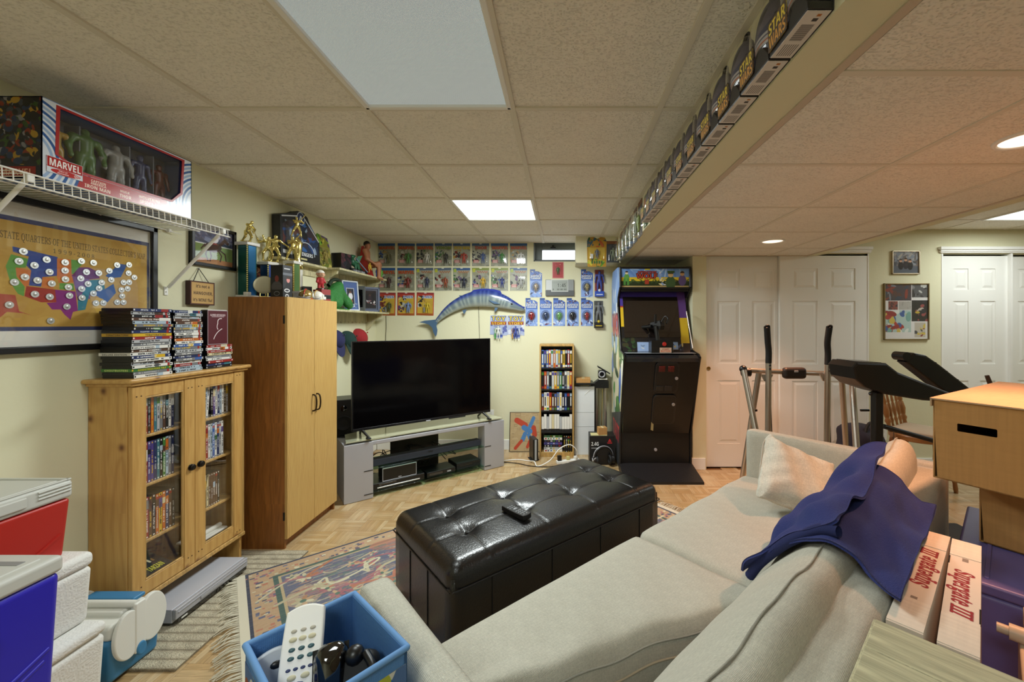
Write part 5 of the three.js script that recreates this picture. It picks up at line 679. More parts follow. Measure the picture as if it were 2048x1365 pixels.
// ================================================================ television and its silver stand, turned to the sofa
const TVR = rad(38.2), TVX = -1.66, TVD = 3.134, tvAt = (x, z) => [TVX + x * Math.cos(TVR) + z * Math.sin(TVR), TVD + x * Math.sin(TVR) - z * Math.cos(TVR)];
const onStand = (name, label, cat, x, y, z, turn = 0) => { const [X, D] = tvAt(x, z); return thing(name, label, cat, X, y, D, TVR + turn); };
{
  const t = thing('tv_stand', 'silver television stand with two wide columns and glass shelves', 'tv stand', TVX, 0, TVD, TVR), L = 1.387;
  const col = (x, flip) => { const s = new THREE.Shape(); s.moveTo(0, 0); s.lineTo(0.2, 0); s.lineTo(0.2, 0.13); s.quadraticCurveTo(0.1, 0.2, 0, 0.28); s.closePath(); const g = extr(s, 0.44, 0.004, 16).rotateX(-PI / 2); if (flip) { g.scale(-1, 1, 1); g.translate(0.2, 0, 0); const p = g.attributes.position, nr = g.attributes.normal; for (let i = 0; i < p.count; i += 3) { for (const at of [p, nr, g.attributes.uv]) { for (let k = 0; k < at.itemSize; k++) { const a = at.array[(i + 1) * at.itemSize + k]; at.array[(i + 1) * at.itemSize + k] = at.array[(i + 2) * at.itemSize + k]; at.array[(i + 2) * at.itemSize + k] = a; } } } } return g.translate(x, 0.006, 0); };
  for (const [x, f] of [[0, 0], [L - 0.2, 1]]) mesh('column', col(x, f), W.silver, t);
  mesh('top_rail', bx(L - 0.38, 0.035, 0.03, L / 2, 0.437, -0.016, 0.008), W.silver, t);
  const top = new THREE.Shape(); top.moveTo(0.01, 0); top.lineTo(L - 0.01, 0); top.lineTo(L - 0.05, -0.26); top.quadraticCurveTo(L / 2, -0.52, 0.05, -0.26); top.closePath(); mesh('glass_top', extr(top, 0.008, 0.001, 20).rotateX(PI / 2).translate(0, 0.473, 0), mat(0xb5b79c, 0.12, { clearcoat: 1, clearcoatRoughness: 0.05 }), t);  // olive base colour of the glass stands in for the reflected wall
  for (const y of [0.225, 0.04]) { mesh('glass_shelf', bx(L - 0.38, 0.008, 0.32, L / 2, y, -0.165, 0.002), W.greenGlass, t); mesh('shelf_slot', [bx(0.065, 0.006, 0.004, 0.17, y, 0.004), bx(0.065, 0.006, 0.004, L - 0.17, y, 0.004)], W.black, t); }
  const bp = new THREE.Shape(); bp.moveTo(-0.22, 0); bp.lineTo(0.22, 0); bp.lineTo(0.22, 0.4); bp.lineTo(-0.22, 0.4); bp.closePath(); bp.holes.push(roundRect(0.2, 0.04, 0.019, 0, 0.32)); mesh('back_panel', extr(bp, 0.014, 0.001).translate(0.66, 0.02, -0.38), mat(0x2c2420, 0.5), t);
}
{
  const t = onStand('television', 'large black flat television on splayed feet turned toward the sofa', 'television', 0.062, 0.474, -0.055), w = 1.213, h = 0.71, y = 0.06;
  mesh('housing', [bx(w, h, 0.03, w / 2, y + h / 2, -0.018, 0.004), bx(w * 0.7, h * 0.5, 0.04, w / 2, y + h * 0.35, -0.045, 0.012)], W.black, t);
  mesh('screen', bx(w - 0.02, h - 0.032, 0.004, w / 2, y + h / 2 + 0.006, -0.003, 0.001), mat(0x060506, 0.1, { specularIntensity: 0.35 }), t);
  mesh('bezel', [bx(w, 0.008, 0.006, w / 2, y + h - 0.004, -0.001, 0.002), bx(0.009, h, 0.006, 0.0045, y + h / 2, -0.001, 0.002), bx(0.009, h, 0.006, w - 0.0045, y + h / 2, -0.001, 0.002), bx(w, 0.02, 0.006, w / 2, y + 0.01, -0.001, 0.002)], mat(0x2c2c2e, 0.25, { metalness: 0.6 }), t);
  mesh('logo_plate', bx(0.04, 0.009, 0.008, w / 2, y + 0.004, 0.001, 0.002), W.silver, t); mesh('sensor', bx(0.16, 0.012, 0.012, w * 0.72, y - 0.004, 0, 0.003), W.black, t);
  for (const x of [0.07, w - 0.08]) mesh('foot', [rod([x, y + 0.01, -0.02], [x + 0.045, 0.006, 0.06], 0.012, 8, 0.008), rod([x, y + 0.01, -0.02], [x + 0.02, 0.006, -0.14], 0.012, 8, 0.008), bx(0.03, 0.012, 0.05, x + 0.04, 0.006, 0.05, 0.004)], W.black, t);
}
{ const t = onStand('soundbar', 'long dark soundbar on the upper glass shelf of the stand', 'soundbar', 0.215, 0.2295, -0.09); mesh('cabinet', bx(0.955, 0.056, 0.08, 0.4775, 0.028, 0, 0.006), mat(0x26282f, 0.75), t); mesh('grille', bx(0.945, 0.044, 0.004, 0.4775, 0.028, 0.0405, 0.001), mat(0x30333d, 0.85, { bumpMap: rep(T.foam, 20), bumpScale: 0.001 }), t); mesh('badge', bx(0.04, 0.008, 0.003, 0.47, 0.04, 0.043), W.blackMatte, t); }
{ const t = onStand('disc_player', 'wide black disc player with a bright front strip on the low glass shelf', 'player', 0.212, 0.0445, -0.15); mesh('case', bx(0.41, 0.055, 0.26, 0.205, 0.0275, 0, 0.003), W.black, t); mesh('front_strip', bx(0.34, 0.008, 0.004, 0.2, 0.018, 0.1305, 0.001), mat(0xe6eaee, 0.15, { metalness: 0.5 }), t); mesh('tray_door', bx(0.14, 0.012, 0.003, 0.11, 0.04, 0.1305, 0.001), W.gloss, t); }
{ const t = onStand('centre_speaker', 'silver-rimmed black speaker lying on the disc player', 'speaker', 0.285, 0.1, -0.1); mesh('cabinet', bx(0.27, 0.105, 0.14, 0.135, 0.0525, 0, 0.006), W.black, t); mesh('rim', [bx(0.274, 0.006, 0.01, 0.135, 0.104, 0.068, 0.002), bx(0.274, 0.004, 0.01, 0.135, 0.003, 0.068, 0.002), bx(0.005, 0.107, 0.01, 0.0, 0.053, 0.068, 0.002), bx(0.005, 0.107, 0.01, 0.27, 0.053, 0.068, 0.002)], W.silver, t); mesh('badge', bx(0.025, 0.006, 0.003, 0.135, 0.015, 0.0715), W.silver, t); }
{ const t = onStand('cable_box', 'small black cable box in the middle of the low glass shelf', 'cable box', 0.65, 0.0445, -0.13); mesh('case', bx(0.26, 0.042, 0.19, 0.13, 0.021, 0, 0.003), W.black, t); mesh('front_label', bx(0.035, 0.012, 0.002, 0.2, 0.02, 0.0955), W.silver, t); mesh('display', bx(0.12, 0.02, 0.002, 0.08, 0.022, 0.0955), W.gloss, t); mesh('foot', bx(0.24, 0.004, 0.17, 0.13, -0.0005, 0), W.dark, t); }
{ const t = onStand('game_console', 'black game console at the right end of the low glass shelf', 'console', 0.93, 0.0445, -0.15); mesh('case', bx(0.235, 0.06, 0.2, 0.1175, 0.03, 0, 0.004), W.blackMatte, t); mesh('lid_line', bx(0.237, 0.002, 0.202, 0.1175, 0.045, 0), W.gloss, t); mesh('slot', bx(0.12, 0.004, 0.002, 0.09, 0.034, 0.1008), W.gloss, t); }
{ const t = onStand('cable_tangle', 'tangle of black leads behind the devices on the television stand', 'cables', 0, 0, 0); seed = 9; for (let i = 0; i < 9; i++) { const x = rr(0.3, 1.05), y = rr(0.06, 0.2); mesh('lead', tube([[x, y, -0.3], [x + rr(-0.1, 0.1), y + rr(-0.02, 0.08), -0.31], [x + rr(-0.15, 0.15), rr(0.06, 0.28), -0.33], [x + rr(-0.2, 0.2), rr(0.06, 0.3), -0.35], [x + rr(-0.1, 0.1), 0.07, -0.34]], 0.004, 40, 6), W.black, t); } t.userData.group = undefined; delete t.userData.group; }
{ const t = thing('subwoofer', 'black floor speaker box between the wardrobe and the stand', 'speaker', -1.93, 0, 3.63, 0.5); mesh('cabinet', bx(0.22, 0.42, 0.3, 0, 0.21, 0, 0.006), W.blackMatte, t); mesh('cone', [lathe([[0.07, 0], [0.075, 0.006], [0.068, 0.008], [0.02, -0.006], [0, 0]]).rotateX(PI / 2).translate(0, 0.25, 0.151)], W.black, t); }
{ const t = thing('bookshelf_speaker', 'black bookshelf speaker standing on the floor speaker box', 'speaker', -1.93, 0.4205, 3.63, 0.5); mesh('cabinet', bx(0.2, 0.31, 0.24, 0, 0.155, 0, 0.006), W.black, t); mesh('woofer', lathe([[0.06, 0], [0.065, 0.006], [0.058, 0.008], [0.015, -0.006], [0, 0]]).rotateX(PI / 2).translate(0, 0.11, 0.121), W.blackMatte, t); mesh('tweeter', lathe([[0.024, 0], [0.026, 0.004], [0.012, 0.006], [0, 0.008]]).rotateX(PI / 2).translate(0, 0.235, 0.121), W.gloss, t); }
// ================================================================ between the television and the arcade machine
{ const pr = A.add(260, 330, (g, w, h) => { bg(g, w, h, '#b59c74'); for (let i = 0; i < 70; i++) { g.strokeStyle = pick(['rgba(70,55,35,.35)', 'rgba(220,205,170,.4)']); g.lineWidth = rr(1, 3); g.strokeRect(rnd() * w, rnd() * h, rr(12, 50), rr(6, 22)); } g.strokeStyle = '#3a3024'; g.lineWidth = 4; g.strokeRect(2, 2, w - 4, h - 4); g.lineCap = 'round'; const B = (c, l, ...q) => { g.strokeStyle = c; g.lineWidth = l; g.beginPath(); q.forEach(([x, y], i) => i ? g.lineTo(x, y) : g.moveTo(x, y)); g.stroke(); }; B('#b8442c', 46, [60, 70], [130, 110]); B('#b8442c', 40, [200, 130], [210, 190]); B('#4a7cb4', 44, [120, 130], [170, 160]); B('#4a7cb4', 30, [170, 120], [200, 50]); B('#4a7cb4', 34, [130, 180], [110, 230]); B('#b8442c', 26, [100, 240], [50, 300]); B('#4a7cb4', 30, [160, 190], [180, 240]); B('#b8442c', 24, [170, 240], [150, 290]); });
  const t = thing('tin_sign', 'square tan sign with red and blue brush shapes leaning by the bookcase', 'sign', -0.40, 0.002, 4.43, 0); t.rotation.x = -0.16; mesh('panel', atlasBox(0.335, 0.42, 0.005, { pz: pr, all: A.flat('#5a4a34') }, 0, 0.21, 0), PRINT, t); mesh('rim', [bx(0.339, 0.006, 0.008, 0, 0.003, 0, 0.002), bx(0.339, 0.006, 0.008, 0, 0.417, 0, 0.002), bx(0.006, 0.42, 0.008, -0.1675, 0.21, 0, 0.002), bx(0.006, 0.42, 0.008, 0.1675, 0.21, 0, 0.002)], mat(0x4a3c2a, 0.5), t); }
{ const t = thing('network_box', 'slim upright black and grey network box on the floor before the tan sign', 'router', -0.29, 0, 4.2, 0.35); mesh('case', bx(0.055, 0.215, 0.15, 0, 0.1125, 0, 0.006), W.black, t); mesh('front_stripe', bx(0.02, 0.205, 0.004, 0, 0.1125, 0.0755, 0.001), mat(0xa9acae, 0.35), t); mesh('foot', bx(0.09, 0.008, 0.12, 0, 0.004, 0, 0.003), W.blackMatte, t); }
const BK = { x: -0.233, w: 0.357, h: 1.17, d: 0.235, D: 4.26 };
{
  const t = thing('tape_bookcase', 'narrow oak-edged bookcase filled with video tapes on the back wall', 'bookcase', BK.x, 0, BK.D), { w, h, d } = BK;
  for (const x of [0.008, w - 0.008]) mesh('side_panel', bx(0.016, h, d, x, h / 2, -d / 2, 0.001), W.pineX, t);
  mesh('top', bx(w - 0.032, 0.02, d, w / 2, h - 0.01, -d / 2, 0.001), W.pineX, t); mesh('back_panel', bx(w - 0.03, h - 0.02, 0.006, w / 2, h / 2, -d + 0.004), W.black, t);
  for (const y of [0.918, 0.694, 0.472, 0.254]) mesh('shelf', bx(w - 0.033, 0.018, d - 0.012, w / 2, y, -d / 2 - 0.002, 0.001), W.black, t); mesh('plinth', bx(w - 0.032, 0.045, d - 0.01, w / 2, 0.0225, -d / 2, 0.001), W.pineX, t);
}
seed = 31;
const TAPE = [['blue', 'navy', 'blue', 'red', 'pale blue', 'orange', 'pale blue', 'grey', 'brown', 'yellow', 'black', 'red', 'black'], ['black', 'red', 'grey', 'black', 'silver', 'yellow', 'grey', 'green', 'black', 'grey', 'cream', 'red'], ['brown', 'white', 'white', 'red', 'brown', 'brown', 'blue', 'white', 'black', 'navy', 'black', 'black'], ['white', 'white', 'silver', 'white', 'cream', 'white', 'white', 'silver', 'white', 'white', 'white', 'white']];
TAPE.forEach((row, r) => { let x = BK.x + 0.019; const gap = (BK.w - 0.038) / row.length; row.forEach((c, i) => {
  const w = gap * 0.93, h = r === 3 ? 0.15 + 0.028 * (hash(i, 3, 4) > 0.7 ? 1 : 0.2 * hash(i, 2, 9)) : 0.182 + 0.008 * rnd();
  solid('video_tape', atlasBox(w, h, 0.11, { pz: turned(S.add(120, 17, (g, W0, H0) => { bg(g, W0, H0, SP[c]); g.fillStyle = r === 3 ? '#202020' : pick(['#e6e4de', '#d9b02b', '#1b1b1e', '#c9c9c4']); if (r === 3) g.fillRect(0, 0, 18, H0); else { g.fillRect(W0 * 0.25, 5, W0 * 0.5, 7); g.fillStyle = pick(Object.values(SP)); g.fillRect(W0 * 0.78, 2, W0 * 0.16, 13); g.fillStyle = pick(Object.values(SP)); g.fillRect(4, 2, W0 * 0.12, 13); } })), all: CASEB }), SPINE, `${ORD[i]} upright video tape from the left on the ${['top', 'second', 'third', 'fourth'][r]} shelf of the narrow bookcase`, 'video tape', x + gap / 2, [0.927, 0.703, 0.481, 0.263][r] + h / 2 + 0.0004, BK.D + 0.075, 0, 'video tapes in the narrow bookcase'); x += gap;
}); });
['white', 'silver', 'black', 'purple', 'black', 'white', 'green'].forEach((c, i) => solid('video_tape', atlasBox(0.19, 0.024, 0.1, { pz: S.add(200, 25, (g, w, h) => { bg(g, w, h, SP[c]); for (let k = 0; k < 6; k++) { g.fillStyle = pick(Object.values(SP)); g.fillRect(10 + k * 30, 6, rr(10, 24), 13); } }), all: CASEB }), SPINE, `${ORD[6 - i]} flat video tape from the top of the pile on the lowest bookcase shelf`, 'video tape', BK.x + 0.14, 0.0455 + 0.0125 + (6 - i - 0) * 0 + i * 0.025, BK.D + 0.08, 0, 'video tapes in the narrow bookcase'));
for (let i = 0; i < 4; i++) solid('video_tape', atlasBox(0.019, 0.17, 0.11, { pz: turned(spine('black')), all: CASEB }), SPINE, `${ORD[i]} black upright tape from the left at the right end of the lowest bookcase shelf`, 'video tape', BK.x + 0.258 + i * 0.0215, 0.131, BK.D + 0.08, 0, 'video tapes in the narrow bookcase');
{ const t = thing('flat_white_carton', 'tall white carton panel standing between the bookcase and the arcade machine', 'panel', 0.235, 0, 4.36, 0.02); mesh('board', [bx(0.215, 0.72, 0.05, 0, 0.36, 0, 0.003)], mat(0xdfe2e4, 0.6), t); mesh('flap', extr([[0, 0], [0.08, 0.07], [0.08, 0.08], [0, 0.006]], 0.002).translate(0, 0.63, 0.026), W.white, t); mesh('crease', [bx(0.21, 0.002, 0.002, 0, 0.45, 0.026), bx(0.21, 0.002, 0.002, 0, 0.3, 0.026)], mat(0xb5b9bb, 0.7), t); }
{ const t = thing('black_tray', 'black bracket tray fixed above the white carton panel', 'tray', 0.24, 0.745, 4.4); mesh('tray', bx(0.19, 0.018, 0.22, 0, 0.009, 0, 0.004), W.black, t); mesh('support', extr([[-0.06, 0], [0.06, 0], [0.02, -0.06], [-0.02, -0.06]], 0.1).translate(0, 0, -0.05), mat(0x8c8468, 0.6), t); mesh('knob', ball(0.012, 0.1, 0.006, 0.08), W.black, t); }
{ const t = thing('small_carton', 'small flat cardboard box on the black bracket tray', 'box', 0.225, 0.7635, 4.38, -0.03); mesh('carton', bx(0.15, 0.045, 0.16, 0, 0.0225, 0, 0.002), W.cardboard, t); mesh('tape', bx(0.03, 0.001, 0.16, 0, 0.0455, 0), mat(0xc9ae7c, 0.3), t); }
{ // folded projector tripod-like stand with round lens unit
  const t = thing('light_stand', 'folded silver and black stand with a round lens unit beside the arcade machine', 'stand', 0.42, 0, 4.42); for (const x of [-0.05, 0.045]) mesh('column', [rod([x, 0.02, 0], [x, 0.7, 0], 0.018, 12)], W.steel, t); mesh('rail', rod([-0.075, 0.02, 0.02], [-0.075, 0.7, 0.02], 0.01, 8), W.black, t); mesh('rod', rod([0.0, 0.05, 0.02], [0.012, 0.68, 0.02], 0.004, 8), W.gold, t);
  mesh('clamp', extr([[-0.1, 0], [0.075, 0], [0.075, 0.07], [-0.03, 0.085], [-0.1, 0.03]], 0.07, 0.004).translate(0, 0.7, -0.035), W.black, t); mesh('white_collar', bx(0.09, 0.014, 0.05, 0.02, 0.792, 0.01, 0.005), W.white, t); mesh('foot', bx(0.2, 0.02, 0.1, 0, 0.01, 0, 0.006), W.black, t);
  const l = mesh('lens_unit', [bx(0.085, 0.085, 0.09, 0.01, 0.842, 0, 0.014), extr([[-0.04, 0.075], [0.09, 0.0], [0.095, 0.01], [-0.036, 0.088]], 0.08).translate(0.0, 0.845, -0.04)], W.black, t); mesh('lens_ring', new THREE.TorusGeometry(0.03, 0.007, 10, 28).translate(0.005, 0.845, 0.048), W.silver, l); mesh('lens', new THREE.CircleGeometry(0.028, 24).translate(0.005, 0.845, 0.047), W.gloss, l);
}
{ const fr = A.add(190, 170, (g, w, h) => { bg(g, w, h, '#131315'); txt(g, '2.4G', 42, 46, 30, '#e8e8e8', { width: 58 }); g.fillStyle = '#9a9a9c'; g.fillRect(14, 68, 48, 6); g.fillStyle = '#c22a30'; g.beginPath(); g.moveTo(150, 14); g.lineTo(164, 34); g.lineTo(136, 34); g.fill(); g.fillRect(132, 38, 36, 6); });
  const t = thing('black_carton', 'black carton with white lettering and a red triangle beside the arcade machine', 'box', 0.395, 0, 4.12, 0.0); mesh('carton', atlasBox(0.25, 0.28, 0.18, { pz: fr, all: A.flat('#151517') }, 0, 0.14, 0), PRINT, t); mesh('top_flap', bx(0.16, 0.003, 0.1, -0.03, 0.2815, 0.02), mat(0xc9c08a, 0.7), t); }
{ const t = thing('small_cube_carton', 'small brown cardboard cube on top of the black carton', 'box', 0.4, 0.2835, 4.1, 0.15); mesh('carton', bx(0.085, 0.07, 0.08, 0, 0.035, 0, 0.001), W.cardboard, t); mesh('tape', bx(0.02, 0.001, 0.08, 0, 0.0705, 0), mat(0xd8c296, 0.4), t); }
{ const t = thing('headset', 'silver and black headphones leaning on the black carton', 'headphones', 0.4, 0.0, 3.98, 0.25); t.rotation.order = 'YXZ'; mesh('headband', new THREE.TorusGeometry(0.085, 0.012, 10, 36, PI).translate(0, 0.1, 0), W.black, t); mesh('band_trim', new THREE.TorusGeometry(0.098, 0.005, 8, 36, PI).translate(0, 0.1, 0), W.silver, t); for (const x of [-0.085, 0.085]) { const c = mesh('ear_cup', cyl(0.042, 0.036, 0.036, 0, 0, 0, 28).rotateZ(PI / 2).translate(x, 0.062, 0), W.black, t); mesh('cushion', new THREE.TorusGeometry(0.034, 0.012, 10, 28).rotateY(PI / 2).translate(x * 0.78, 0.062, 0), W.blackMatte, c); mesh('yoke', tube([[x, 0.1, -0.03], [x * 1.2, 0.08, -0.02], [x * 1.22, 0.06, 0], [x * 1.2, 0.08, 0.02], [x, 0.1, 0.03]], 0.005, 20), W.silver, c); } }
{ const t = thing('power_strip', 'white power strip with plugs on the floor by the bookcase', 'power strip', 0.06, 0, 4.09, 0.3); mesh('body', bx(0.24, 0.03, 0.05, 0, 0.015, 0, 0.006), W.white, t); mesh('plug', [bx(0.04, 0.05, 0.035, -0.09, 0.055, 0, 0.006)], W.black, t); mesh('plug', [bx(0.035, 0.035, 0.035, 0.0, 0.047, 0, 0.006)], mat(0xd9cf8a, 0.5), t); mesh('plug', [bx(0.035, 0.03, 0.035, 0.08, 0.044, 0, 0.006)], W.white, t); }
solid('floor_cable', tube([[-0.62, 0.006, -4.12], [-0.45, 0.007, -4.16], [-0.33, 0.007, -4.12], [-0.27, 0.03, -4.03], [-0.24, 0.006, -3.97], [-0.12, 0.05, -4.0], [-0.02, 0.16, -4.03], [0.08, 0.19, -4.05], [0.15, 0.12, -4.07], [0.14, 0.04, -4.09]], 0.005, 90, 8), W.white, 'white cable looping across the floor to the power strip', 'cable');
solid('floor_cable', tube([[-0.66, 0.005, -4.1], [-0.45, 0.005, -4.06], [-0.3, 0.005, -3.98], [-0.12, 0.005, -3.96], [0.0, 0.008, -4.02]], 0.004, 60, 8), W.dark, 'dark cable lying on the floor beside the white cable', 'cable');
// ================================================================ arcade machine
{
  const X0 = 0.54, w = 0.68, t = thing('arcade_machine', 'tall black arcade cabinet with a mounted gun and colourful side art', 'arcade machine', X0, 0, 3.88, 0), Z = (d) => 3.88 - d;
  const prof = [[4.45, 0.02], [3.86, 0.02], [3.86, 0.36], [3.62, 1.05], [3.6, 1.085], [3.64, 1.11], [3.83, 1.135], [4.02, 1.55], [4.0, 1.64], [3.9, 1.71], [3.87, 1.73], [3.885, 1.915], [4.0, 1.93], [4.38, 1.93], [4.45, 1.8]].map(([d, y]) => [Z(d), y]);
  const sideArt = ART2.add(300, 640, (g, W0, H0) => { bg(g, W0, H0, '#b9c7b4'); g.fillStyle = '#7fa2dc'; g.fillRect(0, 0, W0, H0 * 0.3); blobs(g, 0, 0, W0, H0 * 0.25, 10, ['#9dbbe6', '#6a8fd0', '#e6ecf4']); blobs(g, 0, H0 * 0.33, W0, H0 * 0.45, 60, ['#e2dcc0', '#5f9a52', '#3f6f3a', '#d8cfa4', '#8fb0d8', '#4a6fc0', '#c9b98a', '#f0eee0', '#2f4a2c']); txt(g, 'WOLF', W0 * 0.5, H0 * 0.29, 90, '#d2606a', { outline: '#7a2a30', width: 250 }); g.fillStyle = '#3a3d40'; g.beginPath(); g.moveTo(0, H0 * 0.78); g.lineTo(W0, H0 * 0.68); g.lineTo(W0, H0); g.lineTo(0, H0); g.fill(); txt(g, 'TAITO', W0 * 0.5, H0 * 0.83, 76, '#c8323a', { width: 220 }); });
  const zs = prof.map((p) => p[0]), a = Math.min(...zs), b = Math.max(...zs);
  const L = planar(extr(prof, 0.02, 0.001), sideArt, a, b, 0, 1.93); mesh('side_panel', L.rotateY(-PI / 2).translate(0.02, 0, 0), ARTM, t, 'left side panel printed with a landscape scene'); 
  mesh('side_panel', extr(prof, 0.02, 0.001).rotateY(-PI / 2).translate(w, 0, 0), W.black, t);
  for (const x of [0.01, w - 0.01]) { const trim = []; for (let i = 1; i + 1 < prof.length - 2; i++) trim.push(rod([x, prof[i][1], prof[i][0]], [x, prof[i + 1][1], prof[i + 1][0]], 0.011, 8)); mesh('edge_trim', trim, W.black, t); }
  mesh('shell', [bxc(0.02, w - 0.02, 0.02, 1.9, Z(4.44), Z(4.42)), bxc(0.02, w - 0.02, 1.9, 1.92, Z(4.4), Z(3.9)), bxc(0.02, w - 0.02, 1.69, 1.715, Z(4.3), Z(3.89)), bxc(0.02, w - 0.02, 0.06, 0.4, Z(3.9), Z(3.868))], W.black, t);
  const mq = ART2.add(420, 130, (g, W0, H0) => { bg(g, W0, H0, '#6d93cc'); blobs(g, 0, 0, W0, 60, 14, ['#8fb0dc', '#5f86c4', '#a9c4e6']); g.fillStyle = '#d8b92c'; g.fillRect(0, 62, W0, 40); g.fillStyle = '#26351c'; g.fillRect(0, 88, W0, 30); blobs(g, 0, 76, W0, 26, 24, ['#2c3f20', '#1c2616', '#3f5a2a']); g.fillStyle = '#b9a06a'; g.fillRect(0, 118, W0, 14); personPrint(g, 34, 34, 34, '#5f9a4a', '#e0cfa0'); g.fillStyle = '#4f8a3e'; g.fillRect(14, 70, 14, 44); g.fillRect(36, 70, 14, 44); blobs(g, 232, 26, 60, 90, 12, ['#d8dce0', '#8fa9d8', '#e6d9a0']); personPrint(g, 306, 46, 60, '#3f5a34', '#cfae7a'); g.fillStyle = '#3a5a2c'; g.fillRect(286, 20, 44, 14); personPrint(g, 378, 40, 48, '#5a4a7a', '#c99a6a'); g.fillStyle = '#c8ba30'; g.fillRect(146, 6, 34, 9); txt(g, 'OPERATION', 160, 28, 20, '#b8382c', { outline: '#3a1512', width: 116 }); txt(g, 'WOLF', 160, 54, 42, '#c24434', { outline: '#3a1512', width: 130 }); g.fillStyle = '#b0402c'; g.fillRect(146, 78, 26, 30); });
  mesh('marquee', sheet(w - 0.04, 0.185, mq, w / 2, 1.82, Z(3.885), 0.006), ARTM, t); mesh('marquee_frame', [bxc(0.02, w - 0.02, 1.905, 1.922, Z(3.9), Z(3.875)), bxc(0.02, w - 0.02, 1.712, 1.73, Z(3.9), Z(3.868))], W.black, t);
  const bz = ART2.add(400, 330, (g, W0, H0) => { bg(g, W0, H0, '#1c1a1c'); g.fillStyle = '#4a3a94'; g.fillRect(0, 0, W0, 40); g.fillRect(0, 0, 26, 80); g.fillStyle = '#5f3f86'; g.fillRect(W0 - 50, 0, 50, H0 * 0.48); g.fillStyle = '#d8b42c'; g.fillRect(W0 - 50, H0 * 0.44, 50, H0 * 0.42); g.fillRect(0, 84, 26, 110); g.fillStyle = '#b23a2a'; g.fillRect(0, 78, 26, 8); blobs(g, 0, H0 * 0.74, 90, H0 * 0.26, 16, ['#1f2f1c', '#2f4a2a', '#3a3a24', '#141a12']); g.fillStyle = '#9db4dc'; g.fillRect(90, H0 * 0.84, 180, H0 * 0.16); blobs(g, 110, H0 * 0.85, 140, 36, 10, ['#c9cfd8', '#5f6f86', '#7f94b4']); g.fillStyle = '#8fa9d0'; g.fillRect(270, H0 * 0.84, 60, 40); blobs(g, 270, H0 * 0.86, 100, 40, 10, ['#c9b476', '#4a5a7c', '#2a3040']); });
  const tilt = Math.atan2(0.19, 0.56), scr = mesh('screen_bezel', sheet(w - 0.045, 0.6, bz, 0, 0, 0, 0.006).rotateX(-tilt).translate(w / 2, 1.405, Z(3.925)), ARTM, t); mesh('screen_glass', bx(0.53, 0.41, 0.004).rotateX(-tilt).translate(w / 2 - 0.025, 1.45, Z(3.935)), mat(0x1c1614, 0.06, { clearcoat: 1, clearcoatRoughness: 0.03 }), scr);
  mesh('control_panel', extr([[Z(3.84), 1.13], [Z(3.64), 1.105], [Z(3.6), 1.08], [Z(3.6), 1.05], [Z(3.84), 1.05]], w - 0.04, 0.001).rotateY(-PI / 2).translate(w - 0.02, 0, 0), mat(0x1e1f22, 0.22, { clearcoat: 0.6 }), t); mesh('panel_print', bx(w - 0.06, 0.002, 0.17, w / 2, 1.121, Z(3.73)).rotateX(0), mat(0x8f9396, 0.3), t);
  // gun on its post
  const gb = A.add(90, 40, (g, W0, H0) => { bg(g, W0, H0, '#d9b9a0'); txt(g, 'START', W0 / 2, 11, 15, '#a83a24', { width: 52 }); txt(g, 'BUTTON', W0 / 2, 28, 17, '#c8482a', { width: 74 }); });
  const gun = mesh('gun_mount', bxc(w / 2 - 0.08, w / 2 + 0.115, 1.12, 1.235, Z(3.8), Z(3.67), 0.004), W.black, t); mesh('start_label', sheet(0.105, 0.045, gb, w / 2 + 0.045, 1.148, Z(3.668)), PRINT, gun); mesh('start_button', [cyl(0.014, 0.014, 0.012, 0, 0, 0, 20).rotateX(PI / 2).translate(w / 2 + 0.035, 1.202, Z(3.664)), new THREE.TorusGeometry(0.016, 0.003, 8, 24).translate(w / 2 + 0.035, 1.202, Z(3.668))], mat(0xc2302a, 0.25), gun);
  const gx = w / 2 + 0.0; mesh('gun', [rod([gx - 0.01, 1.23, Z(3.74)], [gx - 0.02, 1.36, Z(3.76)], 0.018, 12, 0.022), extr([[-0.02, 0], [0.12, 0.02], [0.13, 0.055], [-0.015, 0.075], [-0.03, 0.03]], 0.04, 0.005).rotateY(PI * 0.62).translate(gx, 1.335, Z(3.74)), rod([gx - 0.05, 1.36, Z(3.8)], [gx - 0.12, 1.35, Z(3.92)], 0.016, 12), tube([[gx + 0.02, 1.4, Z(3.72)], [gx + 0.05, 1.45, Z(3.7)], [gx + 0.07, 1.43, Z(3.68)], [gx + 0.05, 1.385, Z(3.66)]], 0.008, 20), bx(0.02, 0.08, 0.03, gx - 0.02, 1.43, Z(3.78), 0.004)], W.black, t, 'black mounted gun');
  mesh('steel_bar', rod([w - 0.035, 1.16, Z(3.72)], [w - 0.05, 1.5, Z(3.86)], 0.006, 8), W.steel, t);
  // tapering coin front
  const fa = [[0.0, 1.07, 3.605], [w, 1.07, 3.605], [0.645, 0.36, 3.845], [0.03, 0.36, 3.845]], q = fa.map(([x, y, d]) => V3(x, y, Z(d))), fg = new THREE.BufferGeometry(), bk = q.map((v) => V3(v.x, v.y, Z(3.87))), V = [...q, ...bk]; fg.setAttribute('position', new THREE.Float32BufferAttribute(V.flatMap((v) => [v.x, v.y, v.z]), 3)); fg.setIndex([0, 3, 2, 0, 2, 1, 4, 5, 6, 4, 6, 7, 0, 1, 5, 0, 5, 4, 3, 7, 6, 3, 6, 2, 0, 4, 7, 0, 7, 3, 1, 2, 6, 1, 6, 5]); let fg2 = fg.toNonIndexed(); fg2.computeVertexNormals(); mesh('front_panel', uvBox(fg2), W.black, t);
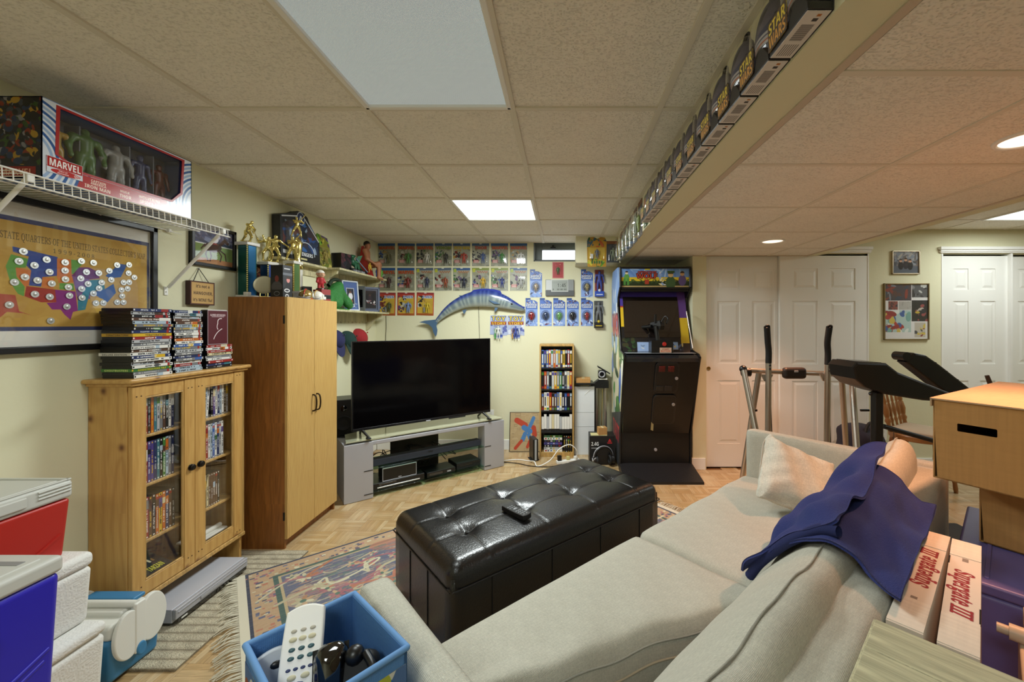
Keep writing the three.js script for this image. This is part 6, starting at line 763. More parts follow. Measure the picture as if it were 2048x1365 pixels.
  { const s = [q[0], q[3], bk[3], bk[0]].map((v) => v.clone().add(V3(-0.0015, 0, 0))), sg = new THREE.BufferGeometry(); sg.setAttribute('position', new THREE.Float32BufferAttribute(s.flatMap((v) => [v.x, v.y, v.z]), 3)); sg.setAttribute('uv', new THREE.Float32BufferAttribute([[0.9, 0.6], [0.9, 0.3], [0.5, 0.3], [0.5, 0.6]].flatMap(([a2, b2]) => [sideArt.u0 + (sideArt.u1 - sideArt.u0) * a2, sideArt.v0 + (sideArt.v1 - sideArt.v0) * b2]), 2)); sg.setIndex([0, 3, 2, 0, 2, 1]); sg.computeVertexNormals(); mesh('side_print', sg, ARTM, t); }
  const slope = Math.atan2(0.24, 0.71), at = (x, y, lift) => V3(x, y, Z(3.605 + (1.07 - y) * 0.24 / 0.71) + lift), put = (m, x, y, l) => { m.position.copy(at(x, y, l)); m.rotation.x = slope; return m; };
  const door = (x, y, w2, h2) => { const d = put(mesh('coin_door', extr(roundRect(w2, h2, 0.03), 0.01, 0.003), W.black, t), x, y, 0.004); const r = roundRect(w2 + 0.03, h2 + 0.03, 0.04); r.holes.push(roundRect(w2 + 0.006, h2 + 0.006, 0.032)); mesh('door_frame', extr(r, 0.008, 0.003), mat(0x1d1d1f, 0.3), d); return d; };
  const c1 = door(w / 2 + 0.05, 0.905, 0.18, 0.27), c2 = door(w / 2 + 0.05, 0.6, 0.18, 0.27); for (const x of [-0.05, 0.03]) mesh('coin_button', [bx(0.055, 0.055, 0.012, x, 0.09, 0.016, 0.006), bx(0.03, 0.03, 0.008, x, 0.09, 0.024, 0.006)], mat(0x5a1512, 0.3), c1); mesh('coin_slot', [bx(0.07, 0.05, 0.01, -0.06, -0.1, 0.014, 0.004), bx(0.07, 0.05, 0.01, 0.02, -0.1, 0.014, 0.004)], mat(0x232325, 0.3), c1); mesh('lock', cyl(0.014, 0.014, 0.012, 0, 0, 0, 18).rotateX(PI / 2).translate(0.085, 0.0, 0.016), W.silver, c1); mesh('lock', cyl(0.014, 0.014, 0.012, 0, 0, 0, 18).rotateX(PI / 2).translate(0.08, 0.06, 0.016), W.silver, c2);
  put(mesh('chipped_paint', extr([[-0.012, -0.07], [0.012, -0.08], [0.01, 0.0], [0.006, 0.05], [-0.004, 0.06], [-0.012, 0.02]], 0.0008), mat(0xd0bd88, 0.8), t), w * 0.44, 0.46, 0.0006);
  mesh('kick_lock', cyl(0.014, 0.014, 0.01, 0, 0, 0, 18).rotateX(PI / 2).translate(w / 2 + 0.0, 0.2, Z(3.862)), W.silver, t);
  mesh('base_plate', extr([[Z(3.9), 0.0], [Z(3.53), 0.0], [Z(3.53), 0.02], [Z(3.86), 0.07], [Z(3.9), 0.07]], w + 0.0, 0.002).rotateY(-PI / 2).translate(w, 0, 0), mat(0x1a1a1c, 0.45, { bumpMap: rep(T.leather, 2), bumpScale: 0.001 }), t);
}
// ================================================================ bubble packs hung along the soffit face
{
  const base = A.add(150, 40, (g, w, h) => { bg(g, w, h, '#d8d2cc'); g.fillStyle = '#3a3634'; for (let i = 0; i < 26; i++) g.fillRect(60 + i * 2, 9, (i * 7 % 3) * 0.6 + 0.4, 22); for (let i = 0; i < 7; i++) g.fillRect(8, 8 + i * 4, 40, 1.2); g.fillRect(120, 20, 9, 9); g.fillStyle = '#b06a2c'; g.fillRect(134, 22, 7, 7); });
  const back = A.add(150, 240, (g, w, h) => { bg(g, w, h, '#3a3942'); blobs(g, 10, 20, w - 20, h - 40, 40, ['#4a4858', '#2c2b33', '#565264', '#3a4058', '#5a5560']); g.fillStyle = '#a8582a'; g.beginPath(); g.ellipse(w / 2, h * 0.72, w * 0.55, 26, 0, 0, 7); g.fill(); g.fillStyle = '#201e24'; g.beginPath(); g.ellipse(w / 2, h * 0.755, w * 0.56, 24, 0, 0, 7); g.fill(); g.fillStyle = '#a9a4a0'; for (let i = 0; i < 3; i++) g.fillRect(46, h * 0.55 + i * 11, 62, 7); });
  const logo = A.add(110, 80, (g, w, h) => { bg(g, w, h, '#4a3a2c'); txt(g, 'STAR', w / 2, 22, 42, '#dcc23a', { width: 100 }); txt(g, 'WARS', w / 2, 58, 42, '#d2963a', { width: 100 }); });
  const t = thing('bubble_pack', 'first bubble pack from the camera in the row along the soffit', 'toy pack', 0.5645, SOFFIT + 0.006, 0.93, -EAST, 'curved bubble packs hung along the soffit face'), s = new THREE.Shape();
  s.moveTo(-0.078, 0); s.lineTo(0.078, 0); s.quadraticCurveTo(0.085, 0.12, 0.045, 0.185); s.lineTo(0.03, 0.2); s.quadraticCurveTo(0.028, 0.235, 0.0, 0.236); s.quadraticCurveTo(-0.03, 0.235, -0.032, 0.2); s.lineTo(-0.05, 0.185); s.quadraticCurveTo(-0.085, 0.12, -0.078, 0);
  mesh('backing_card', planar(extr(s, 0.0015), back, -0.085, 0.085, 0, 0.236), PRINT, t);
  mesh('bubble', new THREE.SphereGeometry(1, 28, 16, 0, 7, 0, PI / 2).rotateX(PI / 2).scale(0.077, 0.112, 0.054).translate(0, 0.108, 0.003), W.clear, t);
  mesh('insert', planar(new THREE.SphereGeometry(1, 28, 16, 0, 7, 0, PI / 2).rotateX(PI / 2).scale(0.064, 0.098, 0.038).translate(0, 0.11, 0.003), back, -0.085, 0.085, 0, 0.236), PRINT, t);
  mesh('base_tray', [extr([[-0.078, 0], [0.078, 0], [0.076, 0.014], [0.05, 0.045], [0.03, 0.05], [0.01, 0.026], [-0.074, 0.02]], 0.05, 0.002).translate(0, 0.003, 0.003)], W.black, t);
  mesh('base_label', atlasBox(0.152, 0.0012, 0.05, { all: base }, 0, -0.0002, 0.029), PAPER, t);
  mesh('logo_plate', sheet(0.082, 0.072, logo, -0.036, 0.05, 0.0575, 0.002).rotateZ(0.05), PRINT, t);
  mesh('hang_tab', [new THREE.TorusGeometry(0.009, 0.003, 6, 16).translate(0, 0.222, 0.002)], W.black, t);
  for (let i = 1; i < 11; i++) again(t, `${ORD[i]} bubble pack from the camera in the row along the soffit`, 0.5645, SOFFIT + 0.006, 0.93 + i * 0.1635);
  const round = thing('clear_toy_pack', 'round clear toy pack after the last dark bubble pack on the soffit', 'toy pack', 0.5645, SOFFIT - 0.05, 2.76, -EAST);
  mesh('backing_card', extr([[-0.07, 0.06], [0.07, 0.06], [0.08, 0.24], [0.05, 0.27], [-0.05, 0.275], [-0.08, 0.24]], 0.0015), mat(0x4c6a44, 0.5), round); mesh('bubble', new THREE.SphereGeometry(0.085, 28, 18).scale(1, 1, 0.6).translate(0, 0.075, 0.053), W.clear, round); mesh('figure', scaled(FIG.bulky, 0.12).translate(0, 0.02, 0.05), mat(0x7f8f4a, 0.5), round); mesh('header', bx(0.12, 0.05, 0.003, 0, 0.225, 0.003, 0.001), mat(0xa8632c, 0.5), round);
  const slim = thing('clear_toy_pack', 'first slim clear toy pack in the far row along the soffit', 'toy pack', 0.5645, SOFFIT - 0.02, 2.96, -EAST, 'slim clear toy packs at the far end of the soffit');
  mesh('backing_card', bx(0.15, 0.26, 0.0015, 0, 0.13, 0.001), mat(0x3c4046, 0.5), slim); mesh('blister', bx(0.12, 0.2, 0.06, 0, 0.1, 0.032, 0.012), W.clear, slim); mesh('figure', scaled(FIG.stand, 0.16).translate(0, 0.015, 0.032), mat(0x76806c, 0.5), slim); mesh('header', bx(0.15, 0.035, 0.003, 0, 0.242, 0.002), mat(0x7a4a2c, 0.5), slim);
  for (let i = 1; i < 6; i++) again(slim, `${ORD[i]} slim clear toy pack in the far row along the soffit`, 0.5645, SOFFIT - 0.02 - i * 0.004, 2.96 + i * 0.19);
  again(slim, 'slim clear toy pack on the duct corner at the far end of the soffit', 0.52, SOFFIT - 0.02, 4.2062, 0).scale.setScalar(0.85);
}
// ================================================================ rugs
{
  solid('shaggy_runner', bxd(-2.02, -1.535, 0.0, 0.012, 1.63, 2.49, 0.005), mat(0xffffff, 0.98, { map: rep(T.shagCol, 3), bumpMap: rep(T.shag, 3), bumpScale: 0.008 }), 'ribbed beige shaggy runner under the pine cabinet and coolers', 'rug');
  const cv = document.createElement('canvas'); cv.width = 1500; cv.height = 1000; const g = cv.getContext('2d'); seed = 404;
  const OR = ['#cfa682', '#d8b48f', '#c08f6c'], NV = ['#565a76', '#666a88', '#787b92', '#4c5068'], CRM = ['#d8cfae', '#e4dcbc', '#cabf9c'], GRN = ['#5f7c6c', '#769080', '#6c8a8c'], RS = ['#b06a76', '#bc7c80', '#c98068'];
  const fill = (c, x, y, w, h) => { g.fillStyle = c; g.fillRect(x, y, w, h); };
  fill('#3f4458', 0, 0, 1500, 1000); fill('#cba884', 10, 10, 1480, 980); for (let i = 0; i < 700; i++) { const e = Math.floor(rnd() * 4), a = rnd(), x = e < 2 ? a * 1500 : e === 2 ? rr(14, 66) : rr(1434, 1486), y = e >= 2 ? a * 1000 : e === 0 ? rr(14, 66) : rr(934, 986); g.fillStyle = pick([...NV, ...CRM, ...RS, '#b98d6a']); g.fillRect(x, y, rr(6, 16), rr(5, 12)); }
  fill('#4d6660', 72, 72, 1356, 856); fill('#c9b48c', 86, 86, 1328, 828); fill('#6c7088', 94, 94, 1312, 812);
  for (let k = 0; k < 26; k++) { g.fillStyle = pick([...OR, ...CRM, ...GRN, ...RS]); g.globalAlpha = 0.75; g.beginPath(); g.ellipse(rr(120, 1380), rr(120, 880), rr(40, 130), rr(24, 70), rnd(), 0, 7); g.fill(); } g.globalAlpha = 1;
  for (let i = 0; i < 7000; i++) { const x = rr(96, 1400), y = rr(96, 900), c = pick([...NV, ...NV, ...GRN, ...RS, ...OR, ...CRM]); g.fillStyle = c; g.globalAlpha = 0.5; g.fillRect(x, y, rr(8, 46), rr(3, 8)); } g.globalAlpha = 1;
  const motif = (x, y, s) => { g.save(); g.translate(x, y); g.rotate(rnd() * 6.3); for (let k = 0; k < 7; k++) { g.fillStyle = pick([...CRM, ...OR, ...RS]); g.beginPath(); g.ellipse(Math.cos(k * 0.9) * s * 0.5, Math.sin(k * 0.9) * s * 0.5, s * 0.34, s * 0.18, k * 0.9, 0, 7); g.fill(); } g.fillStyle = pick(GRN); g.beginPath(); g.arc(0, 0, s * 0.24, 0, 7); g.fill(); g.restore(); };
  for (let i = 0; i < 200; i++) motif(rr(110, 1390), rr(110, 890), rr(16, 44));
  g.lineCap = 'round'; for (let i = 0; i < 130; i++) { g.strokeStyle = pick([...CRM, ...CRM, ...RS, '#c07a5a']); g.lineWidth = rr(6, 12); const x = rr(110, 1380), y = rr(110, 880); g.beginPath(); g.moveTo(x, y); g.bezierCurveTo(x + rr(-90, 90), y + rr(-60, 60), x + rr(-160, 160), y + rr(-80, 80), x + rr(-200, 200), y + rr(-90, 90)); g.stroke(); }
  g.save(); g.translate(750, 500); g.scale(1, 0.62); g.fillStyle = '#c9b68e'; g.beginPath(); g.arc(0, 0, 330, 0, 7); g.fill(); g.fillStyle = '#a9707a'; g.beginPath(); g.arc(0, 0, 280, 0, 7); g.fill(); g.restore(); for (let i = 0; i < 120; i++) motif(rr(480, 1020), rr(330, 670), rr(14, 34));
  for (let y = 0; y < 1000; y += 3) { g.fillStyle = `rgba(236,226,200,${0.12 + 0.22 * rnd()})`; g.fillRect(0, y, 1500, 1.4); }
  const rt = new THREE.CanvasTexture(cv); rt.colorSpace = THREE.SRGBColorSpace;
  const L = 2.42, Wd = 1.5, t = thing('patterned_rug', 'large faded oriental rug with cream fringes under the ottoman', 'rug', -1.72, 0.0125, 2.225, rad(39.5)), pile = new THREE.BoxGeometry(L, 0.008, Wd, 2, 1, 2).translate(L / 2, 0.004, Wd / 2); const u = pile.attributes.uv, p = pile.attributes.position; for (let i = 0; i < p.count; i++) u.setXY(i, p.getX(i) / L, 1 - p.getZ(i) / Wd);
  const weave = T.weave.clone(); weave.repeat.set(40, 26); weave.needsUpdate = true; mesh('pile', pile, new THREE.MeshPhysicalMaterial({ map: rt, roughness: 0.97, bumpMap: weave, bumpScale: 0.002 }), t);
  const edge = mat(0xcfc8b2, 0.95), fr = []; for (const x of [-0.015, L + 0.015]) mesh('selvedge', bx(0.035, 0.009, Wd, x, 0.0045, Wd / 2), edge, t);
  for (const [x, s] of [[-0.03, -1], [L + 0.03, 1]]) for (let z = 0; z < Wd; z += 0.0085) { const a = rr(-0.035, 0.035), l = rr(0.06, 0.1); fr.push(tube([[x, 0.006, z], [x + s * l * 0.5, 0.011, z + a * 0.4], [x + s * l, -0.006, z + a]], 0.0026, 5, 4)); }
  mesh('fringe', fr, edge, t).userData.kind = 'stuff';
}
// ================================================================ black tufted ottoman with a remote on it
const OTR = rad(40.4), OTX = -0.427, OTD = 1.584;
{
  const L = 1.31, Wd = 0.645, H = 0.44, y0 = 0.0205, t = thing('storage_ottoman', 'long black leather tufted storage ottoman in the middle of the room', 'ottoman', OTX, y0, OTD, OTR);
  mesh('base', softBox(L, 0.35, Wd, 0.012, { seg: 0.06 }).translate(L / 2, 0.02 + 0.175, -Wd / 2), W.leather, t);
  for (const x of [0.06, L - 0.06]) for (const z of [-0.06, -Wd + 0.06]) mesh('foot', cyl(0.025, 0.02, 0.022, x, 0.011, z), W.black, t);
  const tx = [0.182, 0.502, 0.822, 1.135], tz = [-0.228, -0.43], w2 = L + 0.012, d2 = Wd + 0.012, nx = 150, nz = 80, g = new THREE.BoxGeometry(w2, 0.1, d2, nx, 5, nz), p = g.attributes.position, v = V3(), c = V3();
  for (let i = 0; i < p.count; i++) {
    v.fromBufferAttribute(p, i); const r = 0.055, top = v.y > 0; c.set(THREE.MathUtils.clamp(v.x, -w2 / 2 + r, w2 / 2 - r), Math.min(v.y, 0.05 - r), THREE.MathUtils.clamp(v.z, -d2 / 2 + r, d2 / 2 - r));
    const q = v.clone().sub(c); if (q.y > 0 || Math.abs(q.x) > 0 && Math.abs(q.z) > 0) { if (q.lengthSq() > r * r) v.copy(c).addScaledVector(q.normalize(), r); }
    const X = v.x + L / 2, Z = v.z - Wd / 2, e = (1 - Math.pow(2 * v.x / w2, 4)) * (1 - Math.pow(2 * v.z / d2, 4));
    if (top) { let dip = 0, cr = 0; for (const a of tx) { cr = Math.max(cr, Math.exp(-Math.pow((X - a) / 0.006, 2))); for (const b of tz) { const dd = Math.hypot(X - a, Z - b); dip = Math.max(dip, Math.exp(-dd * dd / 0.0016) + 0.45 * Math.exp(-dd * dd / 0.009)); } } for (const b of tz) cr = Math.max(cr, Math.exp(-Math.pow((Z - b) / 0.006, 2)) * 0.9); v.y += 0.016 * Math.max(0, e) - 0.017 * dip - 0.0035 * cr; }
    p.setXYZ(i, v.x, v.y, v.z);
  }
  const lid = mesh('lid', smooth(g).translate(L / 2, H - 0.07, -Wd / 2), W.leather, t);
  const lidTop = (X, Z) => { const e = (1 - Math.pow(2 * (X - L / 2) / w2, 4)) * (1 - Math.pow(2 * (Z + Wd / 2) / d2, 4)); let dip = 0; for (const a of tx) for (const b of tz) { const q = Math.hypot(X - a, Z - b); dip = Math.max(dip, Math.exp(-q * q / 0.0016) + 0.45 * Math.exp(-q * q / 0.009)); } return H - 0.02 + 0.016 * Math.max(0, e) - 0.017 * dip - 0.0022; };
  const seamGleam = mat(0x2e2d2d, 0.35, { clearcoat: 0.5 }); for (const a of tx) for (const o of [-0.003, 0.003]) mesh('seam', tube(Array.from({ length: 40 }, (_, i) => { const z = -0.05 - (Wd - 0.1) * i / 39; return [a + o, lidTop(a, z), z]; }), 0.0012, 80, 5), seamGleam, lid);  // seams along the creases, their gleam painted as a colour lighter than the leather
  for (const b of tz) mesh('seam', tube(Array.from({ length: 70 }, (_, i) => { const x = 0.05 + (L - 0.1) * i / 69; return [x, lidTop(x, b), b]; }), 0.0014, 140, 5), seamGleam, lid);
  for (const a of tx) for (const b of tz) mesh('button', ball(0.009, a, H - 0.032, b, 12).scale(1, 1, 1), W.leather, lid);
  const sm = []; for (const x of [0.182, 0.502, 0.822, 1.135]) for (const z of [0.0015, -Wd - 0.0015]) sm.push(rod([x, 0.03, z], [x, 0.37, z], 0.0022, 6)); for (const z of [-0.228, -0.43]) for (const x of [-0.0015, L + 0.0015]) sm.push(rod([x, 0.03, z], [x, 0.37, z], 0.0022, 6)); mesh('seams', sm, W.seam, t);
  mesh('piping', [rod([0, 0.325, 0.008], [L, 0.325, 0.008], 0.003, 8), rod([0, 0.325, -Wd - 0.008], [L, 0.325, -Wd - 0.008], 0.003, 8), rod([-0.008, 0.325, 0], [-0.008, 0.325, -Wd], 0.003, 8), rod([L + 0.008, 0.325, 0], [L + 0.008, 0.325, -Wd], 0.003, 8)], W.leather, lid);
}
function remote(name, label, len, wd, th, bodyM, rows, btn, x, y, d, turn, pitch = 0, roll = 0) {
  const t = thing(name, label, 'remote', x, y, d, turn); t.rotation.order = 'YXZ'; t.rotation.x = pitch; t.rotation.z = roll;
  const s = new THREE.Shape(); s.moveTo(-wd * 0.38, -len / 2); s.quadraticCurveTo(0, -len * 0.52, wd * 0.38, -len / 2); s.quadraticCurveTo(wd * 0.56, 0, wd * 0.48, len * 0.46); s.quadraticCurveTo(0, len * 0.53, -wd * 0.48, len * 0.46); s.quadraticCurveTo(-wd * 0.56, 0, -wd * 0.38, -len / 2);
  mesh('shell', extr(s, th, 0.003, 14).rotateX(-PI / 2), bodyM, t);
  rows.forEach(([v, n, r, m]) => { for (let i = 0; i < n; i++) mesh('key', new THREE.SphereGeometry(r, 12, 8, 0, 7, 0, PI / 2).scale(1.2, 0.5, 0.8).translate((i - (n - 1) / 2) * wd * (0.78 / Math.max(n, 2.2)), th + 0.0028, (0.5 - v) * len), m || btn, t); });
  return t;
}
{ const r = (a) => a, m = W.black, k = mat(0x8d9094, 0.5), [X, D] = [-0.427 + 0.36 * Math.cos(OTR) - -0.33 * -Math.sin(OTR), 1.584 + 0.36 * Math.sin(OTR) + 0.33 * Math.cos(OTR)];
  remote('tv_remote', 'slim black remote control lying on the ottoman', 0.165, 0.048, 0.018, m, [[0.9, 2, 0.004, k], [0.8, 3, 0.005], [0.7, 3, 0.005], [0.6, 3, 0.005], [0.46, 1, 0.011], [0.32, 3, 0.004], [0.22, 3, 0.004]], k, -0.222, 0.461, 1.995, rad(-133), 0.02); }
// ================================================================ sofa
const SFR = rad(42.5), SX = -0.454, SD = 1.0916, sofaAt = (u, v) => [SX + u * Math.cos(SFR) + v * Math.sin(SFR), SD + u * Math.sin(SFR) - v * Math.cos(SFR)];
const UL = 2.19;
const swell = (u) => 1 + 0.28 * THREE.MathUtils.smoothstep(u, 1.05, 1.95);      // the far back cushion is fuller
const CROSS = [[0.5, 0.445], [0.515, 0.49], [0.555, 0.56], [0.61, 0.625], [0.67, 0.69], [0.72, 0.735], [0.765, 0.755], [0.8, 0.745], [0.825, 0.70], [0.82, 0.6], [0.79, 0.5], [0.74, 0.446], [0.62, 0.44]];
const cushionRing = () => new THREE.CatmullRomCurve3(CROSS.map(([v, h]) => V3(0, h, v)), true).getPoints(40).slice(0, 40).map((q) => [q.z, q.y]);
{
  const t = thing('sofa', 'long beige fabric sofa with low square arms facing the television', 'sofa', SX, 0, SD, SFR);
  const arm = (x0, name) => mesh(name, softBox(0.082, 0.685, 0.93, 0.022, { seg: 0.035, warp: (v) => { v.x *= 1 + 0.04 * Math.sin(v.z * 9); } }).translate(x0, 0.035 + 0.3425, 0.45), W.fabric, t);
  arm(-0.041, 'armrest'); arm(UL + 0.041, 'armrest');
  mesh('base', softBox(UL, 0.24, 0.86, 0.015, { seg: 0.09 }).translate(UL / 2, 0.155, 0.445), W.fabric, t);
  mesh('back_frame', softBox(UL + 0.002, 0.675, 0.13, 0.012, { seg: 0.04 }).translate(UL / 2, 0.035 + 0.3375, 0.848), W.fabric, t);
  for (const x of [0.0, UL]) for (const z of [0.06, 0.84]) mesh('foot', cyl(0.025, 0.02, 0.04, x, 0.02, z), W.black, t);
  // near seat cushion, pushed askew so that its zipped boxing shows
  { const w = UL / 2 - 0.005, nU = 54, nV = 34, P = [], I = [], U = [], y1 = 0.44, back = (s) => 0.14 + 0.40 * Math.pow(s, 0.85) + 0.02 * Math.sin(s * 9), front = -0.03;
    const top = (s, q) => y1 + 0.022 * (1 - Math.pow(2 * s - 1, 6)) * (1 - Math.pow(2 * q - 1, 6)) + (q > 0.7 ? 0.035 * Math.exp(-Math.pow((s - 0.2) / 0.11, 2)) * (q - 0.7) / 0.3 + 0.012 * Math.sin(s * 22) * (q - 0.7) : 0) + 0.03 * Math.max(0, q - 0.75) * Math.exp(-Math.pow((s - 0.8) / 0.2, 2)) + 0.004 * Math.sin(s * 31 + q * 9) * q;
    const ring = [[0, 0.0], [0.012, 0.03], [0.05, 0.05]];       // rounded edge profile
    for (let i = 0; i <= nU; i++) for (let j = 0; j <= nV; j++) { const s = i / nU, q = j / nV, b = back(s), z = front + (b - front) * q, edge = Math.min(s, 1 - s) * w, ez = Math.min(q, 1 - q) * (b - front), r = 0.03, dx = Math.max(0, r - edge), dz = Math.max(0, r - ez), drop = r - Math.sqrt(Math.max(0, r * r - Math.min(r * r, dx * dx + dz * dz))); P.push(0.004 + s * w, top(s, q) - drop, z); U.push(s * w, z); }
    const id = (i, j) => i * (nV + 1) + j; for (let i = 0; i < nU; i++) for (let j = 0; j < nV; j++) I.push(id(i, j), id(i, j + 1), id(i + 1, j), id(i + 1, j), id(i, j + 1), id(i + 1, j + 1));
    const g = new THREE.BufferGeometry(); g.setAttribute('position', new THREE.Float32BufferAttribute(P, 3)); g.setIndex(I); g.computeVertexNormals(); 
    const sides = [], wall = (pts) => { const n = pts.length, Q = [], J = []; pts.forEach(([x, y, z]) => { for (let k = 0; k <= 6; k++) { const f = k / 6, bulge = 0.012 * Math.sin(f * PI); Q.push(x, y + (0.277 - y) * f, z + bulge); } }); for (let i = 0; i < n - 1; i++) for (let k = 0; k < 6; k++) { const a = i * 7 + k, b = a + 7; J.push(a, a + 1, b, b, a + 1, b + 1); } const o = new THREE.BufferGeometry(); o.setAttribute('position', new THREE.Float32BufferAttribute(Q, 3)); o.setIndex(J); o.computeVertexNormals(); return uvBox(o); };
    const at = (i, j) => P.slice(id(i, j) * 3, id(i, j) * 3 + 3), bk = [], ft = []; for (let i = 0; i <= nU; i++) { bk.push(at(i, nV)); ft.push(at(i, 0)); } const lf = [], rt = []; for (let j = 0; j <= nV; j++) { lf.push(at(0, j)); rt.push(at(nU, j)); }
    const c = mesh('seat_cushion', [uvBox(g), wall(bk), wall(ft), wall(lf), wall(rt)], mat(0xcfccbc, 0.95, { map: rep(T.weaveCol, 13), bumpMap: rep(T.weave, 14), bumpScale: 0.0008, side: THREE.DoubleSide }), t);
    const zip = bk.filter((_, i) => i > nU * 0.3).map(([x, y, z]) => [x, y - 0.055, z + 0.012]); mesh('zipper', tube(zip, 0.0035, 60, 6), mat(0xb3a890, 0.8), c); mesh('zip_pull', bx(0.03, 0.005, 0.01, zip[0][0] - 0.012, zip[0][1], zip[0][2] + 0.002, 0.002), mat(0xbdb199, 0.6), c); mesh('seam', tube(bk.map(([x, y, z]) => [x, y - 0.004, z + 0.003]), 0.003, 80, 6), W.fabric, c); }
  mesh('seat_cushion', softBox(UL / 2 - 0.005, 0.165, 0.78, 0.035, { seg: 0.03, puffY: 0.022, warp: (v, X, Y, Z) => { v.y += 0.004 * Math.sin(v.x * 17 + v.z * 9); } }).translate(UL * 0.75 + 0.001, 0.277 + 0.0825, 0.36), W.fabric, t);
  // two long slumped back cushions, swept along the sofa
  for (const [u0, u1] of [[0.01, 1.085], [1.095, 2.12]]) {
    const nu = 44, ring = cushionRing(), n = ring.length, P = [], I = [], caps = [];
    for (let i = 0; i <= nu; i++) { const u = u0 + (u1 - u0) * i / nu, e = Math.min(u - u0, u1 - u), k = 1 - 0.32 * Math.pow(Math.max(0, 1 - e / 0.09), 2.2), wv = 0.008 * Math.sin(u * 13) + 0.005 * Math.sin(u * 29); for (const [v, h] of ring) { const hh = 0.45 + (h - 0.45) * swell(u); P.push(u, 0.58 + (hh + wv * (h - 0.45) * 3 - 0.58) * k, 0.70 + (v - 0.70) * k); } }
    for (let i = 0; i < nu; i++) for (let j = 0; j < n; j++) { const a = i * n + j, b = i * n + (j + 1) % n; I.push(a, b, a + n, b, b + n, a + n); }
    for (const [i, f] of [[0, 1], [nu, 0]]) { const c = P.length / 3; let y = 0, z = 0; for (let j = 0; j < n; j++) { y += P[(i * n + j) * 3 + 1]; z += P[(i * n + j) * 3 + 2]; } P.push(i ? u1 + 0.012 : u0 - 0.012, y / n, z / n); for (let j = 0; j < n; j++) { const a = i * n + j, b = i * n + (j + 1) % n; f ? I.push(c, b, a) : I.push(c, a, b); } }
    const g = new THREE.BufferGeometry(); g.setAttribute('position', new THREE.Float32BufferAttribute(P, 3)); g.setIndex(I); g.computeVertexNormals(); const c = mesh('back_cushion', uvBox(g), mat(0xcfccbc, 0.95, { map: rep(T.weaveCol, 13), bumpMap: rep(T.weave, 14), bumpScale: 0.0008, side: THREE.DoubleSide }), t);
    const line = (v, h) => tube(Array.from({ length: 16 }, (_, i) => { const u = u0 + 0.06 + (u1 - u0 - 0.12) * i / 15, wv = 0.008 * Math.sin(u * 13) + 0.005 * Math.sin(u * 29); return [u, 0.45 + (h - 0.45) * swell(u) + wv * (h - 0.45) * 3 + 0.001, v]; }), 0.0028, 60, 6);
    mesh('seam', line(0.752, 0.7545), W.fabric, c);
  }
}
{ // small canvas pillow on the far seat
  const [X, D] = sofaAt(1.70, 0.42), t = thing('throw_pillow', 'small crumpled off-white pillow against the far sofa arm', 'pillow', X, 0.468, D, SFR - 0.62); t.rotation.order = 'YXZ'; t.rotation.x = -0.6; t.rotation.z = -0.5; t.position.y += 0.03; t.scale.set(0.76, 0.86, 0.85);
  mesh('pillow', softBox(0.46, 0.36, 0.12, 0.05, { seg: 0.018, puffZ: 0.05, warp: (v, X, Y) => { const e = Math.max(Math.abs(X), Math.abs(Y)); v.z *= 1 - 0.45 * Math.pow(e, 5); v.y += 0.03 * Math.pow(Math.abs(X), 3) * Y; v.z += 0.008 * Math.sin(X * 9 + Y * 4) + 0.006 * Math.sin(Y * 15 - X * 5) * Math.abs(X); } }).translate(0, 0.19, 0), W.canvas, t);
  mesh('edge_seam', tube([[-0.22, 0.02, 0], [-0.232, 0.19, 0], [-0.22, 0.36, 0], [0, 0.365, 0], [0.22, 0.36, 0], [0.232, 0.19, 0], [0.22, 0.02, 0]], 0.004, 60, 6), W.canvas, t);
}
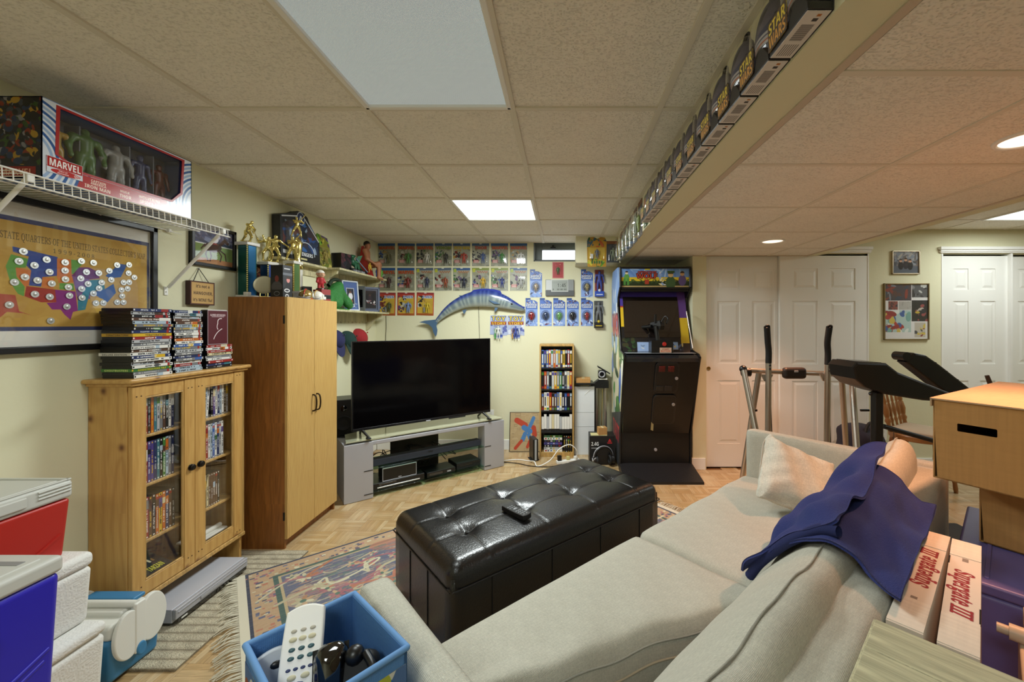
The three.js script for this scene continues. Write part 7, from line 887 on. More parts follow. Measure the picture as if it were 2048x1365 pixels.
{ // navy fleece thrown over the back cushions
  const t = thing('fleece_blanket', 'navy blue fleece blanket thrown over the sofa back', 'blanket', SX, 0, SD, SFR);
  const layer = (u0, u1, path, wob, ph) => { const nu = 60, nv = 60, cv = new THREE.CatmullRomCurve3(path.map(([v, h]) => V3(0, h, v)), false, 'centripetal'), P = [], I = []; for (let i = 0; i <= nu; i++) { const s = i / nu; for (let j = 0; j <= nv; j++) { const q = j / nv, c = cv.getPoint(q), lo = u0(q), hi = u1(q); const f = wob * (Math.sin(s * 8 + q * 5 + ph) + 0.6 * Math.sin(s * 15 - q * 7 + ph * 2) + 0.35 * Math.sin(s * 27 + q * 13)); const tg = cv.getTangent(q), n = V3(0, tg.z, -tg.y); if (n.y < 0 && Math.abs(n.y) > 0.2) n.negate(); const U0 = lo + (hi - lo) * s, cy = c.z < 0.84 ? 0.45 + (c.y - 0.45) * swell(U0) : c.y + (swell(U0) - 1) * 0.3 * Math.max(0, (0.9 - c.z) / 0.06); P.push(U0 + 0.012 * Math.sin(q * 11 + ph), cy + n.y * (f + wob * 1.9), c.z + n.z * (f + wob * 1.9)); } } for (let i = 0; i < nu; i++) for (let j = 0; j < nv; j++) { const a = i * (nv + 1) + j, b = a + nv + 1; I.push(a, a + 1, b, b, a + 1, b + 1); }
    const g = new THREE.BufferGeometry(); g.setAttribute('position', new THREE.Float32BufferAttribute(P, 3)); g.setIndex(I); g.computeVertexNormals();
    const N = g.attributes.normal, th = 0.008, n = P.length / 3, Q = [...P]; for (let i = 0; i < n; i++) for (let c = 0; c < 3; c++) Q.push(P[i * 3 + c] - N.array[i * 3 + c] * th); const J = [...I]; for (let k = 0; k < I.length; k += 3) J.push(I[k] + n, I[k + 2] + n, I[k + 1] + n);
    const rim = []; for (let j = 0; j <= nv; j++) rim.push(j); for (let i = 1; i <= nu; i++) rim.push(i * (nv + 1) + nv); for (let j = nv - 1; j >= 0; j--) rim.push(nu * (nv + 1) + j); for (let i = nu - 1; i > 0; i--) rim.push(i * (nv + 1)); rim.forEach((a, k) => { const b = rim[(k + 1) % rim.length]; J.push(a, b, a + n, b, b + n, a + n); });
    const o = new THREE.BufferGeometry(); o.setAttribute('position', new THREE.Float32BufferAttribute(Q, 3)); o.setIndex(J); o.computeVertexNormals(); return [uvBox(o), rim.map((i) => P.slice(i * 3, i * 3 + 3))]; };
  const m = mat(0x26306a, 0.98, { bumpMap: rep(T.fleece, 8), bumpScale: 0.002, sheen: 0.5, sheenColor: new THREE.Color(0.12, 0.15, 0.4), sheenRoughness: 0.6, side: THREE.DoubleSide });
  const lift = (s, q) => 0;
  const [g1] = layer((q) => 0.98 - 0.16 * q, (q) => 1.62 - 0.12 * q, [[0.6, 0.63], [0.66, 0.69], [0.72, 0.745], [0.77, 0.775], [0.82, 0.765], [0.86, 0.745], [0.9, 0.742], [0.94, 0.74]], 0.008, 0.4), [g2] = layer((q) => 1.03 - 0.10 * q, (q) => 1.55 + 0.1 * q, [[0.5, 0.5], [0.53, 0.56], [0.575, 0.62], [0.63, 0.685], [0.69, 0.745], [0.745, 0.79], [0.79, 0.8]], 0.015, 2.1);
  mesh('under_fold', g1, m, t); mesh('upper_fold', g2, m, t);
  mesh('rolled_edge', [tube([[1.03, 0.515, 0.505], [1.02, 0.575, 0.54], [1.005, 0.635, 0.585], [0.985, 0.70, 0.64], [0.965, 0.755, 0.70], [0.945, 0.795, 0.75], [0.935, 0.805, 0.79]], 0.016, 40, 10)], m, t);
}
// ================================================================ blue fabric bin of remotes on a small side table
{
  const BR = rad(-41), bx0 = -0.449, bd0 = 0.888, w = 0.225, l = 0.19, H = 0.2, y0 = 0.6005;
  const art = A.add(220, 190, (g, W0, H0) => { bg(g, W0, H0, '#4a6a9a'); blobs(g, 0, 0, W0, H0, 40, ['#6a7a2c', '#2f62a8', '#8e4a2a', '#c9c9c0', '#3a2a2a', '#5a8ac0', '#a8b03a']); g.strokeStyle = '#e2e6ea'; g.lineWidth = 4; g.beginPath(); g.arc(60, 40, 46, 0, 2); g.stroke(); });
  const t = thing('fabric_bin', 'blue fabric storage bin with a printed side holding remotes', 'storage bin', bx0, y0, bd0, BR), bl = mat(0x4f7fb8, 0.85, { bumpMap: rep(T.weave, 10), bumpScale: 0.0006 }), th = 0.006;
  mesh('bin', [bx(w, H, th, w / 2, H / 2, 0.003), bx(th, H, l, 0.003, H / 2, l / 2), bx(th, H, l, w - 0.003, H / 2, l / 2), bx(w, H, th, w / 2, H / 2, l - 0.003), bx(w, th, l, w / 2, 0.003, l / 2)], bl, t);
  mesh('rim', [rod([0, H, 0], [w, H, 0], 0.0055, 10), rod([0, H, l], [w, H, l], 0.0055, 10), rod([0, H, 0], [0, H, l], 0.0055, 10), rod([w, H, 0], [w, H, l], 0.0055, 10), ...[[0, 0], [w, 0], [0, l], [w, l]].map(([x, z]) => ball(0.0055, x, H, z, 10))], mat(0x6592c6, 0.8), t);
  mesh('printed_side', [atlasBox(w - 0.004, H - 0.03, 0.001, { all: art }, w / 2, H / 2 - 0.012, l + 0.0006), atlasBox(0.001, H - 0.03, l - 0.004, { all: art }, w + 0.0006, H / 2 - 0.012, l / 2)], PAPER, t);
  const at = (x, z) => [bx0 + x * Math.cos(BR) + z * Math.sin(BR), bd0 + x * Math.sin(BR) - z * Math.cos(BR)], tb = thing('side_table', 'small dark side table carrying the blue bin', 'table', ...[at(w / 2, l / 2)[0], 0, at(w / 2, l / 2)[1]], BR);
  mesh('table_top', bx(0.27, 0.02, 0.24, 0, 0.59, 0, 0.004), W.oakEdge, tb); for (const x of [-0.115, 0.115]) for (const z of [-0.1, 0.1]) mesh('leg', bx(0.025, 0.58, 0.025, x, 0.29, z, 0.003), W.oakEdge, tb);
  const put = (x, z) => at(x, z), cream = mat(0xcfc8a8, 0.5), teal = mat(0x3d5f66, 0.4);
  { const [X, D] = put(0.085, 0.128); remote('white_remote', 'long white remote with many buttons standing in the blue bin', 0.215, 0.058, 0.018, W.white, [[0.82, 3, 0.0042, mat(0xb9b3a4, 0.5)], [0.76, 3, 0.0055, cream], [0.69, 3, 0.0046, teal], [0.63, 3, 0.0046, teal], [0.555, 4, 0.0034, mat(0x2c3a66, 0.4)], [0.5, 2, 0.006, cream], [0.43, 1, 0.0105, mat(0x26356f, 0.3)], [0.4, 2, 0.009, cream], [0.33, 2, 0.006, cream], [0.26, 3, 0.004, mat(0x2c3a66, 0.4)], [0.2, 3, 0.004, cream], [0.14, 3, 0.004, cream]], cream, X, y0 + 0.15, D, rad(22), 0.85, 0); }
  { const [X, D] = put(0.06, 0.158); remote('grey_remote', 'light grey remote deeper in the left of the blue bin', 0.19, 0.055, 0.018, mat(0xc4c9cf, 0.4), [[0.88, 1, 0.008, W.black], [0.7, 3, 0.004], [0.55, 3, 0.004], [0.4, 1, 0.011]], W.grey, X, y0 + 0.095, D, rad(34), 1.12, 0); }
  { const [X, D] = put(0.148, 0.1), o = thing('glasses_case', 'shiny black rounded glasses case standing in the blue bin', 'case', X, y0 + 0.115, D, rad(28)); o.rotation.order = 'YXZ'; o.rotation.x = 1.1; o.scale.setScalar(1.12); mesh('shell', softBox(0.05, 0.04, 0.17, 0.02, { seg: 0.006, puffY: 0.006 }), W.gloss, o); mesh('seam', bx(0.052, 0.001, 0.16, 0, 0, 0), W.black, o); }
  { const [X, D] = put(0.172, 0.075), o = thing('black_headset', 'matte black folded headset in the right of the blue bin', 'headphones', X, y0 + 0.115, D, rad(5)); o.rotation.order = 'YXZ'; o.rotation.x = 0.9; o.scale.setScalar(1.2); mesh('pad', softBox(0.06, 0.035, 0.13, 0.017, { seg: 0.008 }), W.blackMatte, o); mesh('band', tube([[0.012, 0.02, -0.06], [0.03, 0.03, -0.04], [0.036, 0.03, 0], [0.036, 0.026, 0.06]], 0.006, 24), W.black, o); mesh('clip', ball(0.014, -0.004, 0.018, -0.058, 12), W.black, o); }
  { const [X, D] = put(0.14, 0.155); remote('black_remote', 'thin black remote between the white remote and glasses case', 0.18, 0.036, 0.014, W.black, [[0.85, 2, 0.003, W.grey], [0.7, 2, 0.003, W.grey]], W.grey, X, y0 + 0.075, D, rad(20), 0.7, 0); }
}
// ================================================================ coolers by the left wall
{
  const wb = (name, label, cat, x0, x1, y0, y1, d0, d1) => thing(name, label, cat, (x0 + x1) / 2, y0, (d0 + d1) / 2);
  const taper = (w, h, d, k, r = 0.02) => { const g = new RoundedBoxGeometry(w, h, d, 4, r), p = g.attributes.position; for (let i = 0; i < p.count; i++) { const f = 1 - k * (0.5 - p.getY(i) / h); p.setX(i, p.getX(i) * f); p.setZ(i, p.getZ(i) * f); } g.computeVertexNormals(); return uvBox(g).translate(0, h / 2, 0); };
  { const t = wb('foam_cooler', 'lower white foam cooler standing on the runner beside the small cooler', 'cooler', -2.03, -1.66, 0.0125, 0.31, 1.25, 1.5); mesh('tub', taper(0.37, 0.25, 0.25, 0.06), W.foam, t); mesh('lid', bx(0.375, 0.045, 0.255, 0, 0.274, 0, 0.02), W.foam, t); }
  { const t = wb('foam_cooler', 'upper white foam cooler stacked under the red cooler', 'cooler', -2.04, -1.705, 0.3095, 0.56, 1.255, 1.498); mesh('tub', taper(0.335, 0.2, 0.243, 0.06), W.foam, t); mesh('lid', bx(0.34, 0.052, 0.248, 0, 0.225, 0, 0.02), W.foam, t); }
  { const t = wb('red_cooler', 'red cooler with a white lid on top of the white foam coolers', 'cooler', -2.045, -1.745, 0.5612, 0.83, 1.2465, 1.4685), w = 0.3, d = 0.222; mesh('tub', [taper(w - 0.008, 0.205, d - 0.008, 0.1, 0.012)], W.red, t); mesh('ridge', extr([[-0.05, 0.0], [d / 2 - 0.03, 0.075], [d / 2 - 0.03, 0.083], [-0.05, 0.008]], 0.004).rotateY(EAST).translate(w / 2 - 0.013, 0.005, 0), W.red, t);
    const lid = mesh('lid', [bx(w, 0.062, d, 0, 0.238, 0, 0.012), bx(w - 0.05, 0.01, d - 0.05, 0, 0.268, 0, 0.006)], W.plasticGrey, t); mesh('lid_rim', [bx(w - 0.004, 0.006, 0.012, 0, 0.271, -d / 2 + 0.01, 0.003), bx(w - 0.004, 0.006, 0.012, 0, 0.271, d / 2 - 0.01, 0.003), bx(0.012, 0.006, d - 0.004, -w / 2 + 0.01, 0.271, 0, 0.003), bx(0.012, 0.006, d - 0.004, w / 2 - 0.01, 0.271, 0, 0.003)], W.plasticGrey, lid);
    for (const y of [0.235, 0.246, 0.257]) mesh('grip_rib', rod([w / 2 + 0.001, y, -d / 2 + 0.01], [w / 2 + 0.001, y, -0.01], 0.0035, 8), W.plasticGrey, lid); mesh('latch', bx(0.01, 0.035, 0.09, w / 2 + 0.002, 0.24, 0.065, 0.005), W.plasticGrey, lid); }
  { const t = wb('storage_carton', 'plain carton supporting the blue cooler', 'box', -1.9, -1.52, 0, 0.3, 0.8, 1.23); mesh('carton', bx(0.38, 0.298, 0.43, 0, 0.149, 0, 0.003), W.cardboard, t); mesh('tape', bx(0.05, 0.001, 0.43, 0, 0.2985, 0), W.pineX, t); }
  { const t = wb('blue_cooler', 'blue cooler with a thick grey-white lid nearest the camera', 'cooler', -1.905, -1.5, 0.3, 0.7, 0.77, 1.24), w = 0.405, d = 0.465; mesh('tub', [taper(w - 0.004, 0.345, d - 0.004, 0.05, 0.02)], W.blue, t); mesh('side_handle', [new THREE.TorusGeometry(0.06, 0.012, 10, 24, PI).rotateX(PI).rotateY(EAST).translate(w / 2 - 0.006, 0.24, -0.02)], W.blue, t); mesh('ridge', [rod([w / 2 - 0.012, 0.1, -d / 2 + 0.04], [w / 2 - 0.012, 0.02, 0.0], 0.006), rod([w / 2 - 0.01, 0.13, -d / 2 + 0.03], [w / 2 - 0.01, 0.05, 0.0], 0.006)], W.blue, t);
    const lid = mesh('lid', [bx(w + 0.004, 0.05, d + 0.004, 0, 0.367, 0, 0.014), bx(w - 0.06, 0.008, d - 0.06, 0, 0.391, 0, 0.006)], W.plasticGrey, t); mesh('lid_slot', bx(w - 0.1, 0.002, 0.02, 0, 0.3955, -d / 2 + 0.06, 0.001), W.grey, lid); mesh('cup_ring', new THREE.TorusGeometry(0.045, 0.006, 8, 30).rotateX(PI / 2).translate(-0.02, 0.395, 0.02), W.plasticGrey, lid); }
  { const t = wb('small_cooler', 'small blue lunch cooler with a white swing lid beside the pine cabinet', 'cooler', -1.97, -1.70, 0.0125, 0.29, 1.545, 1.752), w = 0.27, d = 0.2; mesh('tub', taper(w, 0.165, d, 0.08, 0.018), W.teal, t); mesh('lid', [bx(w - 0.02, 0.06, d - 0.012, 0, 0.19, 0, 0.016), bx(w - 0.05, 0.035, d * 0.5, 0, 0.222, -0.01, 0.012)], W.offWhite, t); mesh('lid_top', bx(w - 0.06, 0.016, 0.05, -0.01, 0.247, -0.045, 0.006), W.teal, t);
    const lobe = (x, y, rx, ry, dep) => { const s = new THREE.Shape(); s.absellipse(x, y, rx, ry, 0, 2 * PI); return extr(s, dep, 0.004, 20); }; for (const sx of [1, -1]) { const h = mesh('swing_arm', [lobe(-0.045, 0.155, 0.05, 0.088, 0.008).rotateY(EAST).translate(sx * (w / 2 + 0.001) - (sx < 0 ? 0.012 : 0), 0, 0), lobe(0.045, 0.17, 0.055, 0.09, 0.01).rotateY(EAST).translate(sx * (w / 2 + 0.001) - (sx < 0 ? 0.012 : 0), 0, 0), bx(0.014, 0.2, 0.042, sx * (w / 2 + 0.009), 0.162, 0.004, 0.006)], W.offWhite, t); if (sx > 0) mesh('release_button', lobe(-0.004, 0.075, 0.014, 0.022, 0.006).rotateY(EAST).translate(w / 2 + 0.012, 0, 0), W.teal, h); }
    mesh('carry_bar', [rod([-w / 2, 0.25, 0.004], [w / 2, 0.25, 0.004], 0.014, 14)], W.offWhite, t); }
  { const t = wb('silver_recorder', 'flat silver disc recorder lying on the floor under the pine cabinet', 'recorder', -2.012, -1.747, 0.0125, 0.09, 1.86, 2.285), w = 0.265, d = 0.425; mesh('case', bx(w - 0.02, 0.062, d, -0.01, 0.043, 0, 0.003), mat(0xc2c4cd, 0.4, { metalness: 0.2 }), t); mesh('front', [bx(0.018, 0.045, d, w / 2 - 0.01, 0.05, 0, 0.004), bx(0.004, 0.006, d - 0.02, w / 2, 0.056, 0, 0.001)], W.silver, t); mesh('front_window', bx(0.004, 0.016, d - 0.02, w / 2 - 0.002, 0.02, 0, 0.001), W.gloss, t); mesh('tray_door', bx(0.004, 0.014, 0.13, w / 2 + 0.0005, 0.045, 0.02, 0.001), W.silver, t); mesh('badge', bx(0.002, 0.006, 0.03, w / 2 + 0.0005, 0.02, d / 2 - 0.04), W.offWhite, t); for (const z of [-0.18, 0.18]) mesh('foot', cyl(0.014, 0.012, 0.012, 0.08, 0.006, z), W.black, t); }
}
// ================================================================ boxes and gates behind the sofa
const behind = (name, label, cat, u, v, y, turn = 0, group) => { const [X, D] = sofaAt(u, v); return thing(name, label, cat, X, y, D, SFR + turn, group); };
{
  const script = (s) => A.add(420, 46, (g, w, h) => { bg(g, w, h, '#ddd2c2'); txt(g, s, w * 0.56, h / 2, 36, '#9c2430', { font: 'serif', width: 170, outline: '#6a1a26', thick: 2, skew: -0.25 }); g.fillStyle = '#8a7f74'; g.fillRect(90, 18, 16, 9); });
  const side = A.add(420, 60, (g, w, h) => { bg(g, w, h, '#e2dbcf'); g.fillStyle = '#a83040'; g.fillRect(0, 12, w, 5); g.fillRect(0, 20, w, 2); g.fillStyle = '#7a6fb0'; g.fillRect(0, 30, w, 30); });
  const plain = A.flat('#d9cebd');
  [['long white gate box with red script against the sofa back', 1.065, 0.953, false, 0], ['long white gate box with red script and striped side, away from the sofa', 1.06, 1.03, true, 0.03]].forEach(([label, u, v, flip, tw]) => { const pr = script('Supergate III'), r = flip ? { ...pr, u0: pr.u1, u1: pr.u0, v0: pr.v1, v1: pr.v0 } : pr; const t = behind('gate_box', label, 'box', u, v, 0, tw, undefined); mesh('carton', atlasBox(0.6, 0.715, 0.064, { py: r, pz: side, nz: side, all: plain }, 0, 0.3575, 0), PAPER, t); mesh('flap', bx(0.12, 0.0016, 0.064, 0.235, 0.716, 0, 0), W.whiteCard, t); mesh('flap', bx(0.13, 0.0016, 0.064, -0.23, 0.716, 0, 0), W.whiteCard, t); mesh('slot', bx(0.05, 0.004, 0.003, 0.14, 0.714, -0.0315), W.dark, t); mesh('slot', bx(0.07, 0.004, 0.003, -0.13, 0.714, flip ? 0.0315 : -0.0315), W.dark, t); });
  // folded beige plastic gates
  const pl = mat(0xd8c9b2, 0.45);
  [['folded beige plastic gate next to the striped gate box', 1.02, 1.165, 0.6, 0.02], ['second folded beige plastic gate at the right edge', 1.0, 1.262, 0.645, 0.02]].forEach(([label, u, v, h, tw]) => { const t = behind('plastic_gate', label, 'gate', u, v, 0, tw); mesh('panel', [bx(0.5, h, 0.03, -0.02, h / 2, 0.016, 0.006)], pl, t); mesh('panel', [bx(0.52, h - 0.04, 0.03, -0.03, (h - 0.04) / 2, -0.02, 0.006)], pl, t); mesh('end_block', bx(0.07, 0.05, 0.05, 0.23, h - 0.01, 0.0, 0.006), pl, t); mesh('roller', [cyl(0.02, 0.02, 0.045, 0, 0, 0, 20).rotateX(PI / 2).translate(0.17, h - 0.022, -0.03), cyl(0.012, 0.012, 0.03, 0, 0, 0, 16).rotateX(PI / 2).translate(0.17, h - 0.022, -0.06)], pl, t); mesh('foot_roller', cyl(0.022, 0.022, 0.03, 0, 0, 0, 20).rotateX(PI / 2).translate(-0.28, h - 0.03, -0.01), pl, t); });
  { const t = behind('cream_chest', 'cream painted chest with a plank top in the near right corner', 'chest', 0.64, 0.93, 0, 0.02), w = 0.62, d = 0.5, h = 0.78, m = mat(0xdcd6b0, 0.55, { map: rep(T.grain, 2) }); mesh('carcass', bx(w, h - 0.02, d, -w / 2, (h - 0.02) / 2, d / 2, 0.003), m, t); for (let i = 0; i < 6; i++) mesh('plank', bx(w / 6 - 0.0015, 0.018, d + 0.01, -w / 12 - i * w / 6, h - 0.0095, d / 2, 0.002), m, t); mesh('edge_strip', bx(w + 0.004, 0.016, 0.006, -w / 2, h - 0.012, -0.006, 0.002), m, t); }
  { const t = behind('blue_tub', 'blue-violet plastic tub under the cardboard boxes', 'tub', 1.82, 1.28, 0, 0), m = mat(0x7670b6, 0.4); mesh('tub', bx(0.72, 0.53, 0.58, 0, 0.265, 0, 0.02), m, t); mesh('lid', [bx(0.74, 0.036, 0.6, 0, 0.549, 0, 0.01)], m, t); mesh('lid_ridge', [bx(0.66, 0.006, 0.012, 0, 0.568, -0.22, 0.002), bx(0.66, 0.006, 0.012, 0, 0.568, 0.22, 0.002)], m, t); }
  const fileBox = (name, label, x, y, d, turn, w, h, l, slot) => { const t = thing(name, label, 'box', x, y, d, turn), wall = 0.004, k = 0.012; const fr = new THREE.Shape(); fr.moveTo(k, 0); fr.lineTo(l - k, 0); fr.lineTo(l, h); fr.lineTo(0, h); fr.closePath(); if (slot) fr.holes.push(roundRect(0.1, 0.028, 0.004, l * slot, h * 0.69));
    mesh('carton', [extr(fr, wall).rotateY(-EAST).translate(wall, 0, 0), bx(w, h, wall, w / 2, h / 2, 0.002), bx(w, h, wall, w / 2, h / 2, l - 0.002), bx(wall, h, l, w - 0.002, h / 2, l / 2), bx(w, wall, l, w / 2, 0.002, l / 2)], mat(0xbd8d52, 0.85, { map: rep(T.card, 2), side: THREE.DoubleSide }), t); return t; };
  { const t = fileBox('lower_cardboard_box', 'closed brown cardboard box between the blue tub and the top box', 1.56, 0.5715, 1.536, rad(35), 0.62, 0.245, 0.42); mesh('lid_flap', [bx(0.31, 0.004, 0.42, 0.154, 0.2465, 0.21), bx(0.31, 0.004, 0.42, 0.466, 0.2465, 0.21)], W.cardboard, t); }
  { const t = fileBox('file_box', 'large cardboard file box with a hand slot on top of the stack', 1.365, 0.8205, 1.511, rad(31), 0.80, 0.285, 0.40, 0.29); mesh('lid', [bx(0.815, 0.006, 0.415, 0.4, 0.289, 0.2, 0.001), bx(0.006, 0.03, 0.415, -0.004, 0.276, 0.2), bx(0.815, 0.03, 0.005, 0.4, 0.276, 0.4045), bx(0.815, 0.03, 0.005, 0.4, 0.276, -0.0045)].filter((_, i) => i !== 1), mat(0xbd9f7a, 0.85, { map: rep(T.card, 2) }), t); }
}
// ================================================================ exercise machines and chairs by the closets
{
  const t = thing('glider_machine', 'silver and black glider exercise machine in front of the closet doors', 'exercise machine', 1.77, 0, 3.1), B = (a, b, r) => rod(a, b, r, 14);
  const X = (px) => (px - 1124) / 265 - 1.77, Y = (py) => EYE - (py - 648) / 265;
  for (const [px, tx, gy] of [[1529, 1518, 724], [1645, 1638, 727]]) { const p = mesh('handle_pole', [B([X(px + 1), 0.16, 0.04], [X(px), Y(gy), 0.06], 0.021), extr([[-0.045, 0], [0.045, 0], [0.02, -0.05], [-0.02, -0.05]], 0.012).translate(X(px), Y(748), 0.03)], W.steel, t); mesh('grip', tube([[X(px), Y(gy + 1), 0.06], [X(px) - 0.002, Y(gy - 22), 0.066], [X(px) - 0.018, Y(gy - 42), 0.085], [X(tx), Y(654), 0.12]], 0.0215, 24, 14), W.blackMatte, p); mesh('grip_end', [new THREE.TorusGeometry(0.0165, 0.006, 8, 20).rotateX(0.9).translate(X(tx), Y(654), 0.12)], W.black, p); mesh('bolt', [ball(0.008, X(px), Y(gy + 5), 0.082, 8), ball(0.008, X(px), Y(gy + 12), 0.082, 8)], W.black, p); mesh('cable', rod([X(px) + 0.03, Y(760), 0.02], [X(px) + 0.06, 0.2, 0.02], 0.003, 6), W.black, p); mesh('foot_plate', bx(0.12, 0.025, 0.4, X(px), 0.148, 0.02, 0.01), W.black, t); }
  mesh('cross_bar', B([X(1487), Y(741), 0], [X(1704), Y(750), 0], 0.019), W.steel, t); const pad = mesh('pad', bx(0.17, 0.085, 0.06, X(1585), Y(746), 0.02, 0.024), mat(0x2a1c16, 0.5), t); mesh('display', bx(0.03, 0.014, 0.006, X(1585), Y(742), 0.05, 0.003), W.silver, pad);
  for (const [px, b1, b2] of [[1484, 1512, 1502], [1697, 1712, 1690]]) { mesh('joint', [ball(0.028, X(px), Y(738), 0.02, 16), cyl(0.032, 0.03, 0.06, 0, 0, 0, 18).rotateZ(PI / 2).translate(X(px) + (px < 1600 ? 0.03 : -0.03), Y(745), 0)], W.black, t); mesh('leg', B([X(px), Y(740), 0.03], [(px < 1600 ? 1.42 : 2.0) - 1.77, 0.03, 0.36], 0.021), W.steel, t); mesh('leg', B([X(px < 1600 ? 1522 : 1688), Y(744), -0.03], [(px < 1600 ? 1.5 : 2.4) - 1.77, 0.03, -0.34], 0.021), W.steel, t); mesh('stop_knob', rod([X(px < 1600 ? 1489 : 1700), Y(815), 0.11], [X(px < 1600 ? 1500 : 1716), Y(815), 0.11], 0.009, 10), W.black, t); }
  for (const z of [0.36, -0.34]) mesh('floor_bar', B([-0.38, 0.025, z], [z > 0 ? 0.25 : 0.65, 0.025, z], 0.022), W.steel, t);
}
{ const t = thing('dark_bag', 'slumped dark navy bag on the floor behind the far sofa arm', 'bag', 2.5, 0, 3.45, 0.3); mesh('bag', softBox(0.34, 0.54, 0.26, 0.09, { seg: 0.03, puffZ: 0.03, warp: (v, X, Y) => { v.x *= 1 - 0.25 * Math.max(0, Y); v.z += 0.012 * Math.sin(v.y * 20 + v.x * 9); v.x += 0.012 * Math.sin(v.y * 16); } }).translate(0, 0.2705, 0), mat(0x20202e, 0.9), t); mesh('strap', tube([[-0.08, 0.48, 0.1], [-0.03, 0.57, 0.1], [0.05, 0.56, 0.1], [0.09, 0.47, 0.1]], 0.012, 24), W.blackMatte, t); }
{ // treadmill
  const D0 = 2.42, X = (px, z = 0) => (px - 1124) * (D0 - z) / 822 - 2.1, Y = (py, z = 0) => EYE - (py - 648) * (D0 - z) / 822, t = thing('treadmill', 'black treadmill with a long console beside the glider machine', 'treadmill', 2.1, 0, D0), Q = (z, ...q) => q.map(([a, b]) => [X(a, z), Y(b, z)]);
  mesh('console', [extr(Q(0.1, [1708, 736], [1714, 729], [1770, 731], [1792, 748], [1892, 788], [1890, 800], [1845, 797], [1776, 786], [1730, 771], [1712, 756]), 0.2, 0.012).translate(0, 0, -0.1)], W.black, t); mesh('console_face', extr(Q(0.1, [1716, 725], [1768, 727.5], [1792, 744], [1786, 748], [1766, 733], [1716, 730]), 0.16).translate(0, 0.004, -0.08), mat(0x2a1c18, 0.2), t);
  for (const z of [0.05, -0.12]) mesh('upright', bx(0.05, Y(783, z) - 0.03, 0.045, X(1754, z), (Y(783, z) + 0.03) / 2, z, 0.01), W.black, t); mesh('knob', ball(0.012, X(1742, 0.08), Y(788, 0.08), 0.08, 10), W.black, t); mesh('brace', [rod([X(1757), Y(850), 0.04], [X(1875), Y(884), 0.04], 0.014, 10)], W.black, t);
  const a = mesh('handle', [extr(Q(-0.2, [1812, 724], [1826, 710], [1846, 714], [1872, 732], [1936, 782], [1930, 796], [1900, 792]), 0.06, 0.012).translate(0, 0, -0.25)], W.black, t); mesh('roller_end', cyl(0.028, 0.028, 0.09, 0, 0, 0, 22).rotateX(PI / 2).translate(X(1808, -0.2), Y(713, -0.2), -0.22), W.black, a); for (const i of [0, 1, 2]) mesh('grip_rib', bx(0.045, 0.018, 0.08, X(1862 + i * 22, -0.2), Y(727 + i * 17, -0.2), -0.22, 0.006).rotateZ(0), W.blackMatte, a);
  mesh('deck', bx(0.62, 0.09, 0.3, 0.1, 0.075, -0.05, 0.02), W.black, t); mesh('belt', bx(0.58, 0.004, 0.24, 0.1, 0.1215, -0.05), W.blackMatte, t); mesh('foot', [bx(0.06, 0.04, 0.36, X(1754), 0.02, -0.05, 0.008)], W.black, t);
}
const turnedLeg = (h, r) => lathe([[0, 0], [r * 0.55, 0], [r * 0.7, h * 0.08], [r * 0.6, h * 0.18], [r, h * 0.26], [r * 0.6, h * 0.33], [r * 0.75, h * 0.36], [r * 1.1, h * 0.5], [r * 0.8, h * 0.66], [r * 0.55, h * 0.7], [r * 0.8, h * 0.73], [r * 0.6, h * 0.85], [r * 0.55, h], [0, h]], 16);
{
  const t = thing('spindle_chair', 'honey wood spindle-back chair behind the treadmill', 'chair', 2.98, 0, 3.42, rad(30)), m = mat(0xb57a42, 0.35, { map: rep(T.grain, 3) }); const seat = new THREE.Shape(); seat.absellipse(0, 0, 0.21, 0.2, 0, 2 * PI);
  mesh('seat', extr(seat, 0.03, 0.008, 28).rotateX(-PI / 2).translate(0, 0.44, 0), m, t); mesh('seat_pad', softBox(0.36, 0.035, 0.34, 0.016, { seg: 0.03, puffY: 0.006 }).translate(0, 0.497, 0.01), mat(0xb9a58c, 0.9), t);
  for (const [x, z] of [[-0.13, 0.13], [0.13, 0.13], [-0.13, -0.13], [0.13, -0.13]]) mesh('leg', turnedLeg(0.44, 0.024).rotateX(-z * 0.6).rotateZ(x * 0.6).translate(x * 1.35, 0.0, z * 1.35), m, t);
  for (let i = 0; i < 5; i++) { const x = -0.15 + i * 0.075; mesh('spindle', turnedLeg(0.33, i % 4 ? 0.014 : 0.024).rotateX(-0.18).translate(x, 0.475, -0.15), m, t); }
  mesh('crest_rail', extr([[-0.2, 0], [0.2, 0], [0.21, 0.05], [0.1, 0.075], [-0.1, 0.075], [-0.21, 0.05]], 0.022, 0.004).rotateX(-0.18).translate(0, 0.79, -0.22), m, t); mesh('stretcher', [rod([-0.15, 0.16, 0], [0.15, 0.16, 0], 0.011, 10), rod([-0.15, 0.16, -0.14], [-0.15, 0.16, 0.14], 0.011, 10), rod([0.15, 0.16, -0.14], [0.15, 0.16, 0.14], 0.011, 10)], m, t); mesh('tie_cord', tube([[-0.16, 0.5, -0.14], [-0.2, 0.53, -0.12], [-0.22, 0.5, -0.1], [-0.21, 0.4, -0.1]], 0.004, 20, 6), mat(0x6a5440, 0.8), t);
}
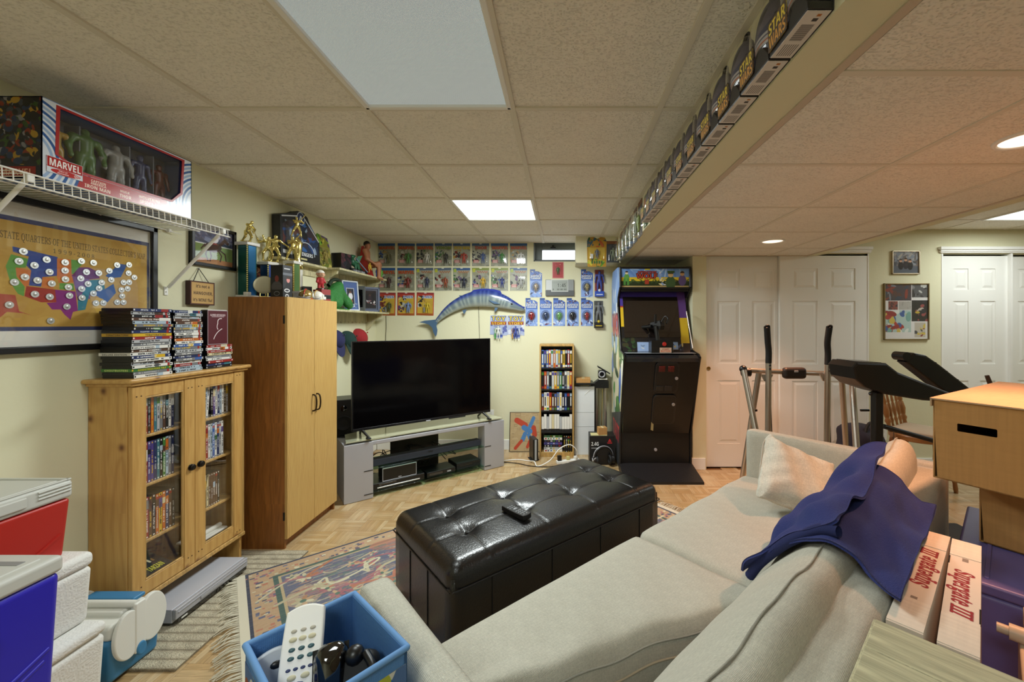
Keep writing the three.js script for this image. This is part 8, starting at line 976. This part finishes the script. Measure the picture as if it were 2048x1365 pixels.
{ const c = thing('tall_carton', 'tall plain carton standing behind the cardboard stack', 'box', 2.72, 0, 2.3); mesh('carton', bx(0.36, 0.68, 0.3, 0, 0.34, 0, 0.002), W.cardboard, c); mesh('tape', bx(0.05, 0.001, 0.3, 0, 0.6805, 0), W.pineX, c);
  const t = thing('upturned_stool', 'dark wooden stool turned upside down with its legs in the air', 'stool', 2.72, 0.6815, 2.3, 0.3), m = mat(0x5a3622, 0.4, { map: rep(T.grain, 3) }), s = new THREE.Shape(); s.absellipse(0, 0, 0.15, 0.15, 0, 2 * PI); mesh('seat', extr(s, 0.03, 0.006, 28).rotateX(-PI / 2).translate(0, 0.006, 0), m, t); for (const [x, z, l] of [[-0.1, 0.1, 0.42], [0.1, 0.1, 0.4], [-0.1, -0.1, 0.4], [0.1, -0.1, 0.44]]) mesh('leg', rod([x, 0.03, z], [x * 1.9, l, z * 1.7], 0.022, 4, 0.012), m, t); }
// ================================================================ pictures between the closets
{ const fx = (px) => (px - 1124) / 211, fy = (py) => EYE - (py - 648) / 211;
  const lake = A.add(220, 184, (g, w, h) => { bg(g, w, h, '#8d95a4'); blobs(g, 0, 0, w, h * 0.4, 24, ['#a9adb4', '#7c8088', '#6f6a68', '#b9b4ac']); g.fillStyle = '#5f6672'; g.fillRect(0, h * 0.5, w, h); blobs(g, 0, h * 0.35, w, h * 0.3, 30, ['#6a5a54', '#4a4a50', '#8d7f78', '#9aa0a8']); personPrint(g, 70, 78, 44, '#1c1c22'); personPrint(g, 112, 70, 46, '#2a2630'); personPrint(g, 148, 80, 44, '#16161c'); });
  framed('family_photo', 'small silver framed photo of three people above the collage', 0.262, 0.222, lake, fx(1810.5), fy(549), DW, 0, mat(0xb9aa90, 0.35, { metalness: 0.5 }), 0.01, 0.02);
  const col = A.add(300, 376, (g, w, h) => { bg(g, w, h, '#e9e7e6'); const R = (x, y, a, b, n, cs) => { g.fillStyle = cs[0]; g.fillRect(x, y, a, b); blobs(g, x, y, a, b, n, cs); }; R(4, 4, 180, 110, 30, ['#4a4048', '#5a3a34', '#7f8490', '#3a4456', '#8e3a2c']); R(188, 4, 108, 88, 22, ['#5a5a5e', '#8d8d90', '#2a2a30', '#c9c9c4']); R(28, 118, 64, 58, 14, ['#8e4a44', '#5a3a3a', '#3a3440']); R(98, 118, 84, 58, 8, ['#b9b6b0', '#a9a6a0']); R(4, 180, 178, 148, 44, ['#b9d0cc', '#b53a34', '#3f62a4', '#d9c25a', '#e6ebe6', '#7fb0a8', '#9c2c2c']); R(186, 112, 110, 142, 22, ['#1c1c20', '#26262c', '#9c4a4a', '#2c2c34', '#c9bfb4']); g.fillStyle = '#c9b03a'; g.beginPath(); g.ellipse(226, 194, 16, 8, 0, 0, 7); g.fill(); R(206, 262, 74, 100, 18, ['#c9c2b4', '#8e3a34', '#4a4a52', '#d9c25a', '#a9a49c']); });
  framed('photo_collage', 'tall thin-framed collage of photos and comic art between the closets', 0.427, 0.535, col, fx(1812), fy(680), DW, 0, mat(0x8f7f5c, 0.35, { metalness: 0.5 }), 0.01, 0.02);
  const t = thing('wall_outlet', 'white wall outlet low on the wall behind the treadmill', 'outlet', fx(1766), 0.28, DW); mesh('plate', bx(0.075, 0.12, 0.006, 0, 0.06, 0.003, 0.002), W.white, t); mesh('socket', [bx(0.034, 0.03, 0.003, 0, 0.086, 0.006, 0.002), bx(0.034, 0.03, 0.003, 0, 0.036, 0.006, 0.002)], W.offWhite, t);
}
renderer.render(scene, camera);
